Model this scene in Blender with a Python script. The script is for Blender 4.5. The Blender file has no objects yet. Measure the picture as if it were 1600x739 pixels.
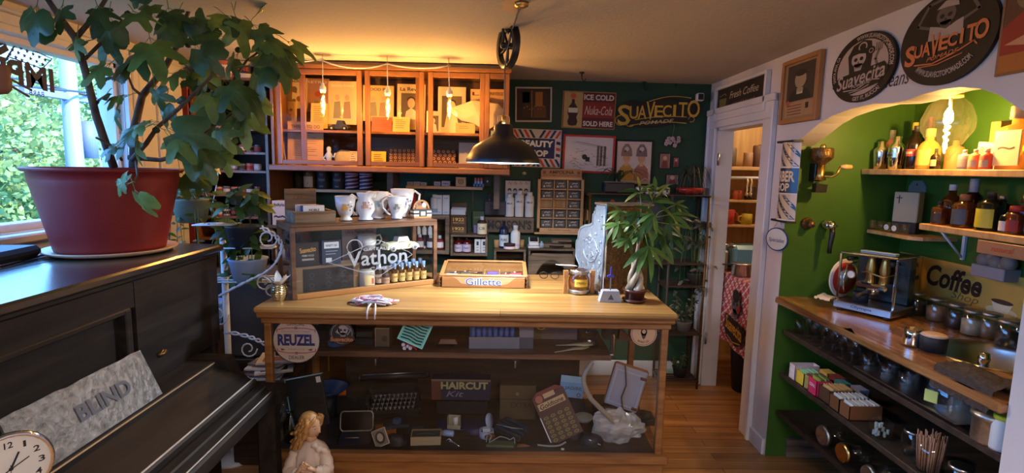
import bpy,math,random
from mathutils import Vector,Matrix,noise
random.seed(7)
PI = math.pi
col = bpy.context.scene.collection
I4,MT,MR = Matrix.Identity(4),Matrix.Translation,Matrix.Rotation
R = math.radians
# ---------------------------------------------------------------- camera, world, exposure
FPX,EYE = 840.0,1.7
YAW,PITCH,ROLL = R(1.1),R(-7.3),R(1.25)
_f = Vector((math.sin(YAW)*math.cos(PITCH),math.cos(YAW)*math.cos(PITCH),math.sin(PITCH)))
_r = Vector((math.cos(YAW),-math.sin(YAW),0));_u = _r.cross(_f)
CR = _r*math.cos(ROLL)+_u*math.sin(ROLL);CU = -_r*math.sin(ROLL)+_u*math.cos(ROLL)
cam = bpy.data.objects.new('camera',bpy.data.cameras.new('camera'));col.objects.link(cam)
m = Matrix((CR,CU,-_f)).transposed().to_4x4();m.translation = (0,0,EYE)
cam.matrix_world = m
cam.data.sensor_width = 36;cam.data.lens = 36*FPX/1600;cam.data.clip_start = .05;cam.data.clip_end = 200
scn = bpy.context.scene;scn.camera = cam
scn.view_settings.view_transform = 'Standard';scn.view_settings.look = 'None'
scn.view_settings.gamma = 1;scn.view_settings.exposure = 0.8;scn.view_settings.use_curve_mapping = False
scn.cycles.max_bounces = 10;scn.cycles.transparent_max_bounces = 24;scn.cycles.transmission_bounces = 8
scn.cycles.diffuse_bounces = 4;scn.cycles.glossy_bounces = 4;scn.cycles.sample_clamp_indirect = 4
scn.cycles.caustics_reflective = False;scn.cycles.caustics_refractive = False
scn.cycles.use_denoising = True
W = bpy.data.worlds.new('sky');scn.world = W;W.use_nodes = True
bg = W.node_tree.nodes['Background'];bg.inputs[0].default_value = (.15,.42,1,1);bg.inputs[1].default_value = 6.5
def light(name,kind,loc,energy,color=(1,1,1),size=.1,rot=(0,0,0),sy=None,portal=False,spot=None):
    d = bpy.data.lights.new(name,kind);d.energy = energy;d.color = color
    if kind == 'AREA':
        d.size = size
        if sy: d.shape = 'RECTANGLE';d.size_y = sy
        if portal: d.cycles.is_portal = True
    elif kind == 'SUN': d.angle = size
    else: d.shadow_soft_size = size
    if spot: d.spot_size = spot;d.spot_blend = .6
    o = bpy.data.objects.new(name,d);o.location = loc;o.rotation_euler = rot;col.objects.link(o);return o
light('sunlight','SUN',(0,0,10),8.0,(1,.93,.75),R(2),(0,R(52),R(-12)))
light('window_portal','AREA',(-2.4,1.0,1.8),1,size=.95,rot=(0,R(-90),0),sy=4.6,portal=True)
light('room_lamp_glow','AREA',(.5,-.9,2.30),38,(1,.86,.77),1.1,sy=.5)
# photograph pixel -> point on a plane of the room
def ray(x,y): return _f+CR*((x-800)/FPX)-CU*((y-369.5)/FPX)
def aY(x,y,Y): d = ray(x,y);return Vector((0,0,EYE))+d*(Y/d.y)
def aX(x,y,X): d = ray(x,y);return Vector((0,0,EYE))+d*(X/d.x)
def aZ(x,y,Z): d = ray(x,y);return Vector((0,0,EYE))+d*((Z-EYE)/d.z)
def xw(px,Y,Z):
    k = (px-800)/FPX;a = CR-_f*k
    return -(a.y*Y+a.z*(Z-EYE))/a.x
def yr(px,X,Z):
    k = (px-800)/FPX;a = CR-_f*k
    return -(a.x*X+a.z*(Z-EYE))/a.y
# ---------------------------------------------------------------- materials
MATS = {}
def _mat(name):
    m = bpy.data.materials.new(name);m.use_nodes = True;MATS[name] = m
    return m,m.node_tree.nodes,m.node_tree.links,m.node_tree.nodes['Principled BSDF']
def plain(name,c,rough=.6,metal=0,var=.12,scale=18,bump=0,trans=0,coat=0):
    m,N,L,b = _mat(name)
    tc = N.new('ShaderNodeTexCoord');nz = N.new('ShaderNodeTexNoise');nz.inputs['Scale'].default_value = scale;nz.inputs['Detail'].default_value = 4
    rp = N.new('ShaderNodeMapRange');rp.inputs[3].default_value = 1-var*1.6;rp.inputs[4].default_value = 1+var*1.6
    mx = N.new('ShaderNodeMix');mx.data_type = 'RGBA';mx.blend_type = 'MULTIPLY';mx.inputs[0].default_value = 1
    L.new(tc.outputs['Object'],nz.inputs['Vector']);L.new(nz.outputs['Fac'],rp.inputs[0])
    mx.inputs[6].default_value = (*c,1);L.new(rp.outputs[0],mx.inputs[7]);L.new(mx.outputs[2],b.inputs['Base Color'])
    b.inputs['Roughness'].default_value = rough;b.inputs['Metallic'].default_value = metal
    if coat: b.inputs['Coat Weight'].default_value = coat
    if bump:
        bp = N.new('ShaderNodeBump');bp.inputs['Strength'].default_value = bump;bp.inputs['Distance'].default_value = .01
        L.new(nz.outputs['Fac'],bp.inputs['Height']);L.new(bp.outputs[0],b.inputs['Normal'])
    if trans:
        t = N.new('ShaderNodeBsdfTranslucent');ms = N.new('ShaderNodeMixShader');ms.inputs[0].default_value = trans
        L.new(mx.outputs[2],t.inputs[0]);L.new(b.outputs[0],ms.inputs[1]);L.new(t.outputs[0],ms.inputs[2])
        L.new(ms.outputs[0],N['Material Output'].inputs[0])
    return m
def wood(name,c1,c2,rough=.45,scale=(2,30,30),bump=.1,coat=0,planks=None):
    m,N,L,b = _mat(name)
    tc = N.new('ShaderNodeTexCoord');mp = N.new('ShaderNodeMapping');mp.inputs['Scale'].default_value = scale
    nz = N.new('ShaderNodeTexNoise');nz.inputs['Scale'].default_value = 1.0;nz.inputs['Detail'].default_value = 6;nz.inputs['Distortion'].default_value = .6
    cr = N.new('ShaderNodeValToRGB');cr.color_ramp.elements[0].position = .32;cr.color_ramp.elements[1].position = .68
    cr.color_ramp.elements[0].color = (*c1,1);cr.color_ramp.elements[1].color = (*c2,1)
    L.new(tc.outputs['Object'],mp.inputs[0]);L.new(mp.outputs[0],nz.inputs['Vector']);L.new(nz.outputs['Fac'],cr.inputs[0])
    out = cr.outputs[0]
    if planks:
        bt = N.new('ShaderNodeTexBrick');bt.inputs['Scale'].default_value = 1;bt.inputs['Brick Width'].default_value = planks[0];bt.inputs['Row Height'].default_value = planks[1]
        bt.inputs['Mortar Size'].default_value = planks[2];bt.inputs['Color1'].default_value = (.72,.72,.72,1);bt.inputs['Color2'].default_value = (1.1,1.1,1.1,1);bt.inputs['Mortar'].default_value = (.3,.3,.3,1)
        L.new(tc.outputs['Object'],bt.inputs['Vector'])
        mx = N.new('ShaderNodeMix');mx.data_type = 'RGBA';mx.blend_type = 'MULTIPLY';mx.inputs[0].default_value = 1
        L.new(out,mx.inputs[6]);L.new(bt.outputs[0],mx.inputs[7]);out = mx.outputs[2]
    L.new(out,b.inputs['Base Color']);b.inputs['Roughness'].default_value = rough
    if coat: b.inputs['Coat Weight'].default_value = coat;b.inputs['Coat Roughness'].default_value = .25
    bp = N.new('ShaderNodeBump');bp.inputs['Strength'].default_value = bump;bp.inputs['Distance'].default_value = .005
    L.new(nz.outputs['Fac'],bp.inputs['Height']);L.new(bp.outputs[0],b.inputs['Normal'])
    return m
def glass(name,tint=(1,1,1),refl=.06,rough=.02,milky=0,gcol=(1,1,1),fz=.32):
    # a thin glass: clear with a fresnel reflection
    m,N,L,b = _mat(name);N.remove(b)
    t = N.new('ShaderNodeBsdfTransparent');t.inputs[0].default_value = (*tint,1)
    g = N.new('ShaderNodeBsdfGlossy');g.inputs['Roughness'].default_value = rough;g.inputs[0].default_value = (*gcol,1)
    lw = N.new('ShaderNodeLayerWeight');lw.inputs[0].default_value = .35
    ad = N.new('ShaderNodeMath');ad.operation = 'MULTIPLY_ADD';ad.inputs[1].default_value = fz;ad.inputs[2].default_value = refl
    ms = N.new('ShaderNodeMixShader');L.new(lw.outputs['Facing'],ad.inputs[0])
    pw = N.new('ShaderNodeMath');pw.operation = 'POWER';pw.inputs[1].default_value = 2.2
    L.new(lw.outputs['Facing'],pw.inputs[0]);L.new(pw.outputs[0],ad.inputs[0]);L.new(ad.outputs[0],ms.inputs[0])
    L.new(t.outputs[0],ms.inputs[1]);L.new(g.outputs[0],ms.inputs[2])
    o = ms.outputs[0]
    if milky:
        d = N.new('ShaderNodeBsdfDiffuse');d.inputs[0].default_value = (*tint,1);m2 = N.new('ShaderNodeMixShader');m2.inputs[0].default_value = milky
        L.new(o,m2.inputs[1]);L.new(d.outputs[0],m2.inputs[2]);o = m2.outputs[0]
    L.new(o,N['Material Output'].inputs[0]);return m
def emit(name,c,s):
    m,N,L,b = _mat(name);N.remove(b);e = N.new('ShaderNodeEmission');e.inputs[0].default_value = (*c,1);e.inputs[1].default_value = s
    L.new(e.outputs[0],N['Material Output'].inputs[0]);return m
_pc = {}
def C(r,g,b,rough=.6,metal=0):
    """a plain painted colour given as sRGB 0-255"""
    k = (r,g,b,rough,metal)
    if k not in _pc:
        lin = tuple(((v/255+.055)/1.055)**2.4 if v > 10 else v/255/12.92 for v in (r,g,b))
        _pc[k] = plain('paint_%d_%d_%d_%d_%d' % (r,g,b,rough*100,metal*100),lin,rough,metal,.05)
    return _pc[k]
plain('green_wall',(.012,.055,.028),.62,var=.15,scale=3,bump=.05)
plain('alcove_green',(.042,.12,.012),.5,var=.12,scale=4)
plain('white_wall',(.62,.58,.56),.7,var=.05,scale=5,bump=.05)
plain('white_gloss',(.66,.65,.66),.4,var=.05,scale=9)
plain('ceiling_plaster',(.50,.46,.43),.85,var=.06,scale=60,bump=.25)
plain('red_paint',(.22,.02,.03),.5,var=.3,scale=30)
wood('oak_floor',(.34,.15,.05),(.58,.30,.11),.38,(1.2,22,1),.06,planks=(1.3,.085,.0025))
wood('oak_top',(.33,.16,.042),(.54,.31,.10),.28,(1.5,30,20),.04,coat=.4,planks=(3,.11,.0015))
wood('oak_frame',(.20,.075,.02),(.38,.17,.05),.35,(3,30,30),.08,coat=.3)
wood('cabinet_wood',(.13,.045,.012),(.25,.10,.026),.4,(20,20,2.5),.08,coat=.3)
wood('cabinet_rail',(.13,.045,.012),(.25,.10,.026),.4,(2.5,20,20),.08,coat=.3)
wood('pine',(.50,.27,.12),(.70,.44,.22),.5,(2,30,30),.06)
wood('pine_v',(.46,.25,.09),(.66,.40,.17),.5,(25,25,2),.06)
wood('beech',(.32,.135,.042),(.45,.22,.075),.4,(2,30,30),.06)
wood('old_wood',(.08,.052,.032),(.27,.19,.125),.8,(2,30,30),.5)
wood('old_brown',(.10,.06,.03),(.30,.19,.11),.7,(2,30,30),.4)
wood('dark_wood',(.02,.012,.008),(.055,.032,.02),.5,(2,25,25),.2)
wood('piano_wood',(.011,.009,.009),(.028,.023,.021),.6,(25,2,20),.12)
MATS['piano_wood'].node_tree.nodes['Principled BSDF'].inputs['Specular IOR Level'].default_value = .25
wood('piano_lid',(.010,.008,.008),(.022,.017,.015),.24,(25,2,20),.04,coat=.9)
wood('walnut',(.065,.028,.014),(.17,.08,.036),.4,(2,25,25),.15,coat=.3)
wood('bark',(.045,.028,.02),(.14,.10,.075),.85,(30,30,5),.6)
wood('pale_trunk',(.16,.13,.09),(.50,.45,.36),.8,(30,30,6),.5)
glass('pane',(.97,.98,.98),.014,.01,fz=.22)
glass('pane_old',(.96,.95,.92),.002,.03,fz=.04)
glass('window_glass',(.97,.99,1),.03,.005)
glass('clear_glass',(.93,.95,.95),.06,.02,fz=.4)
glass('amber_glass',(.60,.30,.06),.10,.03,milky=.05)
glass('green_glass',(.35,.48,.22),.10,.03)
glass('bulb_glass',(1,.93,.75),.05,.01,milky=.006,fz=.35)
glass('red_glass',(.5,.06,.04),.10,.03,milky=.15)
glass('whisky',(.50,.16,.04),.08,.03,milky=.12)
glass('yellow_liquid',(.95,.62,.12),.06,.03,milky=.35)
glass('plastic_film',(.85,.85,.85),.18,.12,milky=.25)
emit('filament',(1,.52,.14),75)
emit('filament_big',(1,.62,.2),70)
emit('lamp_warm',(1,.75,.45),4)
emit('lamp_diffuser',(.80,.93,1),6)
plain('chrome',(.75,.75,.76),.12,1,.03)
plain('steel',(.55,.55,.56),.28,1,.08)
plain('dull_silver',(.42,.40,.36),.42,1,.3,40,.3)
plain('tin_sheet',(.26,.32,.40),.34,.5,.2,45,.4)
plain('brass',(.62,.40,.13),.3,1,.15)
plain('gold_ceramic',(.55,.44,.24),.25,.8,.1)
plain('bronze',(.16,.09,.035),.38,.7,.4,60,.6)
plain('black_metal',(.014,.014,.016),.34,.1,.1)
plain('black_matte',(.014,.014,.015),.55,0,.1)
plain('white_ceramic',(.72,.72,.73),.15,0,.02)
plain('white_enamel',(.70,.74,.80),.35,0,.04)
plain('terracotta_red',(.19,.010,.010),.5,0,.15,12)
plain('fig_leaf',(.055,.115,.038),.36,0,.4,14,.1,trans=.28)
plain('fig_leaf_pale',(.14,.23,.05),.45,0,.4,14,.1,trans=.35)
plain('leaf_dark',(.03,.09,.02),.4,0,.35,20,0,trans=.25)
plain('leaf_bright',(.085,.18,.04),.38,0,.3,20,0,trans=.3)
plain('leaf_dull',(.05,.07,.045),.5,0,.35,20,0,trans=.2)
plain('stem_green',(.12,.20,.05),.5)
plain('tree_leaf',(.22,.32,.10),.6,0,.5,3,0,trans=.3)
plain('soil',(.02,.014,.01),.95,0,.5,60,.8)
plain('dark_fabric',(.05,.035,.028),.95,0,.5,60,.8)
plain('paper',(.62,.52,.36),.8,0,.08)
plain('paper_white',(.72,.71,.68),.7,0,.04)
plain('aged_card',(.40,.27,.13),.8,0,.25,9)
plain('slate_grey',(.09,.085,.08),.6,0,.3,20)
plain('grey_plate',(.19,.19,.195),.5,.3,.62,38,.9)
plain('statue_robe',(.62,.50,.42),.6,0,.12,20)
plain('statue_skin',(.60,.38,.24),.5,0,.08)
plain('statue_hair',(.42,.22,.07),.5,0,.35,50,.5)
plain('pebbles',(.18,.17,.16),.8,0,.6,60,.9)
# ---------------------------------------------------------------- mesh building
_tcache = {}
def text_geo(s,bold=0.0,shear=0.0):
    k = (s,bold,shear)
    if k not in _tcache:
        c = bpy.data.curves.new('t','FONT');c.body = s;c.size = 1;c.offset = bold;c.shear = shear;c.resolution_u = 3;c.align_x = 'CENTER';c.align_y = 'CENTER'
        o = bpy.data.objects.new('t',c);me = bpy.data.meshes.new_from_object(o)
        _tcache[k] = ([(v.co.x,v.co.y) for v in me.vertices],[tuple(p.vertices) for p in me.polygons])
        bpy.data.objects.remove(o);bpy.data.curves.remove(c);bpy.data.meshes.remove(me)
    return _tcache[k]
class MB:
    def __init__(s): s.v = [];s.f = [];s.mi = [];s.sm = [];s.mats = [];s.M = Matrix()
    def _m(s,mat):
        mat = MATS[mat] if isinstance(mat,str) else mat
        if mat not in s.mats: s.mats.append(mat)
        return s.mats.index(mat)
    def add(s,vs,fs,mat,smooth=False):
        n = len(s.v);i = s._m(mat);M = s.M
        s.v += [tuple(M @ Vector(v)) for v in vs]
        for f in fs: s.f.append(tuple(n+k for k in f));s.mi.append(i);s.sm.append(smooth)
        return s
    def box(s,x0,x1,y0,y1,z0,z1,mat,bev=0):
        if bev:
            b = min(bev,(x1-x0)*.45,(y1-y0)*.45,(z1-z0)*.45);vs = [];idx = {}
            for sx in (0,1):
                for sy in (0,1):
                    for sz in (0,1):
                        P = [(x0,x1)[sx],(y0,y1)[sy],(z0,z1)[sz]];D = [b*(1-2*sx),b*(1-2*sy),b*(1-2*sz)]
                        for a in range(3):
                            q = [P[k]+(0 if k == a else D[k]) for k in range(3)];idx[(sx,sy,sz,a)] = len(vs);vs.append(q)
            fs = []
            def K(c,a): return idx[(c[0],c[1],c[2],a)]
            for a in range(3):
                o = [k for k in range(3) if k != a]
                for sgn in (0,1):
                    cs = []
                    for (p,q) in ((0,0),(1,0),(1,1),(0,1)):
                        c = [0,0,0];c[a] = sgn;c[o[0]] = p;c[o[1]] = q;cs.append(K(c,a))
                    fs.append(cs)
                for p in (0,1):
                    for q in (0,1):
                        c0 = [0,0,0];c0[o[0]] = p;c0[o[1]] = q;c1 = list(c0);c1[a] = 1
                        fs.append([K(c0,o[0]),K(c0,o[1]),K(c1,o[1]),K(c1,o[0])])
            for sx in (0,1):
                for sy in (0,1):
                    for sz in (0,1): c = (sx,sy,sz);fs.append([K(c,0),K(c,1),K(c,2)])
            return s.add(vs,fs,mat)
        vs = [(x,y,z) for x in (x0,x1) for y in (y0,y1) for z in (z0,z1)]
        return s.add(vs,[(0,1,3,2),(4,6,7,5),(0,4,5,1),(2,3,7,6),(0,2,6,4),(1,5,7,3)],mat)
    def lathe(s,prof,mat,seg=20,at=(0,0,0),smooth=True,sx=1,sy=1):
        vs = [];fs = [];n = len(prof)
        for i in range(seg):
            a = 2*PI*i/seg
            for r,z in prof: vs.append((at[0]+r*math.cos(a)*sx,at[1]+r*math.sin(a)*sy,at[2]+z))
        for i in range(seg):
            j = (i+1) % seg
            for k in range(n-1): fs.append((i*n+k,j*n+k,j*n+k+1,i*n+k+1))
        if prof[0][0] > 1e-5: fs.append([i*n for i in range(seg)][::-1])
        if prof[-1][0] > 1e-5: fs.append([i*n+n-1 for i in range(seg)])
        return s.add(vs,fs,mat,smooth)
    def shell(s,prof,mat,seg=20,at=(0,0,0),smooth=True,sx=1,sy=1):
        """lathe without end caps"""
        vs = [];fs = [];n = len(prof)
        for i in range(seg):
            a = 2*PI*i/seg
            for r,z in prof: vs.append((at[0]+r*math.cos(a)*sx,at[1]+r*math.sin(a)*sy,at[2]+z))
        for i in range(seg):
            j = (i+1) % seg
            for k in range(n-1): fs.append((i*n+k,j*n+k,j*n+k+1,i*n+k+1))
        return s.add(vs,fs,mat,smooth)
    def cyl(s,p0,p1,r0,mat,r1=None,seg=14,smooth=True):
        return s.tube([p0,p1],[r0,r0 if r1 is None else r1],mat,seg,smooth)
    def tube(s,pts,r,mat,seg=8,smooth=True,cap=True,flat=1.0):
        pts = [Vector(p) for p in pts];n = len(pts);rs = r if isinstance(r,(list,tuple)) else [r]*n
        vs = [];fs = [];ref = None
        for i,p in enumerate(pts):
            t = (pts[min(i+1,n-1)]-pts[max(i-1,0)])
            if t.length < 1e-9: t = Vector((0,0,1))
            t.normalize()
            if ref is None: ref = Vector((0,0,1)) if abs(t.z) < .9 else Vector((1,0,0))
            a = ref-t*ref.dot(t)
            if a.length < 1e-6: a = t.orthogonal()
            a.normalize();ref = a;b = t.cross(a)
            for k in range(seg):
                w = 2*PI*k/seg;vs.append(p+a*(math.cos(w)*rs[i]*flat)+b*(math.sin(w)*rs[i]))
        for i in range(n-1):
            for k in range(seg): fs.append((i*seg+k,i*seg+(k+1) % seg,(i+1)*seg+(k+1) % seg,(i+1)*seg+k))
        if cap: fs.append(tuple(range(seg))[::-1]);fs.append(tuple((n-1)*seg+k for k in range(seg)))
        return s.add(vs,fs,mat,smooth)
    def ball(s,c,r,mat,seg=14,rings=8,sx=1,sy=1,sz=1):
        return s.lathe([(r*math.sin(PI*i/rings),-r*sz*math.cos(PI*i/rings)) for i in range(rings+1)],mat,seg,c,True,sx,sy)
    def prism(s,poly,y0,y1,mat,smooth=False):
        """polygon in x,z extruded along y"""
        n = len(poly);vs = [(p[0],y0,p[1]) for p in poly]+[(p[0],y1,p[1]) for p in poly]
        return s.add(vs,[tuple(range(n)),tuple(range(2*n-1,n-1,-1))]+[(i,i+n,(i+1) % n+n,(i+1) % n) for i in range(n)],mat,smooth)
    def prismz(s,poly,z0,z1,mat):
        n = len(poly);vs = [(p[0],p[1],z0) for p in poly]+[(p[0],p[1],z1) for p in poly]
        return s.add(vs,[tuple(range(n))[::-1],tuple(range(n,2*n))]+[(i,(i+1) % n,(i+1) % n+n,i+n) for i in range(n)],mat)
    def flat(s,poly,mat,y=0): return s.add([(p[0],y,p[1]) for p in poly],[tuple(range(len(poly)))],mat)
    def rect(s,x0,z0,x1,z1,mat,y=0): return s.flat([(x0,z0),(x1,z0),(x1,z1),(x0,z1)],mat,y)
    def disc(s,cx,cz,r,mat,y=0,rz=None,seg=28,th=0):
        rz = rz or r;p = [(cx+r*math.cos(2*PI*i/seg),cz+rz*math.sin(2*PI*i/seg)) for i in range(seg)]
        return s.prism(p,y,y+th,mat) if th else s.flat(p,mat,y)
    def ring(s,cx,cz,r0,r1,mat,y=0,seg=32,a0=0,a1=2*PI,q=1):
        n = seg;vs = []
        for i in range(n+1):
            a = a0+(a1-a0)*i/n
            vs += [(cx+r0*math.cos(a),y,cz+r0*q*math.sin(a)),(cx+r1*math.cos(a),y,cz+r1*q*math.sin(a))]
        return s.add(vs,[(2*i,2*i+1,2*i+3,2*i+2) for i in range(n)],mat)
    def line(s,pts,w,mat,y=0):
        """stroke of width w in the x,z plane"""
        for a,b in zip(pts,pts[1:]):
            dx,dz = b[0]-a[0],b[1]-a[1];l = math.hypot(dx,dz) or 1;nx,nz = -dz/l*w/2,dx/l*w/2
            ex,ez = dx/l*w/3,dz/l*w/3
            s.flat([(a[0]-nx-ex,a[1]-nz-ez),(b[0]-nx+ex,b[1]-nz+ez),(b[0]+nx+ex,b[1]+nz+ez),(a[0]+nx-ex,a[1]+nz-ez)],mat,y)
        return s
    def text(s,t,cx,cz,w,h,mat,y=0,bold=.01,shear=0,rot=0,flip=False,curve=None,slope=0):
        """lettering fitted to w x h in the x,z plane; curve=(radius, mid angle) bends it round (cx,cz)"""
        vs,fs = text_geo(t,bold,shear)
        if not vs: return s
        x0 = min(v[0] for v in vs);x1 = max(v[0] for v in vs);z0 = min(v[1] for v in vs);z1 = max(v[1] for v in vs)
        o = []
        for a,b in vs:
            X = ((a-x0)/(x1-x0)-.5)*w;Z = ((b-z0)/(z1-z0)-.5)*h
            if flip: X = -X
            Z += slope*X
            if curve:
                rad,ang = curve
                if rad > 0: th = ang-X/rad;o.append((cx+(rad+Z)*math.cos(th),y,cz+(rad+Z)*math.sin(th)))
                else: rr = -rad;th = ang+X/rr;o.append((cx+(rr-Z)*math.cos(th),y,cz+(rr-Z)*math.sin(th)))
            else:
                c,q = math.cos(rot),math.sin(rot);o.append((cx+X*c-Z*q,y,cz+X*q+Z*c))
        return s.add(o,fs,mat)
    def build(s,name,parent=None,loc=None,rot=None,label=None,cat=None,group=None,kind=None):
        me = bpy.data.meshes.new(name);me.from_pydata(s.v,[],s.f)
        for mt in s.mats: me.materials.append(mt)
        me.polygons.foreach_set('material_index',s.mi);me.polygons.foreach_set('use_smooth',s.sm);me.update()
        o = bpy.data.objects.new(name,me);col.objects.link(o)
        if parent: o.parent = parent
        if loc is not None: o.location = loc
        if rot is not None: o.rotation_euler = rot if isinstance(rot,(tuple,list)) else (0,0,rot)
        tag(o,label,cat,group,kind);return o
def tag(o,label=None,cat=None,group=None,kind=None):
    if label: o['label'] = label
    if cat: o['category'] = cat
    if group: o['group'] = group
    if kind: o['kind'] = kind
    return o
def thing(name,label,cat,loc=(0,0,0),rz=0,group=None,rot=None):
    o = bpy.data.objects.new(name,None);o.empty_display_size = .05;col.objects.link(o)
    o.location = loc;o.rotation_euler = rot or (0,0,rz);return tag(o,label,cat,group)
def struct(mb,name): return mb.build(name,kind='structure')
def dup(root,loc=None,rz=None,label=None,group=None,scale=None,rot=None):
    def cp(o,par):
        c = o.copy();col.objects.link(c)
        if par: c.parent = par
        for ch in list(o.children): cp(ch,c)
        return c
    c = cp(root,None)
    if loc is not None: c.location = loc
    if rz is not None: c.rotation_euler = (0,0,rz)
    if rot is not None: c.rotation_euler = rot
    if scale: c.scale = (scale,)*3 if not isinstance(scale,(tuple,list)) else scale
    if label: c['label'] = label
    if group: c['group'] = group
    return c
def jit(a): return random.uniform(-a,a)
# ================================================================ THE ROOM
BY,RX,LX,CH = 4.30,1.62,-2.20,2.38     # back wall, right wall, left wall, ceiling height
b = MB();b.box(LX-.3,3.2,-2.4,5.2,-.1,0,'oak_floor');struct(b,'floor')
b = MB();b.box(LX-.3,3.2,-2.4,5.2,CH,CH+.1,'ceiling_plaster');struct(b,'ceiling')
b = MB();b.box(LX-.15,RX,BY,BY+.12,0,CH,'green_wall');struct(b,'wall_back')
# left wall with the long shop window
WY0,WY1,WZ0,WZ1 = -1.5,3.22,1.36,2.24
b = MB()
b.box(LX-.15,LX,-2.4,BY,0,WZ0,'white_wall');b.box(LX-.15,LX,-2.4,BY,WZ1,CH,'white_wall')
b.box(LX-.15,LX,-2.4,WY0,WZ0,WZ1,'white_wall');b.box(LX-.15,LX,WY1,BY,WZ0,WZ1,'white_wall')
struct(b,'wall_left')
w1 = MB()
for (y0,y1) in ((WY0,.45),(.50,WY1)): w1.box(LX-.09,LX-.084,y0,y1,WZ0,WZ1,'window_glass')
w1 = struct(w1,'window_1')
b = MB()
for (y0,y1) in ((WY0-.02,WY0+.03),(.44,.51),(WY1-.03,WY1+.02)): b.box(LX-.12,LX-.03,y0,y1,WZ0-.01,WZ1+.01,'white_gloss',.006)
b.box(LX-.12,LX-.03,WY0,WY1,WZ0-.02,WZ0+.035,'white_gloss',.006);b.box(LX-.12,LX-.03,WY0,WY1,WZ1-.03,WZ1+.02,'white_gloss',.006)
b.build('window_frame',w1)
b = MB();b.box(LX-.1,LX+.07,WY0-.06,WY1+.06,WZ0-.045,WZ0-.005,'white_gloss',.008);b.box(LX,LX+.02,WY0,WY1,WZ0-.11,WZ0-.045,'white_gloss',.004);b.build('window_sill',w1)
b = MB()
for i,(a,c,t) in enumerate(((.0,.035,.03),(.035,.085,.018),(.085,.10,.04))):
    b.box(LX,LX+t,WY0-.1,WY1+c,WZ1+a,WZ1+c,'white_gloss',.004);b.box(LX,LX+t,WY1+a,WY1+c,WZ0-.1,WZ1+c,'white_gloss',.004)
b.build('window_casing',w1)
# decal on the shop window: the barber shop name seen from behind
b = MB();b.M = MR(R(90),4,'Z');dk = C(38,42,78)
X0 = 2.17;Z0 = 2.0
def wz(px,py): p = aX(px,py,LX-.08);return p.y,p.z
P = lambda px,py: (wz(px,py))
b.line([P(0,66),P(12,62)],.03,dk);b.line([P(0,80),P(10,75)],.03,dk)
gx0,gz0 = P(28,68)
b.flat([P(24,68),P(28,66),P(11,96),P(6,96)],dk);b.line([P(26,67),P(82,92),P(66,108),P(58,104),P(12,88)],.006,dk)
for j in range(5):
    for i in range(6):
        px,py = 24+i*9.5-j*4,71+i*4.5+j*7
        q = P(px,py);st = []
        for k in range(10):
            a = k*PI/5+.3;rr = .014 if k % 2 == 0 else .006;st.append((q[0]+rr*math.cos(a),q[1]+rr*math.sin(a)))
        b.flat(st,dk,.0002)
q0,q1 = P(8,108),P(66,124)
b.text('IMPE',(q0[0]+q1[0])/2,(q0[1]+q1[1])/2,.34,.115,dk,-.0004,.035,flip=True,slope=-.03)
b.line([P(14,122),P(50,141)],.012,dk);b.line([P(14,132),P(46,151)],.012,dk)
q = P(58,146);b.text('BARB',q[0],q[1],.085,.026,dk,0,.01,flip=True)
b.build('window_decal',w1,loc=(LX-.082,0,0))
# red painted boxing on the left wall, next to the corner
b = MB();b.box(LX,LX+.05,3.78,4.13,0,2.22,'red_paint',.006);struct(b,'trim_1')
b = MB();b.box(LX,LX+.035,3.26,3.74,0,2.32,'white_gloss',.006);b.box(LX,LX+.055,3.45,3.49,0,2.32,'white_gloss',.006);struct(b,'trim_2')
b = MB();b.box(LX,LX+.018,-2.3,3.5,0,.13,'white_gloss',.004);struct(b,'baseboard_left')
b = MB();b.box(LX+.05,1.5,BY-.018,BY,0,.13,'white_gloss',.004);struct(b,'baseboard_back')
# front wall behind the camera, opening filled in against cabinet reflections
b = MB();b.box(LX-.15,-1.7,-2.4,-2.3,0,CH,'white_wall');b.box(-.7,3.2,-2.4,-2.3,0,CH,'white_wall');b.box(-1.7,-.7,-2.4,-2.3,0,CH,'white_wall');struct(b,'wall_front')
b = MB();b.box(-.06,1.06,-1.16,-.64,2.31,CH,'white_enamel',.01);b.build('ceiling_light',label='white ceiling light box behind the viewpoint',cat='ceiling light')
# right wall: doorway to the pantry, pier, arched coffee alcove
DY0,DY1,DZ = 3.36,4.12,2.03
AY0,AY1 = 1.60,3.04
TH = .12
arch_px = [(1251,222),(1262,208),(1280,193),(1300,181),(1330,170),(1365,162),(1395,161),(1415,157),(1440,148),(1470,140),(1500,136),(1530,138),(1560,148),(1585,165),(1600,180)]
arch = [(lambda p: (p.y,p.z))(aX(x,y,RX)) for x,y in arch_px]
arch[0] = (AY1,arch[0][1]-.015);arch[-1] = (AY0,min(arch[-1][1],1.86))
b = MB()
def xslab(mb,y0,y1,z0,z1,mat,x0=RX,x1=RX+TH): mb.box(x0,x1,y0,y1,z0,z1,mat)
xslab(b,DY1,BY+.12,0,CH,'white_wall');xslab(b,DY0,DY1,DZ,CH,'white_wall');xslab(b,AY1,DY0,0,CH,'white_wall');xslab(b,-2.4,AY0,0,CH,'white_wall')
for (ya,za),(yb,zb) in zip(arch,arch[1:]):   # wall above the arch, strip by strip
    for x in (RX,RX+TH): b.add([(x,ya,za),(x,yb,zb),(x,yb,CH),(x,ya,CH)],[(0,1,2,3)],'white_wall')
    b.add([(RX,ya,za),(RX,yb,zb),(RX+TH,yb,zb),(RX+TH,ya,za)],[(0,1,2,3)],'white_wall',True)
struct(b,'wall_right')
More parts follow.
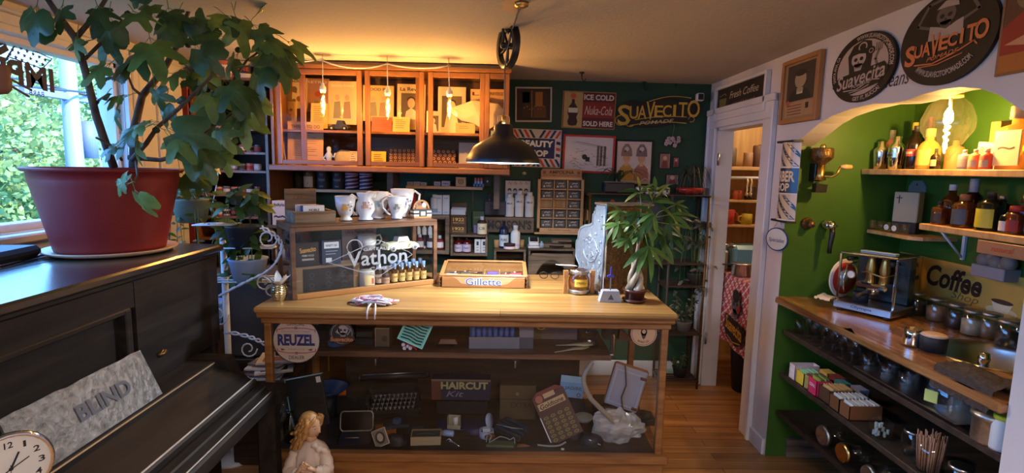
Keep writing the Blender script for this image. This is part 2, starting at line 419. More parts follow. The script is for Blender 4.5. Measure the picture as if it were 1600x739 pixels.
# alcove room: green side, back and a ceiling above
AX = 2.30
b = MB();b.box(RX+TH,AX,AY1,AY1+.03,0,CH,'alcove_green');b.box(RX,RX+TH,AY1-.003,AY1,0,arch[0][1],'alcove_green');struct(b,'wall_alcove_left')
b = MB();b.box(AX,AX+.04,AY0-.3,AY1+.03,0,CH,'alcove_green');struct(b,'wall_alcove_back')
b = MB();b.box(RX+TH,AX,AY0-.3,AY0-.26,0,CH,'alcove_green');struct(b,'wall_alcove_right')
b = MB();b.box(RX+TH,AX,AY1-.02,AY1,0,.12,'old_wood',.003);struct(b,'baseboard_alcove')
b = MB();b.box(RX-.018,RX,AY1+.01,DY0-.14,0,.10,'white_gloss',.004);struct(b,'baseboard_right')
# door casing
b = MB();cw = .13
for (y0,y1) in ((DY0-cw,DY0),(DY1,DY1+cw)): b.box(RX-.022,RX,y0,y1,0,DZ,'white_gloss',.005)
b.box(RX-.022,RX,DY0-cw,DY1+cw,DZ,DZ+cw,'white_gloss',.005);b.box(RX-.036,RX-.02,DY0-cw-.02,DY1+cw+.02,DZ+cw-.03,DZ+cw+.012,'white_gloss',.004)
for (y0,y1) in ((DY0-cw-.01,DY0-cw+.02),(DY1+cw-.02,DY1+cw+.01)): b.box(RX-.034,RX-.001,y0,y1,0,DZ+cw-.031,'white_gloss',.004)
struct(b,'trim_3')
b = MB();b.box(RX,RX+TH,DY0,DY0+.02,0,DZ,'white_gloss');b.box(RX,RX+TH,DY1-.02,DY1,0,DZ,'white_gloss');b.box(RX,RX+TH,DY0,DY1,DZ-.02,DZ,'white_gloss')
for z in (.35,1.75): b.cyl((RX+.01,DY1-.03,z),(RX+.01,DY1-.03,z+.09),.008,'steel')
struct(b,'trim_4')
# pantry behind the door
b = MB();b.box(RX+TH,3.2,4.86,4.9,0,CH,'pine_v')
struct(b,'wall_pantry_back')
b = MB();b.box(3.1,3.2,3.1,4.86,0,CH,'pine_v');struct(b,'wall_pantry_right')
b = MB();b.box(RX+TH,3.1,AY1+.05,AY1+.09,0,CH,'white_wall');struct(b,'wall_pantry_front')
b = MB();b.box(RX,RX+TH,BY+.12,4.9,0,CH,'pine_v');struct(b,'wall_pantry_left')
# faint writing on the white wall between the round signs
def wall_right_M(py,pz): return MT((RX-.0015,py,pz)) @ MR(R(-90),4,'Z')
p = aX(1398,127,RX);b = MB();b.M = wall_right_M(p.y,p.z);b.text('means',0,0,.17,.04,C(70,45,40),0,0,.35);b.text('A  I',-.0,.065,.13,.045,C(70,45,40),0,.01);struct(b,'trim_5')
# hooks in the ceiling are small things
def hook(px,py,label):
    p = aZ(px,py,CH-.002);t = MB();t.lathe([(.018,0),(.018,-.006),(.006,-.014),(.006,-.03),(0,-.032)],'black_metal',12)
    t.tube([(0,0,-.03),(.006,0,-.05),(.018,0,-.062),(.028,0,-.052),(.028,0,-.042)],.0035,'black_metal',6)
    return t.build('ceiling_hook',loc=p,label=label,cat='hook',group='black hooks in the ceiling')
hook(909,113,'small black ceiling hook in front of the soft drink sign')
hook(1007,128,'small black ceiling hook above the yellow script sign, left one')
hook(1056,131,'small black ceiling hook nearest the white doorway wall')
# ---- outside the window: trees, pole with wires
b = MB();b.box(-60,LX-.5,-30,60,-3.2,-3.0,C(80,95,60));struct(b,'ground')
def tree(name,x,y,z,r,h,n,label):
    t = thing(name,label,'tree',(x,y,z),group='trees across the street')
    tr = MB();tr.tube([(0,0,0),(.1,0,h*.4),(0,.1,h*.75)],[.28,.2,.1],'bark',8)
    for k in range(5):
        a = k*1.3;tr.tube([(0,0,h*.35),(math.cos(a)*r*.4,math.sin(a)*r*.4,h*.6),(math.cos(a)*r*.7,math.sin(a)*r*.7,h*.8)],[.1,.07,.03],'bark',6)
    tr.build('trunk',t)
    f = MB();vs = [];fs = []
    for i in range(n):
        d = Vector((random.gauss(0,1),random.gauss(0,1),random.gauss(0,1))).normalized()
        k = 1+.45*noise.noise(d*2.2+Vector((x,y,0)))
        p = Vector((d.x*r,d.y*r,h*.62+d.z*h*.42))*1.0;p = Vector((p.x*k,p.y*k,h*.62+(p.z-h*.62)*k))*1.0
        p += Vector((jit(.35),jit(.35),jit(.35)));s_ = random.uniform(.05,.12)
        u = Vector((jit(1),jit(1),jit(1))).normalized();v = u.orthogonal().normalized()
        q = len(vs);vs += [p-u*s_,p+v*s_*.6,p+u*s_,p-v*s_*.6];fs.append((q,q+1,q+2,q+3))
    f.add(vs,fs,'tree_leaf');f.build('foliage',t)
tree('leafy_tree',-12.0,7.0,-3,2.4,6.0,17000,'bright green leafy tree filling the left half of the window view')
tree('leafy_tree',-13.0,12.2,-3,2.9,6.2,17000,'leafy tree behind the utility pole in the window view')
tree('leafy_tree',-12.5,17.5,-3,2.8,7.2,17000,'taller leafy tree right of the utility pole in the window view')
tree('leafy_tree',-13.0,2.5,-3,2.7,5.6,9000,'leafy tree at the left edge of the window view')
p = aX(117,250,-8.0)
t = thing('utility_pole','weathered grey utility pole with crossarm outside the window','utility pole',(-8.0,p.y,-3))
b = MB();b.tube([(0,0,0),(0,0,4),(0,0,6.9)],[.17,.15,.12],C(120,125,140),12);b.build('pole',t)
b = MB();b.box(-.06,.06,-1.0,1.0,5.75,5.87,C(110,115,130),.01)
for k in (-.9,-.45,.45,.9): b.cyl((0,k,5.87),(0,k,6.0),.04,'white_ceramic')
b.build('crossarm',t)
b = MB()
for k in (-.9,.9):
    b.tube([(0,k,5.98),(.3,k+5,5.6),(.8,k+12,6.0)],.02,'black_matte',5);b.tube([(0,k,5.98),(1.5,k-6,5.5),(3,k-12,5.9)],.02,'black_matte',5)
b.build('wire',t)
b = MB();b.cyl((0,.35,4.7),(0,.35,5.4),.16,C(90,100,115));b.build('transformer',t)
# ================================================================ BIG FURNITURE
# ---- glass showcase counter
CX0,CX1,CY0,CY1,CT = -1.125,.815,2.50,3.16,1.03
t = thing('display_counter','long oak and glass display counter in the middle of the shop','display counter',(0,CY0,0))
b = MB();d = CY1-CY0
b.box(CX0-.03,CX1+.03,-.045,.86,1.0,CT,'oak_top',.01);b.build('counter_top',t)
b = MB();b.box(CX0-.022,CX1+.022,-.035,.85,.975,1.0,'oak_frame',.008);b.box(CX0-.006,CX1+.006,-.018,.8,.945,.975,'oak_frame',.006);b.build('moulding',t)
for x in (CX0,CX1-.034):
    for y in (0,d-.034): b = MB();b.box(x,x+.034,y,y+.034,.30,.95,'oak_frame',.004);b.build('post',t)
b = MB();b.box(CX0-.01,CX1+.01,-.012,d,0,.26,'oak_frame',.006);b.box(CX0-.03,CX1+.03,-.032,d+.01,.255,.30,'oak_frame',.012);b.box(CX0-.02,CX1+.02,-.02,d+.01,0,.07,'oak_frame',.008);b.box(CX0+.03,CX1-.03,.02,d-.02,.2995,.3004,'dark_wood')  # thin dark sheet on the case floor puts interior shade into its colour
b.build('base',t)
b = MB();b.box(CX0+.03,CX1-.03,.012,.018,.30,.95,'pane');b.build('front_glass',t)
for x in (CX0+.012,CX1-.018): b = MB();b.box(x,x+.006,.03,d-.03,.30,.95,'pane');b.build('side_glass',t)
b = MB();b.box(CX0+.02,.56,.07,.50,.755,.785,'walnut',.004)
b.build('shelf',t)
for x in (-.62,.08): b = MB();b.cyl((x,.1,.7),(x,.1,.755),.004,'steel');b.box(x-.012,x+.012,.09,.5,.74,.755,'black_metal');b.build('shelf_bracket',t)
for (x0,x1,y) in ((-.92,-.10,.61),(-.16,.48,.63)): b = MB();b.box(x0,x1,y,y+.015,.30,.94,'dark_wood',.003);b.cyl((x1-.06,y-.004,.62),(x1-.06,y+.002,.62),.02,'brass');b.build('added_back_door',t)  # back doors added to keep light out of the case interior
# ---- upright piano
PX = -1.42;PY1 = 2.66;PB = -2.10
t = thing('upright_piano','dark upright piano with closed fallboard under the shop window','piano',(PX,0,0))
b = MB();b.box(PB-PX,.03,-.6,PY1+.03,1.255,1.29,'piano_lid',.008);b.box(PB-PX,.012,-.6,PY1+.012,1.235,1.257,'piano_wood',.006)
b.box(PB-PX+.30,PB-PX+.306,-.6,PY1+.03,1.2895,1.2915,'black_matte');b.build('lid',t)
b = MB();b.box(PB-PX,-.02,PY1-.03,PY1,0,1.24,'piano_wood',.004);b.box(PB-PX,-.02,-.6,-.57,0,1.24,'piano_wood',.004);b.box(PB-PX,PB-PX+.02,-.57,PY1-.03,0,1.24,'piano_wood');b.build('side_panel',t)
b = MB()   # upper panel with a recessed field
b.box(-.035,0,-.57,PY1,1.13,1.235,'piano_wood',.004);b.box(-.035,0,-.57,PY1,.80,.86,'piano_wood');b.box(-.05,-.03,-.57,PY1,.8,1.2,'piano_wood')
b.box(-.035,.003,2.06,PY1-.002,.801,1.232,'piano_wood');b.box(-.035,.006,2.0,2.035,.86,1.13,'piano_wood',.004)
b.box(-.03,.006,PY1-.07,PY1,.80,1.235,'piano_wood',.004)
b.box(-.035,.004,-.57,2.035,1.115,1.135,'piano_wood',.004);b.build('upper_panel',t)
b = MB();b.tube([(0.004,2.17,.90),(.016,2.19,.895),(.012,2.21,.905)],.008,'bronze',8);b.cyl((0,2.2,.90),(.012,2.2,.90),.012,'bronze');b.build('lock',t)
b = MB();b.box(-.03,.13,-.57,2.455,.775,.80,'piano_wood',.004)    # ledge
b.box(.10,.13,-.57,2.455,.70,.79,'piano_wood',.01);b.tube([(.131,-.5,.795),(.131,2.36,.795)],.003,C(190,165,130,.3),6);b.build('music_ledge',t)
b = MB();b.add([(.12,-.57,.775),(.12,2.37,.775),(.30,2.37,.715),(.30,-.57,.715),(.12,-.57,.70),(.12,2.37,.70),(.30,2.37,.70),(.30,-.57,.70)],
   [(0,3,2,1),(1,2,6,5),(3,7,6,2),(4,5,6,7),(0,4,7,3),(0,1,5,4)],'piano_wood')
b.box(.296,.316,-.57,2.37,.69,.722,'piano_wood',.006);b.tube([(.304,-.5,.7235),(.304,2.36,.7235)],.0035,C(205,200,198,.3),6);b.build('fallboard',t)  # pale tube paints in the highlight line along the fallboard edge
b = MB();b.box(-.03,.40,-.57,2.37,.60,.665,'piano_wood',.008);b.box(.31,.36,-.57,2.37,.66,.69,'piano_wood',.006);b.tube([(.385,-.5,.6665),(.385,2.35,.6665)],.0028,C(205,200,198,.3),6);b.build('keybed',t)  # edge highlight of the keybed drawn as a pale tube
for y in (2.37,-.6):
    b = MB();pr = [(0,.60),(.42,.60),(.42,.665),(.30,.668),(.245,.68),(.205,.72),(.185,.77),(.17,.805),(0,.805)]
    vs = [(p[0],y,p[1]) for p in pr]+[(p[0],y+.085,p[1]) for p in pr];n = len(pr)
    b.add(vs,[tuple(range(n)),tuple(range(2*n-1,n-1,-1))]+[(i,i+n,(i+1) % n+n,(i+1) % n) for i in range(n)],'piano_wood');b.build('arm',t)
b = MB();b.box(-.03,-.01,-.57,PY1-.03,.1,.60,'piano_wood');b.build('lower_panel',t)
b = MB();b.box(.30,.385,2.375,2.45,0,.60,'piano_wood',.01);b.box(.28,.40,2.37,2.455,0,.06,'piano_wood',.01);b.build('leg',t)
# things on the piano
yA = 1.72
p = aX(470*.0+30,640,PX)
b = MB();b.M = MR(R(-90),4,'Z')   # local x -> -Y
# nickel name plate leaning on the panel
y0 = yr(248,PX+.10,.80);y1 = yr(52,PX+.12,.80)
b = MB();n = 12;L_ = y0-y1
vs = [];fs = []
for i in range(n+1):
    for j in range(2):
        q = i/n;e = jit(.004) if j else 0
        vs.append((.115-.075*j,y1+L_*q,.801+.175*j+e))
for i in range(n): fs.append((2*i,2*i+2,2*i+3,2*i+1))
k = len(vs);vs += [(v[0]-.007,v[1],v[2]-.003) for v in vs];fs += [tuple(k+q for q in f[::-1]) for f in fs]
fs += [(0,1,k+1,k),(2*n,k+2*n,k+2*n+1,2*n+1)]+[(2*i,k+2*i,k+2*i+2,2*i+2) for i in range(n)]+[(2*i+1,2*i+3,k+2*i+3,k+2*i+1) for i in range(n)]
b.add(vs,fs,'grey_plate')
# faint embossed lettering
mt = MT((.081,y1+L_*.58,.889)) @ MR(R(90),4,'Z') @ MR(R(-23.2),4,'X')
b.M = mt;b.text('BLIND',0,0,.24,.055,C(78,82,98),0,.03);b.M = Matrix()
b.build('metal_plate',loc=(PX,0,0),label='scratched grey metal plate leaning on the piano above the keys',cat='metal plate')
# alarm clock
cy = yr(8,PX+.13,.87);t = thing('alarm_clock','old round white faced clock at the near end of the piano ledge','clock',(PX+.145,cy-.005,.80),R(58))
b = MB();prof = [(.062,.035),(.085,.02),(.093,0),(.095,-.012),(.09,-.02),(.082,-.014)]
b.M = MT((0,0,.098)) @ MR(R(90),4,'X');b.lathe([(0,-.035)]+[(r,-z) for r,z in prof],'chrome',28);b.M = Matrix()
b.build('case',t)
b = MB();b.M = MT((0,-.0165,.098));b.disc(0,0,.083,'paper_white',0,th=.003)
for i in range(12):
    a = PI/2-2*PI*(i+1)/12;b.text(str(i+1),.064*math.cos(a),.064*math.sin(a),.006 if i == 0 else .014 if i < 9 else .018,.017,C(40,40,42),-.001,.02)
b.build('dial',t)
b = MB();b.M = MT((0,-.019,.098));b.line([(-.01,-.006),(.038,.017)],.003,'black_matte');b.line([(0,0),(.018,.038)],.005,'black_matte',-.0005);b.line([(0,.01),(-.002,-.055)],.0015,'black_matte',-.001);b.disc(0,0,.005,'black_matte',-.0015);b.build('hands',t)
b = MB();b.box(-.05,.05,-.02,.04,0,.018,'chrome',.004);b.build('foot',t)
# dark camera-bag-like case at the left end of the lid
b = MB();b.box(-.10,.10,-.16,.10,.006,.052,'black_matte',.016);b.box(-.11,.09,-.12,.12,0,.008,'chrome',.002)
b.build('black_case',loc=(-1.98,yr(18,-1.98,1.31)-.06,1.2915),rot=R(8),label='black rounded case on the piano top by the window',cat='case')
# ---- upper glazed wall cabinet
cf = 3.72;ZB,ZT = 1.655,2.372;cx0 = xw(425,cf,1.7);cx1 = .035
Wd = cx1-cx0
t = thing('wall_cabinet','long brown glazed wall cabinet hung under the ceiling','cabinet',(cx0,cf,ZB));cab = t
D = BY-cf-.002;Hh = ZT-ZB
b = MB()
b.box(0,Wd,D-.012,D,0,Hh,'cabinet_rail');b.box(0,.02,0,D,0,Hh,'cabinet_wood',.002);b.box(Wd-.02,Wd,0,D,0,Hh,'cabinet_wood',.002)
b.box(0,Wd,0,D,0,.028,'cabinet_rail',.003);b.box(0,Wd,0,D,Hh-.02,Hh,'cabinet_rail');b.build('carcass',t)
b = MB();b.box(-.02,Wd+.012,-.02,.02,-.008,.032,'cabinet_rail',.006);b.box(-.02,Wd+.012,-.02,.02,Hh-.045,Hh,'cabinet_rail',.006)
b.box(-.02,Wd+.012,-.03,.02,Hh-.022,Hh,'dark_wood',.004);b.build('face_frame',t)
b = MB();b.box(.02,Wd-.02,.05,D-.02,.255,.273,'cabinet_rail',.002);b.build('shelf',t)
def cxp(px): return xw(px,cf,2.0)-cx0
dj = [(433,566),(571,663),(669,757),(757,795)]
for i,(a,c) in enumerate(dj):
    a,c = cxp(a),cxp(c);fr = MB();w_ = .033
    zb,zt = .036,Hh-.05
    fr.box(a,a+w_,-.012,.01,zb,zt,'cabinet_wood',.003);fr.box(c-w_,c,-.012,.01,zb,zt,'cabinet_wood',.003)
    fr.box(a+w_,c-w_,-.012,.01,zb,zb+.03,'cabinet_rail',.003);fr.box(a+w_,c-w_,-.012,.01,zt-.035,zt,'cabinet_rail',.003)
    o = fr.build('door',t)
    g = MB();g.box(a+w_-.004,c-w_+.004,0,.004,zb+.026,zt-.03,'pane_old');g.build('pane',o)
for px in (470,652):
    a = cxp(px);b = MB();b.box(a-.018,a+.018,.04,.06,.03,Hh-.02,'cabinet_wood',.003);b.build('upright',t)
for px in (606,778): a = cxp(px);b = MB();b.box(a-.022,a+.022,.05,.30,-.25,0,'dark_wood',.004);b.build('bracket',t)
# ================================================================ FIG TREE ON THE PIANO
def fig_leaf_geo(s,lobes=5,curl=.25):
    """one lobed leaf lying in x,y, stalk end at the origin, tip towards +y"""
    pts = [];
    spec = {5: [(-145,.46),(-112,.66),(-92,.48),(-60,.92),(-33,.44),(0,1.05),(33,.44),(60,.92),(92,.48),(112,.66),(145,.46)],
            3: [(-150,.48),(-95,.68),(-50,.88),(-26,.58),(0,1.08),(26,.58),(50,.88),(95,.68),(150,.48)]}[lobes]
    n = len(spec);c = (0,.42)
    out = []
    for i in range(n):
        a,r = spec[i];a2,r2 = spec[(i+1) % n] if i < n-1 else (spec[0][0]+360,spec[0][1])
        for q in range(4):
            k = q/4;kk = (1-math.cos(k*PI))/2 if True else k
            aa = a+(a2-a)*k;rr = r+(r2-r)*kk
            if i == n-1: rr = max(.12,rr*(1-math.sin(k*PI)*.62))
            rr *= 1+.05*math.sin(aa*.3)
            x = c[0]+rr*.62*math.sin(R(aa));y = c[1]+rr*.62*math.cos(R(aa))
            out.append((x,y))
    vs = [(c[0],c[1],0)];fs = []
    def zf(x,y): return -curl*(x*x*1.3+max(0,y-.45)**2*1.1)+.035*math.sin(x*9)*math.cos(y*7)
    N = len(out)
    for f in (.5,1):
        for (x,y) in out: X = c[0]+(x-c[0])*f;Y = c[1]+(y-c[1])*f;vs.append((X,Y,zf(X,Y)))
    for i in range(N):
        j = (i+1) % N;fs.append((0,1+i,1+j));fs.append((1+i,1+N+i,1+N+j,1+j))
    return [(x*s,y*s,z*s) for x,y,z in vs],fs
def leaf_frame(p,dirn,up=Vector((0,0,1)),tw=0):
    d = dirn.normalized();x = d.cross(up)
    if x.length < .1: x = d.cross(Vector((1,0,.2)))
    x.normalize();z = x.cross(d)
    m = Matrix((x,d,z)).transposed().to_4x4();m.translation = p
    return m @ MR(tw,4,'Y')
pc = aY(172,300,1.62);pr_ = 1.62
YC = 2.40
XC = xw(176,YC,1.30)
t = thing('potted_fig_tree','big potted fig tree in a dark red pot on the piano','potted plant',(XC,YC,1.29))
rim,base = .283,.202;hp = .37
b = MB();b.shell([(0,.016),(base,.016),(base+.004,.03),(rim*.93,hp*.80),(rim*.95,hp*.86),(rim*.955,hp*.95),(rim*1.0,hp*.955),(rim*1.03,hp*.985),(rim*1.02,hp),(rim*.97,hp),(rim*.93,hp*.9),(rim*.9,hp*.8)],'terracotta_red',48)
b.build('pot',t)
b = MB();b.lathe([(0,0),(base*.99,0),(base*1.12,.006),(base*1.24,.02),(base*1.23,.024),(base*1.1,.014),(0,.014)],C(205,170,140,.4),40);b.build('saucer',t,label='pale saucer under the red pot')
b = MB();b.lathe([(rim*.93,hp*.86),(rim*.5,hp*.88),(0,hp*.9)],'soil',30);b.build('soil',t)
# trunk and branches: drawn through points of the picture at their own depths
def PL(px,py,Y): Y = Y*1.42 if px < 230 else 2.32+(Y-1.62)*1.1;return aY(px,py,Y)-Vector((XC,YC,1.29))
bs = [
 ([(178,262,1.66),(150,180,1.62),(133,110,1.58),(118,60,1.55),(90,22,1.52),(62,-20,1.5)],(.012,.011,.010,.010,.008,.006)),
 ([(118,60,1.55),(135,40,1.56),(155,15,1.57),(172,-12,1.56)],(.008,.007,.006,.005)),
 ([(133,92,1.57),(160,65,1.6),(190,34,1.64)],(.005,.005,.004)),
 ([(208,262,1.68),(210,200,1.70),(222,150,1.74),(255,110,1.8),(275,75,1.84),(290,30,1.88),(305,-10,1.9)],(.012,.012,.011,.010,.009,.007,.005)),
 ([(205,250,1.62),(228,225,1.6),(245,200,1.58),(290,160,1.62),(330,120,1.7),(340,70,1.75)],(.007,.007,.006,.006,.005,.004)),
 ([(200,246,1.70),(250,250,1.74),(300,240,1.78),(330,195,1.8),(355,140,1.82),(385,95,1.84),(420,70,1.86)],(.008,.007,.007,.006,.005,.004,.003)),
 ([(308,210,1.78),(345,190,1.8),(362,178,1.82)],(.006,.005,.003)),
 ([(190,250,1.60),(180,230,1.55),(150,215,1.5)],(.004,.004,.003)),
 ([(222,150,1.74),(208,138,1.7),(200,118,1.66)],(.005,.004,.003)),
 ([(275,75,1.84),(300,60,1.8),(330,52,1.76)],(.004,.004,.003)),
 ([(212,252,1.6),(215,275,1.46),(208,285,1.42)],(.003,.003,.003)),
]
b = MB()
for pts,rr in bs: b.tube([PL(*p) for p in pts],[r*1.35 for r in rr],'bark',8)
b.build('trunk',t)
# leaves: (px, py, depth, size in px, direction the tip points in the picture, facing tilt)
LV = [(60,0,1.45,62,250,0),(25,-8,1.5,60,200,0),(100,2,1.5,52,265,0),(95,40,1.5,42,210,1),(122,50,1.52,38,250,1),(150,5,1.55,46,300,0),(172,18,1.55,55,255,0),
 (205,15,1.6,56,330,0),(190,44,1.6,60,230,0),(150,62,1.62,44,190,0),(232,52,1.62,78,290,1),(262,8,1.7,52,300,0),(284,10,1.75,72,245,0),(262,75,1.72,42,330,0),
 (240,70,1.66,66,235,0),(215,88,1.62,58,200,0),(180,95,1.6,56,225,0),(195,118,1.66,48,190,0),(300,62,1.7,60,300,0),(310,30,1.72,54,20,0),(345,20,1.75,52,340,0),
 (368,8,1.72,55,80,0),(365,18,1.74,60,285,0),(390,35,1.78,52,330,0),(398,28,1.8,50,55,0),(400,55,1.78,66,320,0),(420,60,1.8,70,310,0),(432,75,1.8,62,290,0),(442,62,1.82,50,350,0),
 (362,60,1.75,56,200,0),(338,52,1.75,50,150,0),(330,90,1.78,54,260,0),(375,80,1.8,48,230,0),(408,95,1.8,55,270,0),(300,100,1.75,60,215,0),(275,120,1.76,56,350,1),
 (290,105,1.8,46,320,1),(322,128,1.78,58,280,0),(345,120,1.74,64,320,0),(372,125,1.8,66,300,0),(395,140,1.82,52,265,0),(240,125,1.7,48,280,1),(262,150,1.72,44,250,1),
 (205,150,1.65,42,190,0),(185,160,1.62,46,220,0),(170,145,1.62,36,200,0),(240,195,1.5,52,185,0),(232,200,1.5,80,190,0),(245,200,1.48,84,350,0),(262,205,1.5,60,320,0),
 (280,215,1.52,70,330,0),(300,225,1.56,62,300,1),(215,210,1.55,44,250,0),(190,225,1.5,40,210,1),(340,155,1.82,50,250,1),(335,190,1.84,52,300,1),(360,180,1.86,50,330,2),
 (370,160,1.9,60,285,2),(385,165,1.92,66,270,2),(350,205,1.9,48,280,2),(310,200,1.86,46,330,2),(325,240,1.86,42,350,2),(205,288,1.40,42,170,3),(208,290,1.395,55,285,3),
 (300,250,1.8,46,270,1),(280,262,1.85,48,280,1),(320,262,1.88,42,250,1),(345,235,1.9,40,300,1),(380,105,1.78,58,20,0),(318,75,1.74,50,90,0),(250,30,1.66,50,150,0),(225,20,1.64,44,100,0)]
VW = -_f
def YL(px,Y): return Y*1.42 if px < 230 else 2.32+(Y-1.62)*1.1
b = MB();st = MB()
for i,(px,py,Y,sz,ang,tp) in enumerate(LV):
    p = PL(px,py,Y);a = R(ang+jit(10))
    d = CR*math.cos(a)+CU*math.sin(a)+_f*jit(.5)
    up = (VW*(.9 if tp in (1,2,3) else .62)+Vector((jit(.5),jit(.4),.55+jit(.4)))).normalized()
    g,fs = fig_leaf_geo(1.02*sz*YL(px,Y)/FPX,3 if i % 3 == 0 else 5,random.uniform(.3,.8));M_ = leaf_frame(p,d,up)
    # fit the frame so that the leaf's face looks along `up`
    b.M = M_;b.add(g,fs,'fig_leaf_pale' if (tp == 3 or i % 3 == 1) else 'fig_leaf',True)
    w_ = 1.02*sz*YL(px,Y)/FPX;b.M = Matrix()
    for (la,ll) in ((0,.95),(58,.75),(-58,.75)):
        o = M_ @ Vector((0,.12*w_,.004*w_));e = M_ @ Vector((math.sin(R(la))*ll*.5*w_,(.3+math.cos(R(la))*ll*.55)*w_,-.04*w_))
        st.tube([o,e],[.0012,.0005],'stem_green',4)
    q = p-d.normalized()*w_*.2+Vector((0,0,.01));st.tube([q,(q+p)/2+Vector((0,0,.006)),p+d.normalized()*.14*w_],.0016,'stem_green',5)
b.build('foliage',t);st.build('leaf_stalk',t)
for (px,py,Y) in ((200,22,1.6),(334,147,1.74),(285,155,1.62),(244,203,1.56),(294,70,1.8),(372,78,1.82),(281,158,1.7)):
    f = MB();p = PL(px,py,Y);f.lathe([(0,-.014),(.010,-.011),(.0145,-.002),(.012,.006),(.005,.012),(0,.015)],'leaf_dull',12,p);f.build('fig',t)
# lucky bits: rod lamp at the left frame edge -> narrow brown lantern hanging by the window
p = aX(-2,215,-1.35)
# ================================================================ WALL SIGN ABOVE THE WINDOW
def sideL(py_,pz): return MT((0,0,0))
p0 = aX(222,0,LX+.02);p1 = aX(264,66,LX+.02)
b = MB();w_ = p1.y-p0.y;z0 = aX(264,68,LX+.02).z
b.M = MR(R(90),4,'Z')
b.box(-w_/2,w_/2,0,.02,0,.26,'pine',.004)
b.text('CUT',0,.165,w_*.7,.12,C(60,38,28),-.001,.04);b.text('EXPERIENCE',0,.06,w_*.85,.035,C(60,38,28),-.001,.01);b.box(-w_/2-.008,w_/2+.008,-.006,.012,.25,.262,'dark_wood');b.box(-w_/2-.008,w_/2+.008,-.006,.012,-.008,.004,'dark_wood')
b.M = I4
b.build('wooden_sign',loc=(LX+.025,(p0.y+p1.y)/2,z0-.01),label='wooden sign with dark letters high on the window wall behind the fig leaves',cat='sign')
# ================================================================ THINGS IN THE WALL CABINET
def F(Y): return Y/FPX          # metres per picture pixel at depth Y
def art(mb,w,h,kind,rnd):
    """a loose drawing on a sheet w x h, standing on z=0 and centred on x=0"""
    dk = C(70,55,45);
    if kind == 'lines':
        for k in range(int(h/.016)-2): mb.rect(-w*.34,h-.024-k*.014,-w*.34+w*rnd.uniform(.35,.68),h-.021-k*.014,dk,-.0006)
    elif kind == 'portrait':
        mb.rect(-w*.36,h*.12,w*.36,h*.80,C(110,92,70),-.0004)
        mb.disc(0,h*.58,w*.13,C(225,190,150),-.0008,h*.11);mb.flat([(-w*.26,h*.12),(-w*.18,h*.40),(0,h*.48),(w*.18,h*.40),(w*.26,h*.12)],C(235,215,180),-.0007);mb.disc(0,h*.66,w*.15,C(70,45,30),-.0006,h*.07)
    elif kind == 'figures':
        for cx_ in (-.18,.16):
            mb.disc(w*cx_,h*.62,w*.08,C(200,160,120),-.0008,h*.07);mb.flat([(w*(cx_-.14),h*.14),(w*(cx_-.1),h*.52),(w*(cx_+.1),h*.54),(w*(cx_+.15),h*.14)],C(150+int(60*cx_),130,100),-.0007)
    elif kind == 'blob':
        for k in range(9): mb.disc(w*rnd.uniform(-.3,.3),h*rnd.uniform(.2,.75),w*rnd.uniform(.05,.14),C(rnd.choice((200,150,110)),rnd.choice((110,140,90)),rnd.choice((60,80,70))),-.0005-k*.00004)
def sheet(name,px0,py0,px1,py1,Y,base,kind,label,cat,title=None,tcol=None,lean=0,roll=0,grp=None,zfloor=None,parent=None,th=.004):
    a = aY(px0,py0,Y);c = aY(px1,py1,Y);w = c.x-a.x;h = a.z-c.z;rnd = random.Random(px0)
    b = MB();b.box(-w/2,w/2,0,th,0,h,base)
    art(b,w,h,kind,rnd)
    if title: b.text(title,0,h*.89,w*.8,h*.08,tcol or C(60,40,35),-.001,.02)
    return b.build(name,loc=((a.x+c.x)/2,Y,c.z if zfloor is None else zfloor),rot=(R(-lean),R(roll),0),label=label,cat=cat,group=grp)
SZ = ZB+.273+.001;FZ = ZB+.029
yb = 3.95
sheet('old_magazine',441,120,480,170,yb+.1,'paper','blob','old magazine cover with dark title band at the left end of the cabinet','magazine','BEAUCO',C(30,25,25),lean=6)
sheet('old_magazine',474,121,514,175,yb+.12,C(190,140,110),'blob','reddish retro magazine leaning behind the cabinet upright','magazine','RETRO',C(230,220,200),lean=6)
sheet('framed_note',436,157,463,194,yb,C(215,175,110),'blob','small yellowed print leaning below the dark titled magazine','print',lean=8)
sheet('paper_sheet',484,160,512,201,yb-.03,C(220,180,105),'lines','blank-looking cream sheet leaning under the reddish magazine','paper',lean=8)
sheet('music_sheet',511,125,557,195,yb,C(215,190,135),'figures','framed cream magazine cover of a barber at work behind the first hanging bulb','picture','Saturday Evening',C(235,225,190),lean=5)
b = MB()
sheet('typed_notice',447,189,505,259,3.83,C(196,152,98),'lines','tall tan typed notice standing in the left cabinet door','notice','THINGS TO DO',C(60,40,30),lean=5,zfloor=FZ)
for i,(px,c_) in enumerate(((434,C(200,150,80)),(437,C(225,190,130)),(441,C(170,110,60)))):
    b = MB();b.box(0,.008,0,.2,0,.235,c_,.001);b.box(.001,.007,-.001,.001,.005,.23,'paper')
    b.build('thin_book',loc=(xw(px,3.85,1.8)+i*.012,3.85,FZ),rot=(0,R(-9),0),label=['orange','cream','brown'][i]+' thin book tilted at the left end of the cabinet bottom',cat='book',group='thin books tilted in the cabinet')
sheet('old_magazine',566,132,615,190,yb+.05,C(200,175,110),'figures','old magazine cover with faded couple behind the second hanging bulb','magazine','GOOD PAL',C(90,60,60),lean=5)
sheet('red_card',580,181,612,206,yb-.06,C(190,90,60),'lines','red card with small print on the cabinet shelf below the second bulb','card',lean=10,zfloor=SZ)
sheet('paper_sheet',613,180,640,206,yb-.06,C(225,190,110),'lines','small cream note on the cabinet shelf beside the red card','paper',lean=10,zfloor=SZ)
sheet('framed_portrait',620,130,664,203,yb+.06,C(225,200,150),'portrait','cream print of a seated figure behind the cabinet upright','picture','La Revue',C(70,45,30),lean=4)
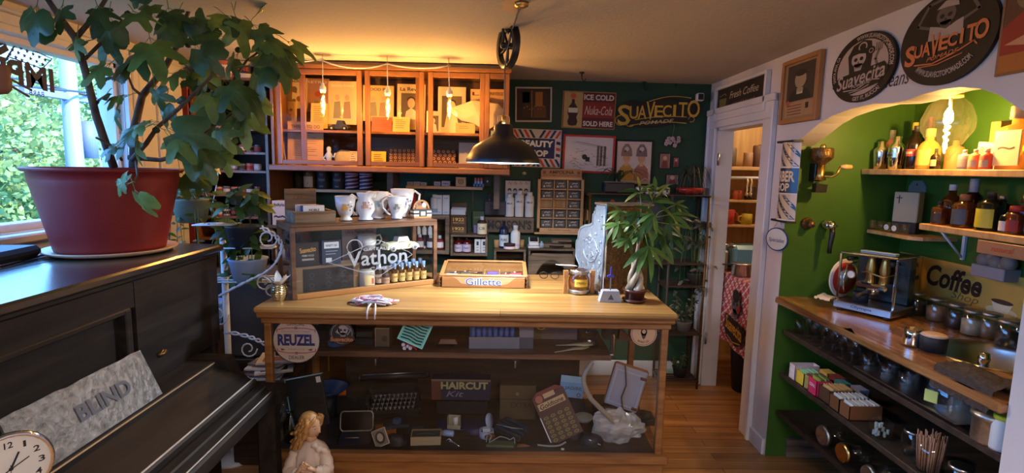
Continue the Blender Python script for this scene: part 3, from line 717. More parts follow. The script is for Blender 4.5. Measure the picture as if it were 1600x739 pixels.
sheet('old_photograph',666,168,688,205,yb,C(222,205,165),'portrait','small vintage photo of a standing figure left of the third bulb','photograph',lean=7,zfloor=SZ)
sheet('vintage_print',684,134,727,208,yb+.05,C(230,215,175),'portrait','white vintage print of a figure in a hat behind the third hanging bulb','print',lean=5)
# crumpled cap / paper bag
b = MB();vs = [];fs = []
q = [(0,30),(38,16),(78,20),(92,38),(60,62),(40,50),(20,46)]
for k in range(2):
    for x,y in q: vs.append((x*F(3.85),-.03*k+.02*math.sin(x),-y*F(3.85)))
n = len(q);vs.append((45*F(3.85),-.06,-36*F(3.85)))
for i in range(n): j = (i+1) % n;fs += [(i,j,j+n,i+n),(i+n,j+n,2*n)]
fs.append(tuple(range(n)));b.add(vs,fs,'paper');p = aY(700,140,3.88);b.build('folded_paper_hat',loc=p,label='folded paper hat lying against the prints in the right cabinet door',cat='paper hat')
sheet('paper_sheet',712,188,742,206,3.86,C(205,160,105),'lines','tan card on the cabinet shelf under the folded paper hat','card',lean=9,zfloor=SZ)
sheet('journal',735,138,762,205,yb+.05,C(228,196,140),'figures','first of two cream journals with brown drawings at the right cabinet end','journal','LE',C(110,60,40),lean=5)
sheet('journal',760,138,788,205,yb+.07,C(228,180,110),'figures','second cream journal with sailing drawing at the far right cabinet end','journal','UNIVERSE',C(110,60,40),lean=5)
# toy car on the shelf
def toycar(body,trim,L_=.16):
    t = MB();w = L_*.2
    t.prism([(-L_*.5,.012),(-L_*.5,.03),(-L_*.30,.038),(-L_*.12,.042),(-L_*.06,.07),(L_*.18,.07),(L_*.26,.042),(L_*.42,.036),(L_*.5,.02),(L_*.48,.012)],-w*.7,w*.7,body)
    return t
t = thing('toy_car','small black vintage toy car on the cabinet shelf','toy car',(xw(531,3.84,SZ),3.84,SZ),R(-10))
toycar('black_matte','black_matte',.15).build('body',t)
for x in (-.048,.048):
    for y in (-.026,.026): b = MB();b.cyl((x,y-.005,.016),(x,y+.005,.016),.016,'black_matte');b.cyl((x,y-.006,.016),(x,y+.006,.016),.007,C(200,190,160));b.build('wheel',t)
b = MB();b.tube([(-.068,-.02,.035),(-.068,.02,.035)],.007,'brass',8);b.build('headlamp',t)
# bust and white dish on the cabinet floor
p = Vector((xw(522,3.88,1.75),3.88,FZ))
b = MB();b.lathe([(.001,.0),(.055,.0),(.075,.02),(.085,.06),(.06,.105),(0,.125)],C(225,205,170),20,sx=1,sy=.5);b.build('cream_bowl',loc=p+Vector((.03,.10,0)),rot=(0,R(25),0),label='cream bowl propped in the left cabinet door behind a figurine',cat='bowl')
t = MB();t.lathe([(.03,0),(.03,.01),(.015,.02),(.018,.05),(.028,.075),(.012,.095),(.016,.115),(.012,.13),(0,.135)],C(175,190,225,.3),14);t.tube([(-.02,0,.07),(-.04,-.01,.05),(-.02,-.02,.04)],.007,C(175,190,225,.3),6);t.tube([(.02,0,.07),(.04,-.01,.06),(.045,-.01,.09)],.006,C(175,190,225,.3),6)
t.build('porcelain_figurine',loc=(xw(514,3.82,1.75),3.82,FZ),label='pale blue porcelain figurine in the left cabinet door',cat='figurine')
sheet('box_card',546,236,558,260,3.82,C(225,200,140),'lines','small cream and red numbered card in the left cabinet door','card','107',C(200,60,30),lean=4,zfloor=FZ)
sheet('yellow_card',580,236,603,261,3.82,C(220,190,70),'lines','yellow card with small print in the second cabinet door bottom','card',lean=5,zfloor=FZ)
# rows of rolled caps: coin-like ring labels on drawers at the cabinet bottom
def ringbox(px0,px1,name,lab,n,rows,off):
    a = xw(px0,4.0,1.75);c = xw(px1,4.0,1.75);h = .13
    b = MB();b.box(a,c,0,.1,0,h,C(95,62,45),.003)
    for j in range(rows):
        for i in range(n): x = a+(c-a)*(i+.5+.3*(j % 2)*off)/n;b.ring(x,.018+j*.026,.0055,.010,C(225,165,110),-.0015,14)
    b.build(name,loc=(0,3.99,FZ),label=lab,cat='box')
ringbox(608,656,'patterned_box','brown box patterned with rows of arches in the second cabinet door',7,5,0)
ringbox(667,712,'patterned_box','brown box patterned with rows of rings in the third cabinet door',6,5,1)
sheet('white_card',717,222,757,264,3.95,C(190,185,180),'none','plain white card standing low in the third cabinet door','card',lean=3,zfloor=FZ)
# ================================================================ STRING OF FILAMENT BULBS, PENDANT LAMP
bp_ = [(504,93,182),(605,98,187),(701,101,187)]
YS = 3.52
pts = [aZ(x,y,CH-.01) if False else aY(x,y+2,YS) for x,y,_ in bp_]
t = thing('string_light_cord','white electric cord looped along the top of the wall cabinet','cord',(0,0,0))
b = MB();st_ = [aY(340,75,3.75),aY(420,92,3.6),aY(455,90,YS)]+[pts[0]]
def sag(a,c,d,n=8): return [a.lerp(c,i/n)-Vector((0,0,d*4*(i/n)*(1-i/n))) for i in range(n+1)]
path = st_[:-1]+sag(pts[0],pts[1],.035)+sag(pts[1],pts[2],.02)[1:]
b.tube(path,.0045,'white_ceramic',6)
b.tube(sag(aY(440,96,YS),pts[0]+Vector((0,-.01,.01)),.01),.004,'white_ceramic',6);b.build('cord',t)
for i,(x,y,yb2) in enumerate(bp_):
    p = pts[i];h = MB();h.tube([(0,0,-.012),(.008,0,0),(0,0,.012),(-.008,0,.004)],.003,'brass',6);h.tube([(0,0,.01),(0,0,CH-p.z-.001)],.0022,'brass',5);o = h.build('cord_hook',t,loc=p)
for i,(x,y,yb2) in enumerate(bp_):
    p = pts[i];zt = p.z;zb = aY(x+1,yb2,YS).z;px_ = aY(x+1,yb2-20,YS).x
    t = thing('filament_bulb','glowing tubular filament bulb hanging '+['in front of the left cabinet door','in the middle of the cabinet','nearest the black pendant lamp'][i],'light bulb',(px_,YS,zt-.003),group='filament bulbs strung along the cabinet')
    L_ = zt-zb;b = MB();b.tube([(p.x-px_,0,0),(0,0,-L_*.42)],.003,'white_ceramic',6)
    z0 = -L_*.40;b.lathe([(.004,z0+.008),(.009,z0),(.012,z0-.012),(.020,z0-.02),(.021,z0-.042),(.017,z0-.046),(.016,z0-.055),(0,z0-.056)][::-1],'white_ceramic',14);b.build('lamp_holder',t)
    b = MB();z1 = z0-.055;zz = -L_;b.lathe([(0,zz),(.010,zz+.006),(.0155,zz+.02),(.0155,z1-.02),(.012,z1-.004),(.011,z1)],'bulb_glass',14);b.build('bulb',t)
    b = MB();
    hpt = []
    for k in range(33): a = k*.55;hpt.append((.0055*math.cos(a),.0055*math.sin(a),z1-.022-(z1-zz-.045)*k/32))
    b.tube(hpt,.0032,'filament',5);b.cyl((0,0,z1),(0,0,z1-.02),.006,'brass');b.build('filament',t)
    light('bulb_glow_%d' % i,'POINT',(px_,YS-.0,(z1+zz)/2+p.z),11,(1,.50,.14),.012)
# pendant: pulley, cord, dome
YP = 2.75
px_ = aY(786,248,YP).x;zr = aY(786,254,YP).z;rr = 57*F(YP)
t = thing('pendant_lamp','black dome pendant lamp hanging over the counter','pendant lamp',(px_,YP,zr))
b = MB();Hs = aY(788,196,YP).z-zr
prof = [(rr,0),(rr,.012),(rr*.96,.03),(rr*.80,Hs*.42),(rr*.55,Hs*.58),(rr*.36,Hs*.68),(rr*.27,Hs*.78),(rr*.25,Hs*1.0),(rr*.2,Hs*1.03),(0.02,Hs*1.04)]
b.shell(prof,C(22,23,28,.38),48);b.shell([(r*.985,z-.002) for r,z in prof[:6]],C(235,240,245),48);b.build('lamp_shade',t)
b = MB();b.lathe([(0,.012),(rr*.965,.012),(rr*.965,.004),(rr*.6,-.004),(0,-.007)][::-1],'lamp_diffuser',40);b.build('diffuser',t)
b = MB();b.cyl((0,0,Hs*1.03),(0,0,Hs*1.25),.011,'brass');b.tube([(-.028,0,Hs),(-.028,0,Hs*1.22),(-.02,0,Hs*1.27),(.02,0,Hs*1.27),(.028,0,Hs*1.22),(.028,0,Hs)],.0028,'brass',6);b.box(-rr*.27-.014,-rr*.27+.004,-.01,.01,Hs*.72,Hs*.86,'brass',.002);b.build('lamp_holder',t)
zpul = aY(794,108,YP).z-zr
b = MB();b.tube([(0,0,Hs*1.25),(.002,0,(Hs+zpul)/2),(.0,0,zpul)],.0035,C(120,110,100),6);ct = aZ(815,4,CH-.001);ctl = Vector((ct.x-px_,ct.y-YP,ct.z-zr))
b.tube([(0,0,zpul),(.012,0,zpul+.1),(.03,0,zpul+.18),ctl],.0035,C(120,110,100),6);b.build('cord',t)
b = MB();b.lathe([(.03,0),(.028,-.014),(.012,-.022),(0,-.022)],'brass',16,ctl+Vector((0,0,0)));b.build('ceiling_rose',t)
light('pendant_glow','SPOT',(px_,YP,zr-.012),80,(.88,.94,1),.09,spot=R(172))
# black pulley wheel block hanging from the ceiling
pz1 = aY(794,22,YP+.02).z;pz0 = aY(794,112,YP+.02).z;hh = (pz1-pz0)
t = thing('pulley_block','black iron pulley wheel hanging under the ceiling above the pendant cord','pulley',(aY(794,60,YP+.02).x,YP+.03,pz0),R(24))
b = MB();zc = hh*.46;rp_ = hh*.40
b.M = MT((0,0,zc)) @ MR(PI/2,4,'Y')
b.shell([(rp_*.82,-.014),(rp_,-.016),(rp_*.93,-.006),(rp_*.93,.006),(rp_,.016),(rp_*.82,.014),(rp_*.82,-.014)],'black_metal',36)
for k in range(5): a = 2*PI*k/5;b.tube([(0,0,0),(rp_*.85*math.cos(a),rp_*.85*math.sin(a),0)],.007,'black_metal',8)
b.cyl((0,0,-.022),(0,0,.022),.016,'black_metal');b.M = I4;b.build('wheel',t)
b = MB()
for x in (-.026,.026): b.tube([(x,0,zc-.01),(x*1.1,0,zc+rp_*.7),(x*.6,0,zc+rp_*1.12),(0,0,zc+rp_*1.2)],.007,'black_metal',8);b.ball((x,0,zc),.016,'black_metal')
b.lathe([(.012,0),(.016,.02),(.012,.05),(.006,.06),(.006,.075),(0,.08)],'black_metal',12,(0,0,zc+rp_*1.15));b.build('bracket',t)
b = MB();top = CH-pz0-.001;b.tube([(0,0,zc+rp_*1.15+.07),(.0,0,top-.02),(0,0,top)],.004,'black_metal',6);b.lathe([(.02,0),(.015,-.012),(0,-.014)],'black_metal',12,(0,0,top));b.build('hook',t)
# torn patch of old plaster round the hook
b = MB();pp = [aZ(x,y,CH-.001) for x,y in ((783,2),(808,-6),(815,6),(808,12),(812,18),(800,20),(792,16),(780,17),(786,10))]
b.add([(p.x,p.y,0) for p in pp]+[(p.x,p.y,.001) for p in pp],[tuple(range(9)),tuple(range(9,18))],C(205,175,150));b.build('trim_6',loc=(0,0,CH-.0025),kind='structure')
# ================================================================ PICTURES AND SIGNS ON THE GREEN WALL
YW = BY-.001
def frame_thing(name,label,cat,px0,py0,px1,py1,fcol,fw,mat_w,base,paint,Y=None,dep=.022,roll=0):
    Y = Y or BY-dep-.002
    a = aY(px0,py0,Y);c = aY(px1,py1,Y);w = c.x-a.x;h = a.z-c.z
    t = thing(name,label,cat,((a.x+c.x)/2,Y,c.z),rot=(0,R(roll),0)) if fw else None
    if fw:
        b = MB();b.box(-w/2,-w/2+fw,0,dep,0,h,fcol,.002);b.box(w/2-fw,w/2,0,dep,0,h,fcol,.002);b.box(-w/2+fw,w/2-fw,0,dep,0,fw,fcol,.002);b.box(-w/2+fw,w/2-fw,0,dep,h-fw,h,fcol,.002);b.build('frame',t)
    b = MB();b.box(-w/2+fw*.9,w/2-fw*.9,dep*.4,dep*.8,fw*.9,h-fw*.9,mat_w if mat_w else base)
    if mat_w: m_ = fw+.012;b.rect(-w/2+m_,m_,w/2-m_,h-m_,base,dep*.4-.0006)
    b.M = MT((0,dep*.4-.001,0));paint(b,w,h);b.M = I4
    if fw: b.build('print',t);return t
    return b.build(name,loc=((a.x+c.x)/2,Y,c.z),rot=(0,R(roll),0),label=label,cat=cat)
def pt_interior(b,w,h):
    for x0,z0,x1,z1,c_ in ((-.30,.12,.38,.9,C(72,48,35)),(-.32,.1,-.05,.5,C(45,35,30)),(.05,.45,.25,.86,C(175,120,60)),(.0,.12,.34,.45,C(110,75,50)),(-.3,.55,-.1,.85,C(95,85,75)),(-.06,.12,-.03,.9,C(130,110,90)),(-.32,.2,.36,.22,C(170,150,130))): b.rect(w*x0,h*z0,w*x1,h*z1,c_,-.0003-x0*.0002)
    for k in range(8): b.disc(w*(-.25+.075*k),h*(.4+.05*math.sin(k*2)),w*.02,C(160,110,70),-.0012)
frame_thing('framed_painting','white framed dark painting of a lamplit interior at the top left of the green wall','painting',806,135,862,191,C(215,212,205),.012,None,C(60,42,32),pt_interior,roll=-1)
def pt_cola(b,w,h):
    b.rect(-w*.47,h*.03,-w*.12,h*.97,C(190,160,100),0);b.rect(-w*.12,h*.30,w*.48,h*.72,C(140,40,25),-.0002);b.rect(-w*.12,h*.03,w*.48,h*.30,C(95,32,26),-.0002);b.rect(-w*.12,h*.72,w*.48,h*.97,C(95,32,26),-.0002)
    q = [(0,.06),(.075,.08),(.095,.18),(.07,.30),(.10,.42),(.085,.56),(.03,.68),(.025,.78),(-.025,.78),(-.03,.68),(-.085,.56),(-.10,.42),(-.07,.30),(-.095,.18),(-.075,.08)]
    b.flat([(-w*.30+x*w,h*z) for x,z in q],C(58,24,20),-.0004);b.rect(-w*.385,h*.42,-w*.21,h*.55,C(225,215,190),-.0006);b.disc(-w*.3,h*.87,w*.05,C(210,90,50),-.0006)
    b.text('ICE COLD',w*.18,h*.85,w*.56,h*.15,C(225,215,195),-.0008,.035);b.text('SOLD HERE',w*.18,h*.14,w*.56,h*.14,C(225,215,195),-.0008,.035)
    b.text('Nuka-Cola',w*.18,h*.50,w*.52,h*.24,C(225,200,180),-.0008,.0,.4)
frame_thing('drink_sign','old red and cream soft drink advertising sign reading ICE COLD','sign',879,142,960,202,C(180,150,90),.006,None,C(140,40,25),pt_cola,dep=.012,roll=1)
# yellow script sign with dark backing
def script_sign(b,w,h,y0,cb,cf,cu):
    mid = lambda x: h*(.42+.16*(x/w)*2*.5)
    t = 'SUAVECITO';n = len(t)
    xs = [-.42,-.30,-.20,-.10,.0,.10,.19,.29,.42];hs = [.58,.36,.38,.52,.34,.34,.34,.40,.50]
    for k,(ch,x,hz) in enumerate(zip(t,xs,hs)):
        z = .50+.16*x+(-.06 if k == 0 else 0)+(.03 if ch in 'VT' else 0)+(.03 if k == 8 else 0)
        ww = .15 if k in (0,8) else .035 if ch == 'I' else .105
        if cb: b.text(ch,w*x,h*z,w*ww*1.12,h*hz*1.10,cb,y0,.07)
        b.text(ch,w*x,h*z,w*ww,h*hz,cf,y0-.0012,.012)
    b.text('POMADE',-w*.02,h*.20,w*.42,h*.10,cu,y0-.0012,.01,.3,rot=.10)
    def arc(p): b.line(p,h*.022,cf,y0-.0014)
    arc([(-w*.34+w*.68*k/16,h*(.08+.10*k/16+.07*math.sin(PI*k/16))) for k in range(17)]);arc([(-w*.28+w*.62*k/16,h*(.25+.11*k/16+.05*math.sin(PI*k/16))) for k in range(17)])
    arc([(-w*.34+w*.05*math.cos(a),h*.14+h*.09*math.sin(a)) for a in [k*.4 for k in range(4,16)]]);arc([(w*.40+w*.035*math.cos(a),h*.30+h*.08*math.sin(a)) for a in [k*.4-2 for k in range(14)]])
    arc([(-w*.46+w*.06*math.cos(a),h*.22+h*.14*math.sin(a)) for a in [1.6+k*.4 for k in range(10)]])
    arc([(-w*.12+w*.5*k/14,h*(.78+.12*k/14+.09*math.sin(PI*k/14))) for k in range(15)])
a = aY(966,145,BY-.03);c = aY(1092,203,BY-.03);w,h = c.x-a.x,a.z-c.z
b = MB();q = [(-.50,.30),(-.46,.10),(-.36,.02),(-.20,.06),(0,.06),(.2,.16),(.34,.24),(.46,.30),(.50,.55),(.44,.88),(.30,.82),(.1,.93),(-.06,.84),(-.2,.76),(-.36,.80),(-.48,.62)]
b.prism([(x*w,z*h) for x,z in q],0,.012,C(28,22,14));script_sign(b,w,h,-.0004,C(30,22,12),C(212,168,60),C(200,190,160))
b.build('script_sign',loc=((a.x+c.x)/2,BY-.03,c.z),label='black and gold lettered script sign high on the green wall',cat='sign')
def pt_barber(b,w,h):
    b.rect(-w*.5,0,w*.5,h,C(210,208,210),0)
    cs = [C(28,40,95),C(205,60,45)]
    k = 0
    for s_ in (-1,1):
        for i in range(5):
            x = s_*(.03+.11*i)
            for zz,up in ((0.0,0),(.76,1)):
                z0,z1 = h*zz+.004,h*(zz+.24)-.004;sl = s_*w*.10*(1 if up else -1)
                b.flat([(w*x,z0),(w*(x+.055*s_),z0),(w*(x+.055*s_)-sl*-1,z1),(w*x-sl*-1,z1)] if s_ > 0 else [(w*(x+.055*s_),z0),(w*x,z0),(w*x+sl,z1),(w*(x+.055*s_)+sl,z1)],cs[i % 2],-.0002)
    for s_ in (-1,1):
        for i in range(3):
            z = .28+.16*i;b.flat([(s_*w*.49,h*z),(s_*w*.49,h*(z+.08)),(s_*w*.40,h*(z+.10)),(s_*w*.40,h*(z+.02))],cs[i % 2],-.0003)
    b.rect(-w*.39,h*.24,w*.37,h*.76,C(24,34,100),-.0005)
    b.text('BEAUTY',-w*.0,h*.62,w*.68,h*.17,'white_ceramic',-.0008,.05);b.text('SHOP',-w*.0,h*.37,w*.48,h*.17,'white_ceramic',-.0008,.05)
frame_thing('beauty_shop_sign','blue white and red striped BEAUTY SHOP sign behind the pendant lamp','sign',801,201,875,262,C(225,225,225),.005,None,C(210,208,210),pt_barber,dep=.012,roll=1)
def pt_cafe(b,w,h):
    rn = random.Random(4);dk = C(40,36,34);br = C(120,100,85)
    b.line([(-w*.25,h*.82),(w*.32,h*.70)],.003,dk,-.0004);b.line([(-w*.32,h*.80),(w*.34,h*.66)],.002,dk,-.0004)
    for x in (.16,.22,.29): b.rect(w*x,h*.2,w*(x+.035),h*.72,br,-.0004);b.line([(w*x,h*.18),(w*x,h*.72)],.003,dk,-.0006);b.line([(w*(x+.04),h*.2),(w*(x+.035),h*.72)],.002,dk,-.0006)
    for k in range(46): x = rn.uniform(-.36,.32);z = rn.uniform(.16,.62);b.line([(w*x,h*z),(w*(x+rn.uniform(-.08,.1)),h*(z+rn.uniform(-.05,.05)))],.0022,dk,-.0005)
    b.disc(-w*.08,h*.42,w*.05,dk,-.0007);b.rect(-w*.06,h*.3,w*.02,h*.42,dk,-.0007)
frame_thing('red_framed_drawing','red framed black and white drawing of a street stall','framed drawing',880,210,959,271,C(190,50,38),.016,None,C(222,214,208),pt_cafe,roll=1)
def pt_dryers(b,w,h):
    b.rect(-w*.42,h*.04,w*.42,h*.30,C(196,170,120),-.0003)
    for s_,c1,c2 in ((-1,C(150,120,105),C(200,150,60)),(1,C(130,110,110),C(178,110,90))):
        x = s_*w*.2
        b.flat([(x-w*.2,h*.10),(x-w*.18,h*.36),(x-w*.07,h*.46),(x+w*.07,h*.46),(x+w*.18,h*.36),(x+w*.2,h*.10)],c2,-.0005)
        b.rect(x-w*.05,h*.42,x+w*.05,h*.54,C(225,170,120),-.0006);b.disc(x,h*.60,w*.10,C(220,165,115),-.0007,h*.09)
        b.flat([(x-w*.15,h*.64),(x-w*.13,h*.80),(x-w*.05,h*.91),(x+w*.05,h*.91),(x+w*.13,h*.80),(x+w*.15,h*.64)],c1,-.0009);b.disc(x,h*.80,w*.06,C(205,195,190),-.0011);b.disc(x-w*.04,h*.75,w*.03,C(90,75,70),-.0012)
frame_thing('salon_print','pale print of two people seated under hair dryers','framed print',963,218,1018,290,C(24,20,18),.012,None,C(224,204,190),pt_dryers)
for (x0,y0,x1,y1,lab,cc) in ((1031,239,1047,264,'small portrait photo card on the green wall right of the salon print',C(150,110,100)),(1052,245,1061,262,'tiny photo card half hidden by the drooping plant',C(150,100,90)),(1041,272,1060,289,'small framed group photo low beside the red dish',C(140,115,105))):
    def pt(b,w,h,cc=cc): b.rect(-w*.4,h*.05,w*.4,h*.95,cc,-.0002);b.disc(0,h*.68,w*.17,C(215,175,150),-.0005);b.flat([(-w*.3,h*.08),(-w*.2,h*.5),(w*.2,h*.5),(w*.3,h*.08)],C(120,60,60),-.0004)
    frame_thing('photo_card',lab,'photograph',x0,y0,x1,y1,C(40,32,30),.006,None,C(200,190,180),pt,dep=.01)
# small flower light string above the photos, grey pot of flowers on wall
b = MB();rn = random.Random(3)
p = aY(1052,222,BY-.05)
for k in range(12):
    c_ = (rn.uniform(-.05,.06),rn.uniform(-.03,.03),rn.uniform(-.03,.035))
    for q in range(5): a = q*2*PI/5;b.ball((c_[0]+.010*math.cos(a),c_[1],c_[2]+.010*math.sin(a)),.008,C(200,175,175),6,4)
b.tube([(0,.03,.05),(0,.0,.12),(.005,.045,.17)],.003,'stem_green',5);b.build('flower_spray',loc=p,label='spray of pale dried flowers on the green wall under the script sign',cat='dried flowers')
# black and white group photo above bottles
def pt_group(b,w,h):
    for k in range(4): x = (-.3+.2*k)*w;b.disc(x,h*.55,w*.07,C(60,55,55),-.0004);b.flat([(x-w*.09,h*.05),(x-w*.07,h*.42),(x+w*.07,h*.42),(x+w*.09,h*.05)],C(95,92,92),-.0003);b.disc(x,h*.50,w*.045,C(200,195,190),-.0006)
    for k in range(4): x = (-.3+.2*k)*w;b.line([(x-w*.06,h*.8),(x,h*.9),(x+w*.03,h*.78),(x+w*.07,h*.86)],.0025,C(60,60,70),-.0006)
frame_thing('signed_photo','framed black and white group photo with scribbles behind the white bottles','photograph',788,280,830,318,C(25,24,24),.010,None,C(205,200,198),pt_group,dep=.012)
b = MB();b.lathe([(0,-.012),(.010,-.012),(.018,-.004),(.018,.004),(.010,.012),(0,.014)],C(170,165,140),12,sx=1,sy=.4);b.build('shell_ornament',loc=aY(819,271,BY-.012),label='small pale leaf-shaped ornament on the green wall beside the cabinet',cat='ornament')
b = MB();b.box(-.035,.035,0,.02,0,.13,C(95,60,50),.003);b.rect(-.028,.03,.028,.1,C(190,150,130),-.0006);b.disc(.0,.06,.015,C(60,40,40),-.001);b.build('postcard',loc=(xw(790,BY-.03,1.62),BY-.03,aY(790,276,BY-.03).z),label='small reddish picture card under the right end of the cabinet',cat='postcard')
# little camera on the wall corner
t = thing('wall_camera','small white wall camera with black face in the room corner','camera',aY(1093,152,BY-.07))
b = MB();b.box(-.028,.028,-.03,.02,-.03,.03,'white_ceramic',.008);b.build('body',t)
b = MB();b.box(-.02,.02,-.032,-.029,-.022,.022,'black_matte',.001);b.M = MR(PI/2,4,'X');b.cyl((0,0,.030),(0,0,.036),.009,'black_metal');b.build('lens',t)
b = MB();b.tube([(.02,.01,-.01),(.04,.035,-.01),(.04,.068,-.01)],.006,'white_ceramic',6);b.build('bracket',t)
# ---- wooden gun-toy shelf: pigeonhole rack with small boxes
YK = BY-.10
a = aY(841,276,YK);c = aY(910,364,YK);w,h = c.x-a.x,a.z-c.z;zb = c.z
t = thing('pigeonhole_rack','light wooden wall rack of fifteen pigeonholes with a carved heading','rack',((a.x+c.x)/2,YK,zb));rk = t.location.copy()
b = MB();b.box(-w/2,w/2,.085,.095,0,h,'pine_v');b.box(-w/2,-w/2+.022,0,.09,0,h,'pine_v',.002);b.box(w/2-.022,w/2,0,.09,0,h,'pine_v',.002);b.box(-w/2,w/2,0,.09,h-.02,h,'pine',.002);b.box(-w/2,w/2,0,.09,.0,.035,'pine',.002);b.build('case',t)
iw = w-.044;ih = h-.055;b = MB()
for k in (1,2): x = -iw/2+iw*k/3;b.box(x-.004,x+.004,.006,.085,.035,h-.02,'pine_v')
for k in range(1,5): z = .035+ih*k/5;b.box(-iw/2,iw/2,.006,.085,z-.004,z+.004,'pine')
b.build('divider',t)
b = MB();hw = w*.88;b.prism([(-hw/2,0),(hw/2,0),(hw/2,.045),(hw/2-.015,.062),(-hw/2+.015,.062),(-hw/2,.045)],0,.02,'beech');b.M = MT((0,-.0012,0));b.text('AMPOLINA',0,.036,hw*.62,.026,C(75,38,18),0,.03);b.text('THE HOME OF GOOD THINGS',0,.012,hw*.9,.009,C(75,38,18),0,.01)
for s_ in (-1,1): b.disc(s_*hw*.42,.034,.013,C(120,75,40),0)
b.M = I4;o = b.build('header',t,loc=(0,0,h+.001))
b = MB();b.box(-w/2-.02,w/2+.02,-.02,.09,-.014,0,'pine',.003);b.M = MT((0,-.0012,0));b.text('SALOON TONIC',0,.018,w*.5,.012,C(120,80,40),0,.01);b.M = I4;b.build('sill',t)
bx = MB();bw,bh = iw/3-.016,ih/5-.018
bx.box(-bw/2,bw/2,0,.05,0,bh,'slate_grey',.002);bx.M = MT((0,-.0008,0));g_ = C(205,200,190)
bx.line([(-bw*.2,bh*.68),(-bw*.05,bh*.78),(bw*.1,bh*.70),(bw*.25,bh*.80)],.005,g_);bx.flat([(-bw*.12,bh*.25),(bw*.3,bh*.22),(bw*.32,bh*.42),(bw*.15,bh*.52),(-bw*.1,bh*.45)],C(150,145,140));bx.disc(-bw*.28,bh*.3,bw*.08,g_)
proto = None;rn_ = ['top','second','middle','fourth','bottom'];cn_ = ['left','centre','right']
for r_ in range(5):
    for k in range(3):
        if r_ == 2 and k < 2: continue
        loc = (rk.x-iw/2+iw*(k+.5)/3,YK+.012,rk.z+.035+ih*(4-r_)/5+.0045);lab = 'small grey printed box in the %s row, %s hole of the wooden rack' % (rn_[r_],cn_[k])
        if proto is None: proto = bx.build('small_box',loc=loc,label=lab,cat='box',group='small grey boxes in the pigeonhole rack')
        else: dup(proto,loc,label=lab)
# disc sign peeking out right of rack
b = MB();b.disc(0,0,.05,C(205,170,130),0,th=.006);b.build('round_plaque',loc=(xw(912,BY-.03,1.3),BY-.03,aY(912,336,BY-.03).z),label='round tan plaque peeking out right of the pigeonhole rack',cat='plaque')
# ================================================================ SHELVES UNDER THE CABINET
def board(px0,px1,py,Y0,Y1,th,mat,label,name='wall_shelf',brk=True):
    z = aY((px0+px1)/2,py,Y0).z;x0 = xw(px0,Y0,z);x1 = xw(px1,Y0,z)
    t = thing(name,label,'shelf',((x0+x1)/2,Y0,z));hw = (x1-x0)/2
    b = MB();b.box(-hw,hw,0,Y1-Y0,-th,0,mat,.002);b.build('board',t)
    if brk:
        for x in (-hw*.7,hw*.7): b = MB();b.box(x-.008,x+.008,.02,Y1-Y0,-th-.012,-th,'black_metal');b.box(x-.008,x+.008,Y1-Y0-.012,Y1-Y0,-th-.13,-th,'black_metal');b.build('bracket',t)
    return x0,x1,z
YA = 4.06
sx0,sx1,zs1 = board(454,581,296,YA,BY-.002,.022,'pine','pine wall shelf with cans under the left part of the cabinet')
def can(px,wpx,hpx,Y,z,name,label,cat,mats,grp=None,top='steel'):
    r = wpx*F(Y)/2;h = hpx*F(Y);t = MB();t.lathe([(r*.96,0),(r,.004),(r,h-.004),(r*.96,h),(0,h-.002)],mats[0],20)
    M0 = I4
    return t,r,h,Vector((xw(px,Y,z+h/2),Y,z+.0005))
def wrap_text(mb,s,r,z,w,h,mat,bold=.02,ang=-PI/2,slope=0):
    vs,fs = text_geo(s,bold,0);x0 = min(v[0] for v in vs);x1 = max(v[0] for v in vs);z0 = min(v[1] for v in vs);z1 = max(v[1] for v in vs);o = []
    for a,c in vs:
        X = ((a-x0)/(x1-x0)-.5)*w;Z = ((c-z0)/(z1-z0)-.5)*h+slope*X;th = ang+X/r;o.append(((r+.0008)*math.cos(th),(r+.0008)*math.sin(th),z+Z))
    mb.add(o,fs,mat)
def wrap_patch(mb,r,z0,z1,a0,a1,mat,n=10,dz=0):
    vs = []
    for i in range(n+1): a = a0+(a1-a0)*i/n;vs += [((r+.0005)*math.cos(a),(r+.0005)*math.sin(a),z0+dz*i/n),((r+.0005)*math.cos(a),(r+.0005)*math.sin(a),z1+dz*i/n)]
    mb.add(vs,[(2*i,2*i+2,2*i+3,2*i+1) for i in range(n)],mat,True)
Yc = YA+.06
mb,r,h,p = can(484,20,27,Yc,zs1,'','','',['bronze']);wrap_patch(mb,r,h*.1,h*.7,-2.3,-.8,C(205,170,130));wrap_text(mb,'Y',r+.001,h*.3,.012,.016,C(60,40,30));mb.lathe([(r*.9,h),(r*.9,h+.006),(0,h+.006)],'steel',16);mb.build('tin_can',loc=p,label='brown tin with cream label and steel lid on the pine shelf',cat='tin')
for px,lab in ((505,'dark tin with grey print second from left on the pine shelf'),(529,'dark tin with grey print in the middle of the pine shelf')):
    mb,r,h,p = can(px,19,28,Yc,zs1,'','','',[C(40,36,38)]);wrap_text(mb,'88',r,h*.8,.03,.02,C(110,105,105));wrap_text(mb,'Royal',r,h*.5,.05,.028,C(120,115,118),.02);wrap_text(mb,'WAX',r,h*.15,.03,.012,C(150,145,145));mb.build('tin_can',loc=p,label=lab,cat='tin',group='dark printed tins on the pine shelf')
for px,lab,c2 in ((550,'red and white swirled barber-stripe tin on the pine shelf',C(120,40,60)),(572,'blue and white swirled barber-stripe tin at the shelf end',C(60,50,95))):
    mb,r,h,p = can(px,20,28,Yc,zs1,'','','',[C(42,32,52)])
    for k in range(5): wrap_patch(mb,r,h*(.02+.2*k),h*(.09+.2*k),-PI,0,C(190,160,180),dz=h*.14 if k < 4 else h*.0);wrap_patch(mb,r,h*(.11+.2*k),h*min(.98,.15+.2*k),-PI,0,c2,dz=h*.10 if k < 4 else 0)
    mb.build('striped_tin',loc=p,label=lab,cat='tin',group='striped tins on the pine shelf')
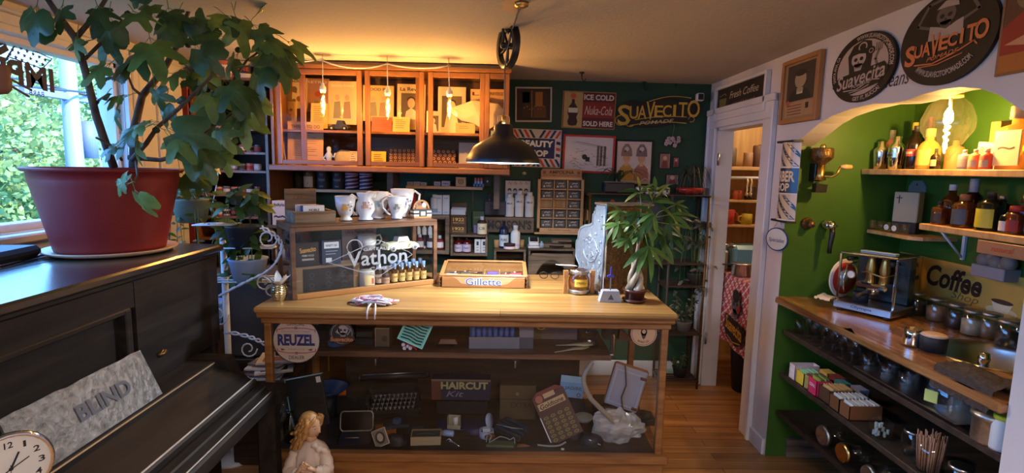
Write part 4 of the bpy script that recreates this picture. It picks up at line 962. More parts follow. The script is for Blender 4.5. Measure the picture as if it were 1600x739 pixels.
mb,r,h,p = can(467,12,24,Yc+.06,zs1,'','','',[C(70,62,45)]);mb.build('tin_can',loc=p,label='narrow olive tin at the left end of the pine shelf',cat='tin')
sx0,sx1,zs2 = board(634,754,291,YA,BY-.002,.022,'pine','pine wall shelf with small boxes under the middle of the cabinet')
def smallbox(px0,px1,py0,Y,z,dep,mat,name,label,cat,txt=None,tcol=None,rz=0,grp=None,th=None,tz=.5,tw=.7):
    x0,x1 = xw(px0,Y,z),xw(px1,Y,z);w = x1-x0;h = max(.01,aY((px0+px1)/2,py0,Y).z-z)
    b = MB();b.box(-w/2,w/2,0,dep,0,h,mat,.0015)
    if txt:
        if isinstance(txt,str): txt = [(txt,tz,th or .25)]
        for s_,zz,hh_ in txt: b.text(s_,0,h*zz,w*tw,h*hh_,tcol or C(60,50,60),-.0008,.02)
    return b.build(name,loc=((x0+x1)/2,Y,z+.0005),rot=rz,label=label,cat=cat,group=grp)
Yb = YA+.02
for x0,x1,y0,lab,tx in ((636,645,284,'first','WAX'),(646,656,284,'second','CLAY'),(657,666,285,'third','GEL'),(678,688,284,'fourth','WAX'),(690,703,283,'fifth and widest','POMADE')):
    smallbox(x0,x1,y0,Yb,zs2,.05,C(190,182,190),'white_carton',lab+' of the flat white cartons from the left on the pine shelf','carton',tx,C(60,45,90),grp='flat white cartons on the pine shelf',th=.35)
smallbox(712,728,277,Yb,zs2,.06,'pine','wooden_box','small square wooden box with dark round mark on the pine shelf','box','(|)',C(50,30,20),th=.55,tw=.5)
for r_ in range(3):
    for k in range(4-(1 if r_ else 0)):
        c_ = [C(120,150,190),C(170,200,220),C(215,110,110)][r_];x = xw(741+k*4.6+(2 if r_ else 0),Yb,zs2)
        b = MB();b.lathe([(.0085,0),(.0095,.005),(.0095,.014),(.0085,.018),(.0085,.0215),(0,.0215)],c_,10);b.build('small_jar',loc=(x,Yb+.02,zs2+.0008+r_*.0222),label='tiny %s jar of the stack on the pine shelf, %s from left' % (['blue','pale blue','red'][r_],['first','second','third','fourth'][k]),cat='jar',group='tiny stacked jars on the pine shelf')
smallbox(756,767,276,YA+.06,zs2+.005,.05,'black_matte','black_device','small black box with a bright dot at the shelf end under the bracket','device','o',C(240,240,240),th=.2,tw=.2)
# ================================================================ CRATES AND BOTTLES ALONG THE BACK WALL
def crate(px0,px1,pyt,pyb,Y,dep,name,label,th=.016,mat='old_wood',notch=False):
    zt = aY((px0+px1)/2,pyt,Y).z;zb = aY((px0+px1)/2,pyb,Y).z;x0 = xw(px0,Y,zt);x1 = xw(px1,Y,zt);w = x1-x0;h = zt-zb
    t = thing(name,label,'crate',((x0+x1)/2,Y,zb))
    for s_ in (-1,1): b = MB();xx = s_*(w/2-th/2);b.box(xx-th/2,xx+th/2,0,dep,0,h,mat,.002);b.build('side_panel',t)
    b = MB();b.box(-w/2+th,w/2-th,0,dep,h-th,h,mat,.002);b.build('top_panel',t)
    b = MB();b.box(-w/2+th,w/2-th,0,dep,0,th,mat,.002);b.build('bottom_panel',t)
    b = MB();b.box(-w/2+th,w/2-th,dep-.01,dep,th,h-th,mat)
    b.build('back_panel',t);return x0,x1,zb,zt
Yk = 4.04;Dk = BY-.002-Yk
c1 = crate(644,702,336,397,Yk,Dk,'wooden_crate','old open crate behind the glass case, below the tall white boxes',th=.03)
c2 = crate(704,762,367,400,Yk,Dk,'wooden_crate','grey wooden crate holding two red pump bottles')
c3 = crate(772,822,390,470,Yk,Dk,'wooden_crate','grey crate with dark inside below the white lotion bottle')
c4 = crate(826,899,389,470,Yk,Dk,'wooden_cubby','weathered wooden cubby with an arched opening under the card reader',th=.014)
# arched front for the cubby
w = c4[1]-c4[0];h = c4[3]-c4[2];b = MB();ar = [( .40*w*math.cos(a),.18*h+.62*h*math.sin(a)) for a in [PI*k/16 for k in range(17)]]
out = [(w*.47,0.0),(w*.47,h*.92),(-w*.47,h*.92),(-w*.47,0.0)]
vs = [];fs = []
pts_o = [(w*.47,.18*h)]+[(w*.47*max(-1,min(1,1.6*math.cos(a))),h*.92 if abs(math.cos(a)) < .62 else .18*h+(h*.74)*min(1,abs(math.sin(a))/.78)) for a in [PI*k/16 for k in range(1,16)]]+[(-w*.47,.18*h)]
for (xo,zo),(xi,zi) in zip(pts_o,ar): vs += [(xo,-.004,zo),(xi,-.004,zi),(xo,.012,zo),(xi,.012,zi)]
for i in range(16): fs += [(4*i,4*i+1,4*i+5,4*i+4),(4*i+1,4*i+3,4*i+7,4*i+5)]
b.add(vs,fs,'old_wood');b.box(-w*.47,-w*.40,-.004,.012,0,h*.18,'old_wood');b.box(w*.40,w*.47,-.004,.012,0,h*.18,'old_wood')
b.build('arched_front',loc=((c4[0]+c4[1])/2,Yk-.0125,c4[2]),label='weathered arched wooden board on the front of the cubby',cat='board')
zq = c4[2]-.001;b = MB();b.box(LX+.9,.62,0,BY-.002-3.98,0,zq-.02,'dark_wood',.004);b.box(LX+.88,.64,-.02,BY-.002-3.98,zq-.02,zq,'walnut',.004)
b.build('back_counter',loc=(0,3.98,0),label='low dark sideboard along the green wall behind the showcase',cat='sideboard')
# supports: crates stand on the sideboard by thin posts or are fixed to the wall (they touch the wall)
def bottle(px,pyt,wpx,Y,z,prof,mat,name,label,grp=None,cap=None,lab=None,cat='bottle',txt=None,tcol=None,wet=None,seg=20):
    """prof: list of (radius fraction, height fraction); cap: (from fraction, material); lab: (z0, z1, material)"""
    x = xw(px,Y,z);h = aY(px,pyt,Y-.0).z-z;h = max(h,.02);r = wpx*F(Y)/2
    t = thing(name,label,cat,(x,Y,z+.0006),group=grp)
    b = MB();b.lathe([(r*a,h*q) for a,q in prof],mat,seg)
    b.build('body',t)
    if lab: b = MB();wrap_patch(b,r*1.0,h*lab[0],h*lab[1],-PI,0,lab[2],14);
    if lab and txt: wrap_text(b,txt,r+.0006,h*(lab[0]*.45+lab[1]*.55),r*1.3,h*(lab[1]-lab[0])*.25,tcol or C(50,50,70))
    if lab: b.build('label',t)
    if cap: b = MB();rc = r*cap[2] if len(cap) > 2 else r*.35;b.lathe([(rc,h*cap[0]),(rc,h*.99),(rc*.9,h),(0,h)],cap[1],seg);b.build('cap',t)
    return t
BOS = [(0,0),(.95,0),(1,.03),(1,.66),(.85,.74),(.35,.80),(.30,.96),(0,.96)]
TUBE = [(0,0),(.97,0),(1,.02),(1,.80),(.9,.84),(.5,.86),(.5,.98),(0,.98)]
WINE = [(0,0),(.95,0),(1,.02),(1,.55),(.85,.64),(.36,.74),(.32,.98),(0,.98)]
# tall white box group on crate 1
zt = c1[3]
bottle(679,304,13,4.12,zt,TUBE,'white_enamel','white_bottle','slim white bottle with wide cap left of the twin white boxes',lab=(.1,.3,C(150,170,200)),cap=(.82,'white_enamel',.6))
for px0,px1,lb in ((682+9,691+5+0,''),): pass
smallbox(681,690.5,305,4.10,zt,.04,'white_enamel','tall_box','left one of the two tall pale blue-white boxes on the crate','box',[('id',.85,.06),('CARE',.12,.04)],C(80,110,150),tw=.5)
smallbox(691.5,702,305,4.10,zt,.04,'white_enamel','tall_box','right one of the two tall pale blue-white boxes on the crate','box',[('id',.85,.06),('CARE',.12,.04)],C(80,110,150),tw=.5)
# shift bottle left
for k,(px,py) in enumerate(((607,301),(616,301))):
    smallbox(px-4,px+5,py,4.12,zt,.05,C(165,30,35),'red_carton',['left','right'][k]+' red carton behind the cream jug on the glass case','carton',[('Dv',.8,.15)],C(230,150,150),tw=.6)
smallbox(632,639,305,4.12,zt,.04,C(165,30,35),'red_carton','short red carton behind the handled white cup','carton')
bottle(647,299,7,4.12,zt,TUBE,C(185,25,30),'red_bottle','narrow bright red bottle above the round wooden holder',cap=(.6,C(185,25,30),.5))
b = MB();b.box(xw(596,4.05,zt),xw(646,4.05,zt),4.05,BY-.002,zt-.02,zt-.0005,'old_wood',.002);b.build('rustic_board',label='rustic board behind the cups carrying the red cartons',cat='board')
# bottles inside crate 1
for k,px in enumerate((654,663,672)):
    bottle(px,345,7,4.12,c1[2]+.031,BOS,C(240,240,240),'spray_bottle','white bottle with dark label standing %s inside the old crate' % ['left','middle','right'][k],'bottles in the old crate',lab=(.1,.5,C(60,40,60)))
for k,px in enumerate((656,673,687)):
    bottle(px,366+k,12,4.08,c1[2]+.031,BOS,C(120,30,32) if k != 1 else C(60,40,50),'lotion_bottle','dark red bottle with white label and cap, %s in front row of the old crate' % ['left','middle','right'][k],'lotion bottles in the old crate',cap=(.78,'white_enamel',.45),lab=(.15,.55,C(230,225,225)))
# crate 2 contents
for k,px in enumerate((716,729)):
    bottle(px,371,13,4.10,c2[2]+.017,BOS,C(90,14,18,.25),'pump_bottle',['left','right'][k]+' dark red bottle with lilac and white label in the grey crate',cap=(.74,C(30,12,14),.34),lab=(.08,.56,C(200,190,215)),txt='hair',tcol=C(80,60,110))
for k,px in enumerate((746,756)):
    smallbox(px-4.7,px+4.7,374,4.09,c2[2]+.017,.05,'white_ceramic','white_box',['left','right'][k]+' tall white box with a dark phone-like print in the grey crate','box',[('I',.7,.28),('serum',.40,.06),('---',.2,.05)],C(50,45,60),tw=.35)
# brown boxes stacked on crate 2
zc = c2[3]
smallbox(703,729,353,4.08,zc,.12,C(80,52,34),'brown_box','lower of the two stacked brown boxes with gold lettering','box',[('1922',.65,.35),('Shaving cream',.3,.15)],C(220,180,90))
z1 = aY(716,353,4.08).z+.001
smallbox(704,729,338,4.08,z1,.12,C(78,50,32),'brown_box','upper of the two stacked brown boxes with gold lettering','box',[('1922',.65,.35),('Shaving cream',.3,.15)],C(220,180,90))
z2 = aY(716,338,4.08).z+.002
b = MB();w = 25*F(4.1);b.box(-w/2,w/2,.0,.10,0,.006,C(90,68,48));b.box(-w/2,w/2,.10,.108,0,.095,C(85,62,45),.002);b.box(-w/2,-w/2+.006,0,.1,0,.03,C(90,68,48));b.box(w/2-.006,w/2,0,.1,0,.03,C(90,68,48));b.build('open_carton',loc=(xw(716,4.1,z2),4.09,z2),label='open brown carton with raised lid on top of the brown boxes',cat='carton')
for k in range(4):
    b = MB();b.box(-w*.46,w*.46,0,.012,.008,.048+.004*k,C(205,205,210),.002);b.build('white_packet',loc=(xw(716,4.1,z2),4.10+k*.021,z2),rot=(R(-4),R(jit(3)),0),label='white packet standing in the open brown carton, %s from the front' % ['first','second','third','fourth'][k],cat='packet',group='white packets in the open carton')
# dark plaque and carved plank
b = MB();a = aY(756,313,BY-.08);c = aY(791,338,BY-.08);w,h = c.x-a.x,a.z-c.z
b.box(-w/2,w/2,0,.03,0,h,C(62,60,70),.012);b.ring(0,h*.5,h*.38,h*.41,C(40,38,48),-.0008,4,PI/4,2*PI+PI/4,.0+1);b.text('BEARD',0,h*.62,w*.42,h*.16,C(38,36,46),-.001,.03);b.text('BALM',0,h*.40,w*.34,h*.16,C(38,36,46),-.001,.03)
b.build('dark_plaque',loc=((a.x+c.x)/2,BY-.08,c.z+.001),label='dark grey plaque with pressed lettering on the carved plank',cat='plaque')
zpl = c.z
a = aY(758,339,BY-.10);c = aY(834,364,BY-.10);w,h = c.x-a.x,a.z-c.z
b = MB();b.box(-w/2,w/2,0,.10,0,h,'old_wood',.003);b.text("MOLSON'S",.0,h*.52,w*.90,h*.62,C(38,34,34),-.001,.045);b.build('carved_plank',loc=((a.x+c.x)/2,BY-.101,c.z-.001),label="grey wooden plank shelf lettered MOLSON'S on the green wall",cat='plank')
zm = aY(796,339,BY-.10).z
for k,(px,py) in enumerate(((796,303),(811,298),(827,300))):
    bottle(px,py,14,BY-.05,zm-.001,TUBE,'white_ceramic','white_bottle',['left','middle','right'][k]+' one of three white bottles standing on the lettered plank','white bottles on the lettered plank',cap=(.80,'white_enamel',.62),lab=(.42,.72,C(225,225,230)),txt='MILK',tcol=C(60,60,90))
smallbox(761,768,302,BY-.06,zm+.085,.03,C(22,26,36),'spray_can','small dark spray with pale button behind the dark plaque','spray',[('i',.35,.3)],C(170,190,200),tw=.25)
# green box, pale bottle left of plank
zc2 = c2[3]
smallbox(738,756,330,BY-.09,zc2,.04,C(62,82,60),'green_card_box','flat green box behind the amber bottle with cream label','box','LOTUS',C(150,160,120),th=.08,tz=.7)
smallbox(740,748,352,BY-.15,zc2,.03,C(140,125,185),'lilac_box','tiny lilac box beside the cream labelled bottle','box')
bottle(753,338,15,4.07,zc2,BOS,C(60,35,25),'pump_bottle','dark bottle with big cream label left of the lettered plank',cap=(.76,C(170,175,190),.42),lab=(.05,.62,C(225,215,180)),txt='CB',tcol=C(60,60,90))
# on crate 3
z3 = c3[3]
bottle(787,345,15,4.12,z3,BOS,C(28,34,66,.25),'pump_bottle','dark blue pump bottle with white label on the crate',cap=(.72,C(15,15,20),.3),lab=(.08,.50,C(200,210,220)),txt='PURE')
bottle(805,352,15,4.10,z3,BOS,'white_ceramic','white_bottle','white lotion bottle with lilac band standing on the grey crate',cap=(.80,'white_ceramic',.5),lab=(.12,.22,C(190,180,215)))
bottle(796,380,18,4.065,z3,[(0,0),(.9,0),(1,.1),(1,.55),(0,.55)],C(205,120,130),'cream_tub','pink cream tub with dark lid in front of the white bottle',cap=(.55,C(45,25,30),1.02),lab=(.1,.5,C(235,215,215)),cat='tub')
bottle(776,374,9,4.16,z3,[(0,0),(1,0),(1,.95),(0,.95)],'pine','wooden_pot','short wooden pot left of the dark blue pump bottle',cat='pot')
bottle(815,374,8,4.18,z3,[(0,0),(1,0),(1,.95),(0,.95)],'pine','wooden_pot','short wooden pot right of the white lotion bottle',cat='pot')
# on the cubby: card reader, planks
z4 = c4[3]
t = thing('card_reader','white card reader with dark screen on the wooden cubby','card reader',(xw(834,4.07,z4),4.06,z4+.001))
b = MB();w = 19*F(4.06);b.box(-w/2,w/2,-.01,.09,0,.016,'white_ceramic',.006);b.M = MT((0,0,.014)) @ MR(R(32),4,'X');b.box(-w*.42,w*.42,0,.09,0,.022,'white_ceramic',.006);b.build('body',t)
b = MB();b.M = MT((0,0,.014)) @ MR(R(32),4,'X');b.box(-w*.33,w*.33,.03,.082,.0225,.0235,'black_matte');b.build('screen',t)
for k,(px0,px1,py,dz) in enumerate(((848,893,381,0),(862,893,373,.032))):
    b = MB();x0,x1 = xw(px0,4.1,z4),xw(px1,4.1,z4);b.box(x0,x1,0,.10,0,.030,'old_wood',.005);b.tube([(x0+.05,-.006,.015),(x0+.08,-.03,.018),(x0+.13,-.03,.018),(x0+.16,-.006,.015)],.005,C(40,32,28),6)
    b.build('old_plank',loc=(0,4.09,z4+.001+dz),label=['lower','upper'][k]+' old plank with handle on the wooden cubby',cat='plank')
bottle(846,377,8,4.10,z4,[(0,0),(1,0),(1,.6),(.4,.8),(.4,1),(0,1)],C(150,175,200,.2),'glass_pot','tiny pale blue glass pot beside the card reader',cat='pot')
# ---- BaByliss-like carton behind the plant stand, left of the glass case
z_ = aY(450,352,3.75).z
smallbox(426,462,314,3.75,z_,.16,C(205,190,180),'white_carton_large','white carton with dark lettering and wavy line left of the glass case','carton',[('BaBylissPRO',.82,.16),('~~~',.35,.12)],C(40,30,45),tw=.85)
b = MB();x0,x1 = xw(418,3.75,z_),xw(470,3.75,z_);b.box(x0,x1,-.02,.22,-.022,0,'walnut',.003)
for x in (x0+.02,x1-.02): b.box(x-.012,x+.012,0,.2,-.75,-.022,'dark_wood')
b.box(x0,x1,0,.2,-.27,-.25,'walnut');b.box(x0,x1,0,.2,-.5,-.48,'walnut');b.box(x0,x1,.2,.21,-z_+0.01,0,'dark_wood');b.box(x0,x0+.02,0,.2,-z_,-.02,'dark_wood');b.box(x1-.02,x1,0,.2,-z_,-.02,'dark_wood')
b.build('narrow_bookcase',loc=(0,3.75,z_-.0005),label='narrow dark shelf unit carrying the white carton',cat='shelf unit')
for k in range(6):
    bottle(426+k*6,388-k%2,5,3.78,z_-.249,[(0,0),(1,0),(1,.8),(.6,.9),(0,1)],C(200,195,190) if k % 2 else C(90,80,110),'small_bottle','small %s bottle, %s from left on the shelf under the white carton' % (['dark','pale'][k % 2],['first','second','third','fourth','fifth','sixth'][k]),'small bottles under the white carton')
# corner shelves with tins
cx0_,cx1_,cy0_ = LX+.06,-1.62,3.78
z0_ = aY(370,395,cy0_).z
t = thing('corner_shelf_unit','tall open wooden shelf unit in the left corner behind the fig tree','shelf unit',(cx0_,cy0_,0))
wd = cx1_-cx0_;b = MB();b.box(0,.02,0,.44,0,2.18,'cabinet_wood',.002);b.box(wd-.022,wd,0,.44,0,2.18,'cabinet_wood',.002);b.box(0,wd,.43,.445,0,2.18,'dark_wood');b.build('frame',t)
zz = [aY(370,y,cy0_).z for y in (121,160,200,237,266,303,338,372,420)]
for z in zz: b = MB();b.box(.02,wd-.022,0,.43,z-.018,z,'cabinet_rail',.002);b.build('shelf',t)
tin_c = [C(200,120,110),C(205,195,185),C(60,50,60),C(150,60,60),C(190,160,130),C(90,100,110)]
n_ = 0;ords = ['top','second','third','fourth','fifth','sixth','seventh','eighth','ninth']
for si,z in enumerate(zz[:8]):
    if si in (1,): wp,hp_ = 26,22
    elif si == 0: wp,hp_ = 30,24
    else: wp,hp_ = 11,10
    xs = list(range(338+wp//2,410,wp+1))
    for k,px in enumerate(xs):
        Y = cy0_+.05+.01*((k*7) % 3);mb,r,h,p = can(px,wp,hp_,Y,z,'','','',[tin_c[(k+si*2) % 6]])
        if p.x-r < cx0_+.022 or p.x+r > cx1_-.024: continue
        wrap_patch(mb,r,h*.25,h*.72,-PI,0,[C(225,215,205),C(50,40,45),C(170,60,50)][(k+si) % 3]);
        if wp > 20: wrap_text(mb,['Cola','PANE','Crema'][k % 3],r+.001,h*.5,r*1.4,h*.22,C(190,70,60))
        if wp < 20: mb.lathe([(r*.97,h),(r*.97,h+.004),(0,h+.004)],'black_matte' if (k+si) % 2 else 'steel',14)
        mb.build('pomade_tin' if wp < 20 else 'tin_can',loc=p,label='%s tin, %s along the %s shelf of the corner unit' % (['pinkish','cream','dark','dark red','tan','grey'][(k+si*2) % 6],ords[k],ords[si]),cat='tin',group='tins on the corner shelves')
# ================================================================ ON THE COUNTER
Zc = CT+.0008
# ---- glass bakery case
gx0 = xw(457,2.60,1.04);
A_ = aZ(452,470,CT);
fl = aZ(457,470,CT);frb = aZ(683,443,CT)      # front left and front right foot
gw = (frb-fl).length;gang = math.atan2(frb.y-fl.y,frb.x-fl.x);gh = aY(683,346,frb.y).z-CT;gd = .30
t = thing('glass_display_case','wood framed glass display case with bakery lettering on the counter','display case',(fl.x,fl.y,Zc),gang);gcase = t
GM = MT((fl.x,fl.y,Zc)) @ MR(gang,4,'Z')
def gp(x,y,z): return GM @ Vector((x,y,z))
f_ = .022
b = MB()
for x in (0,gw-f_): b.box(x,x+f_,0,f_,0,gh,'walnut',.002);b.box(x,x+f_,gd-f_,gd,0,gh,'walnut',.002);b.box(x,x+f_,f_,gd-f_,0,f_*1.3,'walnut',.002);b.box(x,x+f_,f_,gd-f_,gh-f_,gh,'walnut',.002)
b.box(f_,gw-f_,0,f_,0,f_*1.2,'beech',.002);b.box(f_,gw-f_,0,f_,gh-f_,gh,'walnut',.002);b.box(f_,gw-f_,gd-f_,gd,gh-f_,gh,'walnut');b.box(f_,gw-f_,gd-f_,gd,0,f_,'walnut');b.box(f_,gw-f_,f_,gd-f_,0,.012,'walnut')
b.build('frame',t)
b = MB();b.box(0,gw,0,gd,gh,gh+.012,'walnut',.003);b.build('top_board',t)
b = MB();b.box(gw*.45,gw-f_,.05,gd-.02,gh*.52,gh*.52+.005,'pane');b.build('glass_shelf',t)
b = MB();b.box(f_,gw-f_,.010,.014,f_*1.2,gh-f_,'pane');b.M = MT((gw*.56,.0085,gh*.50));fr_ = C(140,146,155)
b.text('Vathon',.0,.0,gw*.42,gh*.22,fr_,0,.015);b.text('GATEAUX',0,gh*.13,gw*.2,gh*.045,fr_,0,.01);b.text('CAKES',gw*.02,-gh*.17,gw*.16,gh*.055,fr_,0,.02)
b.line([(-gw*.33,-gh*.02),(0,gh*.26),(gw*.22,gh*.05)],.003,fr_,0);b.line([(-gw*.33,-gh*.02),(0,-gh*.30),(gw*.25,-.0)],.003,fr_,0);b.line([(gw*.22,gh*.05),(gw*.25,0)],.003,fr_)
b.ring(-gw*.16,gh*.17,gh*.105,gh*.12,fr_,0,24,0,PI);b.line([(-gw*.16-gh*.11,gh*.17),(-gw*.16-gh*.05,gh*.0),(-gw*.16+gh*.05,0),(-gw*.16+gh*.11,gh*.17)],.003,fr_)
b.M = I4;b.build('front_glass',t)
for x in (.008,gw-.012): b = MB();b.box(x,x+.004,f_,gd-f_,f_,gh-f_,'pane');b.build('side_glass',t)
b = MB();b.box(f_,gw-f_,gd-.012,gd-.008,f_,gh-f_,'pane');b.build('back_glass',t)
def ing(mb,name,x,y,z,label,cat,rz=0,group=None,**k):
    p = gp(x,y,z);return mb.build(name,loc=p,rot=gang+rz,label=label,cat=cat,group=group)
zi = .0135
b = MB();w,h = gw*.42,gh*.36;b.box(0,w,0,.12,0,h,C(125,100,75),.003);b.box(w*.12,w*.90,-.001,.0,.004,h*.95,C(34,34,38));b.box(0,w,.001,.119,h,h+.002,C(130,105,85))
for i in range(3):
    for j in range(2): b.ring(w*(.25+.25*i),h*(.27+.42*j),h*.08,h*.10,C(70,70,74),-.0016,16);b.rect(w*(.2+.25*i),h*(.10+.42*j),w*(.3+.25*i),h*(.13+.42*j),C(62,62,66),-.0016)
for j in (0,w*.91): b.box(j,j+w*.09,-.002,.0,h*.48,h*.52,C(150,120,85))
ing(b,'dark_product_box',.03,.07,zi,'large brown box with black printed front in the left of the glass case','box')
b = MB();b.box(0,.115,0,.04,0,.125,C(34,30,32),.002);b.text('Suavecito',.06,.085,.08,.026,C(200,150,80),-.001,.02,0,.1);b.text('FIRME HOLD',.06,.055,.06,.01,C(190,185,180),-.001,.01);b.rect(.03,.03,.09,.04,C(150,145,140),-.001)
ing(b,'black_box',.045,.10,zi+h+.003,'black box with gold script on top of the large brown box','box')
b = MB();b.box(0,.10,0,.04,0,.13,C(42,55,75),.002);b.rect(.012,.085,.088,.118,C(205,210,220),-.001);b.text('NINETY SIX',.05,.1,.06,.012,C(40,50,70),-.0014,.02);b.rect(.02,.012,.05,.035,C(190,195,205),-.001);b.line([(.02,.07),(.08,.07)],.003,C(160,170,190),-.001);b.line([(.02,.055),(.07,.055)],.003,C(160,170,190),-.001)
ing(b,'blue_box',.045+.130,.10,zi+h+.003,'blue-grey box with white label beside the black script box','box')
b = MB();b.box(0,.20,0,.003,0,.19,C(180,170,165));b.text('Ultra Nerve-Food',.10,.165,.16,.018,C(150,50,50),-.001,.01);b.disc(.10,.09,.05,C(120,90,80),-.001);ing(b,'printed_card',gw*.43,gd-.02,zi+.11,'printed card behind the lettering at the back of the glass case','card')
def gbot(x,y,hh,rr,mat,lm,capm,label,name='tonic_bottle',grp=None,z=zi,cat='bottle'):
    p = gp(x,y,z);t = thing(name,label,cat,p,gang,grp);b = MB();b.lathe([(rr*a,hh*q) for a,q in BOS],mat,14);b.build('body',t);b = MB();wrap_patch(b,rr,hh*.12,hh*.52,-PI,0,lm);wrap_text(b,'BAY RUM',rr+.001,hh*.36,rr*1.2,hh*.07,C(60,40,30));b.build('label',t);b = MB();b.lathe([(rr*.62,hh*.70),(rr*.66,hh),(0,hh)],capm,12);b.build('cap',t);return t
proto = None;od = ['first','second','third','fourth','fifth']
for r_ in range(2):
    for k in range(5):
        x = gw*(.70+.056*k)+.008*r_;y = .055+.06*r_;lab = 'blue capped amber tonic bottle, %s from left in the glass case %s row' % (od[k],['front','rear'][r_])
        if proto is None: proto = gbot(x,y,.115,.017,'amber_glass',C(215,180,110),C(105,135,175),lab,grp='amber tonic bottles with blue caps')
        else: o = dup(proto,gp(x,y,zi),gang,lab);o.scale = (1,1,1.0+.05*r_)
gbot(gw*.592,.07,.12,.02,C(42,26,22),C(180,150,130),'white_enamel','dark bottle with white cap left of the amber tonic bottles','dark_bottle')
gbot(gw*.635,.055,.085,.022,C(60,40,35),C(190,150,120),C(80,60,50),'squat bottle with pink label behind the cord tangle','squat_bottle')
gbot(gw*.655,.115,.09,.018,C(80,80,88),C(150,150,160),C(120,140,170),'grey labelled bottle just left of the amber tonic bottles','grey_bottle')
b = MB();r = .043;b.lathe([(r*.96,0),(r,.004),(r,.085),(r*.96,.088),(0,.086)],C(195,188,180),24);wrap_patch(b,r,.012,.065,-2.2,-.9,C(225,205,150));wrap_patch(b,r+.0005,.018,.05,-1.3,-.95,C(200,90,60));ing(b,'white_canister',gw*.51,.075,zi,'white canister with orange picture label in the glass case','canister')
b = MB();b.lathe([(.001,0),(.02,0),(.022,.04),(.03,.06),(.026,.1),(.024,.12),(0,.125)],C(60,34,26),16);ing(b,'brown_jug',gw*.52,.235,zi+.11,'rounded brown-topped jug behind the frosted cup drawing','jug')
b = MB();b.box(-.08,.08,-.03,.03,0,.109,C(70,56,48),.003);ing(b,'inner_box',gw*.53,.235,zi,'plain dark box carrying the jug at the back of the glass case','box')
# handled cup, jar, car on the shelf
zs = gh*.52+.006
b = MB();b.shell([(.02,0),(.035,.01),(.05,.045),(.052,.09),(.049,.09),(.045,.02),(0,.012)],'white_ceramic',24);b.tube([(.05,0,.08),(.075,0,.085),(.085,0,.06),(.07,0,.035),(.045,0,.03)],.005,'white_ceramic',8);ing(b,'shaving_mug',gw*.56,.17,zs,'white shaving mug with handle on the glass shelf in the case','mug')
b = MB();b.lathe([(.024,0),(.026,.005),(.026,.06),(.02,.07),(0,.07)],C(90,80,65),16);wrap_text(b,'AU',.027,.04,.03,.02,C(190,180,150));ing(b,'old_jar',gw*.70,.2,zs,'old olive jar lettered AU on the glass shelf','jar')
b = MB();b.lathe([(0,0),(.014,0),(.015,.05),(.006,.065),(.006,.085),(0,.085)],'clear_glass',12);ing(b,'clear_vial',gw*.80,.21,zs,'small clear glass vial behind the cream toy car','vial')
p = gp(gw*.78,.12,zs);t = thing('toy_car','cream vintage toy convertible on the glass shelf in the case','toy car',p,gang+R(8));cr = C(218,212,170,.3)
b = MB();b.prism([(-.10,.014),(-.105,.03),(-.085,.042),(-.03,.05),(-.02,.046),(.05,.048),(.085,.042),(.105,.024),(.10,.012)],-.026,.026,cr)
for s_ in (-1,1):
    b.prism([(-.105,.012),(-.10,.034),(-.075,.042),(-.045,.034),(-.03,.012)],s_*.034-.008,s_*.034+.008,cr);b.prism([(.03,.012),(.045,.036),(.07,.044),(.095,.032),(.105,.012)],s_*.034-.008,s_*.034+.008,cr);b.box(-.04,.04,s_*.034-.008,s_*.034+.008,.010,.014,cr)
b.build('body',t)
b = MB();b.prism([(-.03,.05),(-.022,.076),(.035,.078),(.05,.05)],-.024,.024,'white_ceramic');b.build('roof',t)
for x in (-.07,.07):
    for s_ in (-1,1): b = MB();b.cyl((x,s_*.044-.005,.018),(x,s_*.044+.005,.018),.018,'white_ceramic',seg=20);b.cyl((x,s_*.044-.0058,.018),(x,s_*.044+.0058,.018),.010,C(120,125,125),seg=16);b.build('wheel',t)
# ---- on top of the glass case
zt = gh+.0125
def gpx(px,y):   # x on the case top that shows at picture column px
    lo,hi = -.2,gw+.2
    for _ in range(30):
        m_ = (lo+hi)/2;p = gp(m_,y,zt);c_ = (p-Vector((0,0,EYE)));q = 800+FPX*c_.dot(CR)/c_.dot(_f)
        if q < px: lo = m_
        else: hi = m_
    return lo
t = thing('card_box','open wooden box with raised lid holding cards on the glass case','box',gp(gpx(488,.1),.04,zt),gang);w = 62*F(2.75);ow = 'old_brown'
b = MB();b.box(-w/2,w/2,0,.012,0,.06,ow,.002);b.box(-w/2,w/2,.17,.18,0,.06,ow,.002);b.box(-w/2,-w/2+.01,.012,.17,0,.06,ow);b.box(w/2-.01,w/2,.012,.17,0,.06,ow);b.box(-w/2,w/2,0,.18,0,.006,ow);b.build('tray',t)
b = MB();b.box(-w/2,w/2*.55,.182,.192,.0,.165,ow,.002);b.text('CARDS',-w*.1,.12,w*.4,.018,C(120,70,35),.1812,.02);b.build('lid',t)
for k in range(4):
    b = MB();ww = w*.5;b.box(-ww/2,ww/2,0,.014,.008,.088,['paper_white',C(70,80,130),C(190,180,175),C(215,200,185)][k],.001)
    if k == 3-3: b.text('NOBLE',0,.066,ww*.5,.012,C(60,55,50),-.001,.02);b.text('EST  1888',0,.028,ww*.8,.008,C(60,55,50),-.001,.02);b.ring(0,.042,.008,.011,C(60,55,50),-.001,12)
    b.build('business_cards',loc=gp(gpx(488,.1)+.0-.006*k,.06+.026*k,zt),rot=(0,0,gang),label='%s stack of cards standing in the open wooden box, counted from the front' % ['front','second','third','rear'][k],cat='cards',group='card stacks in the wooden box')
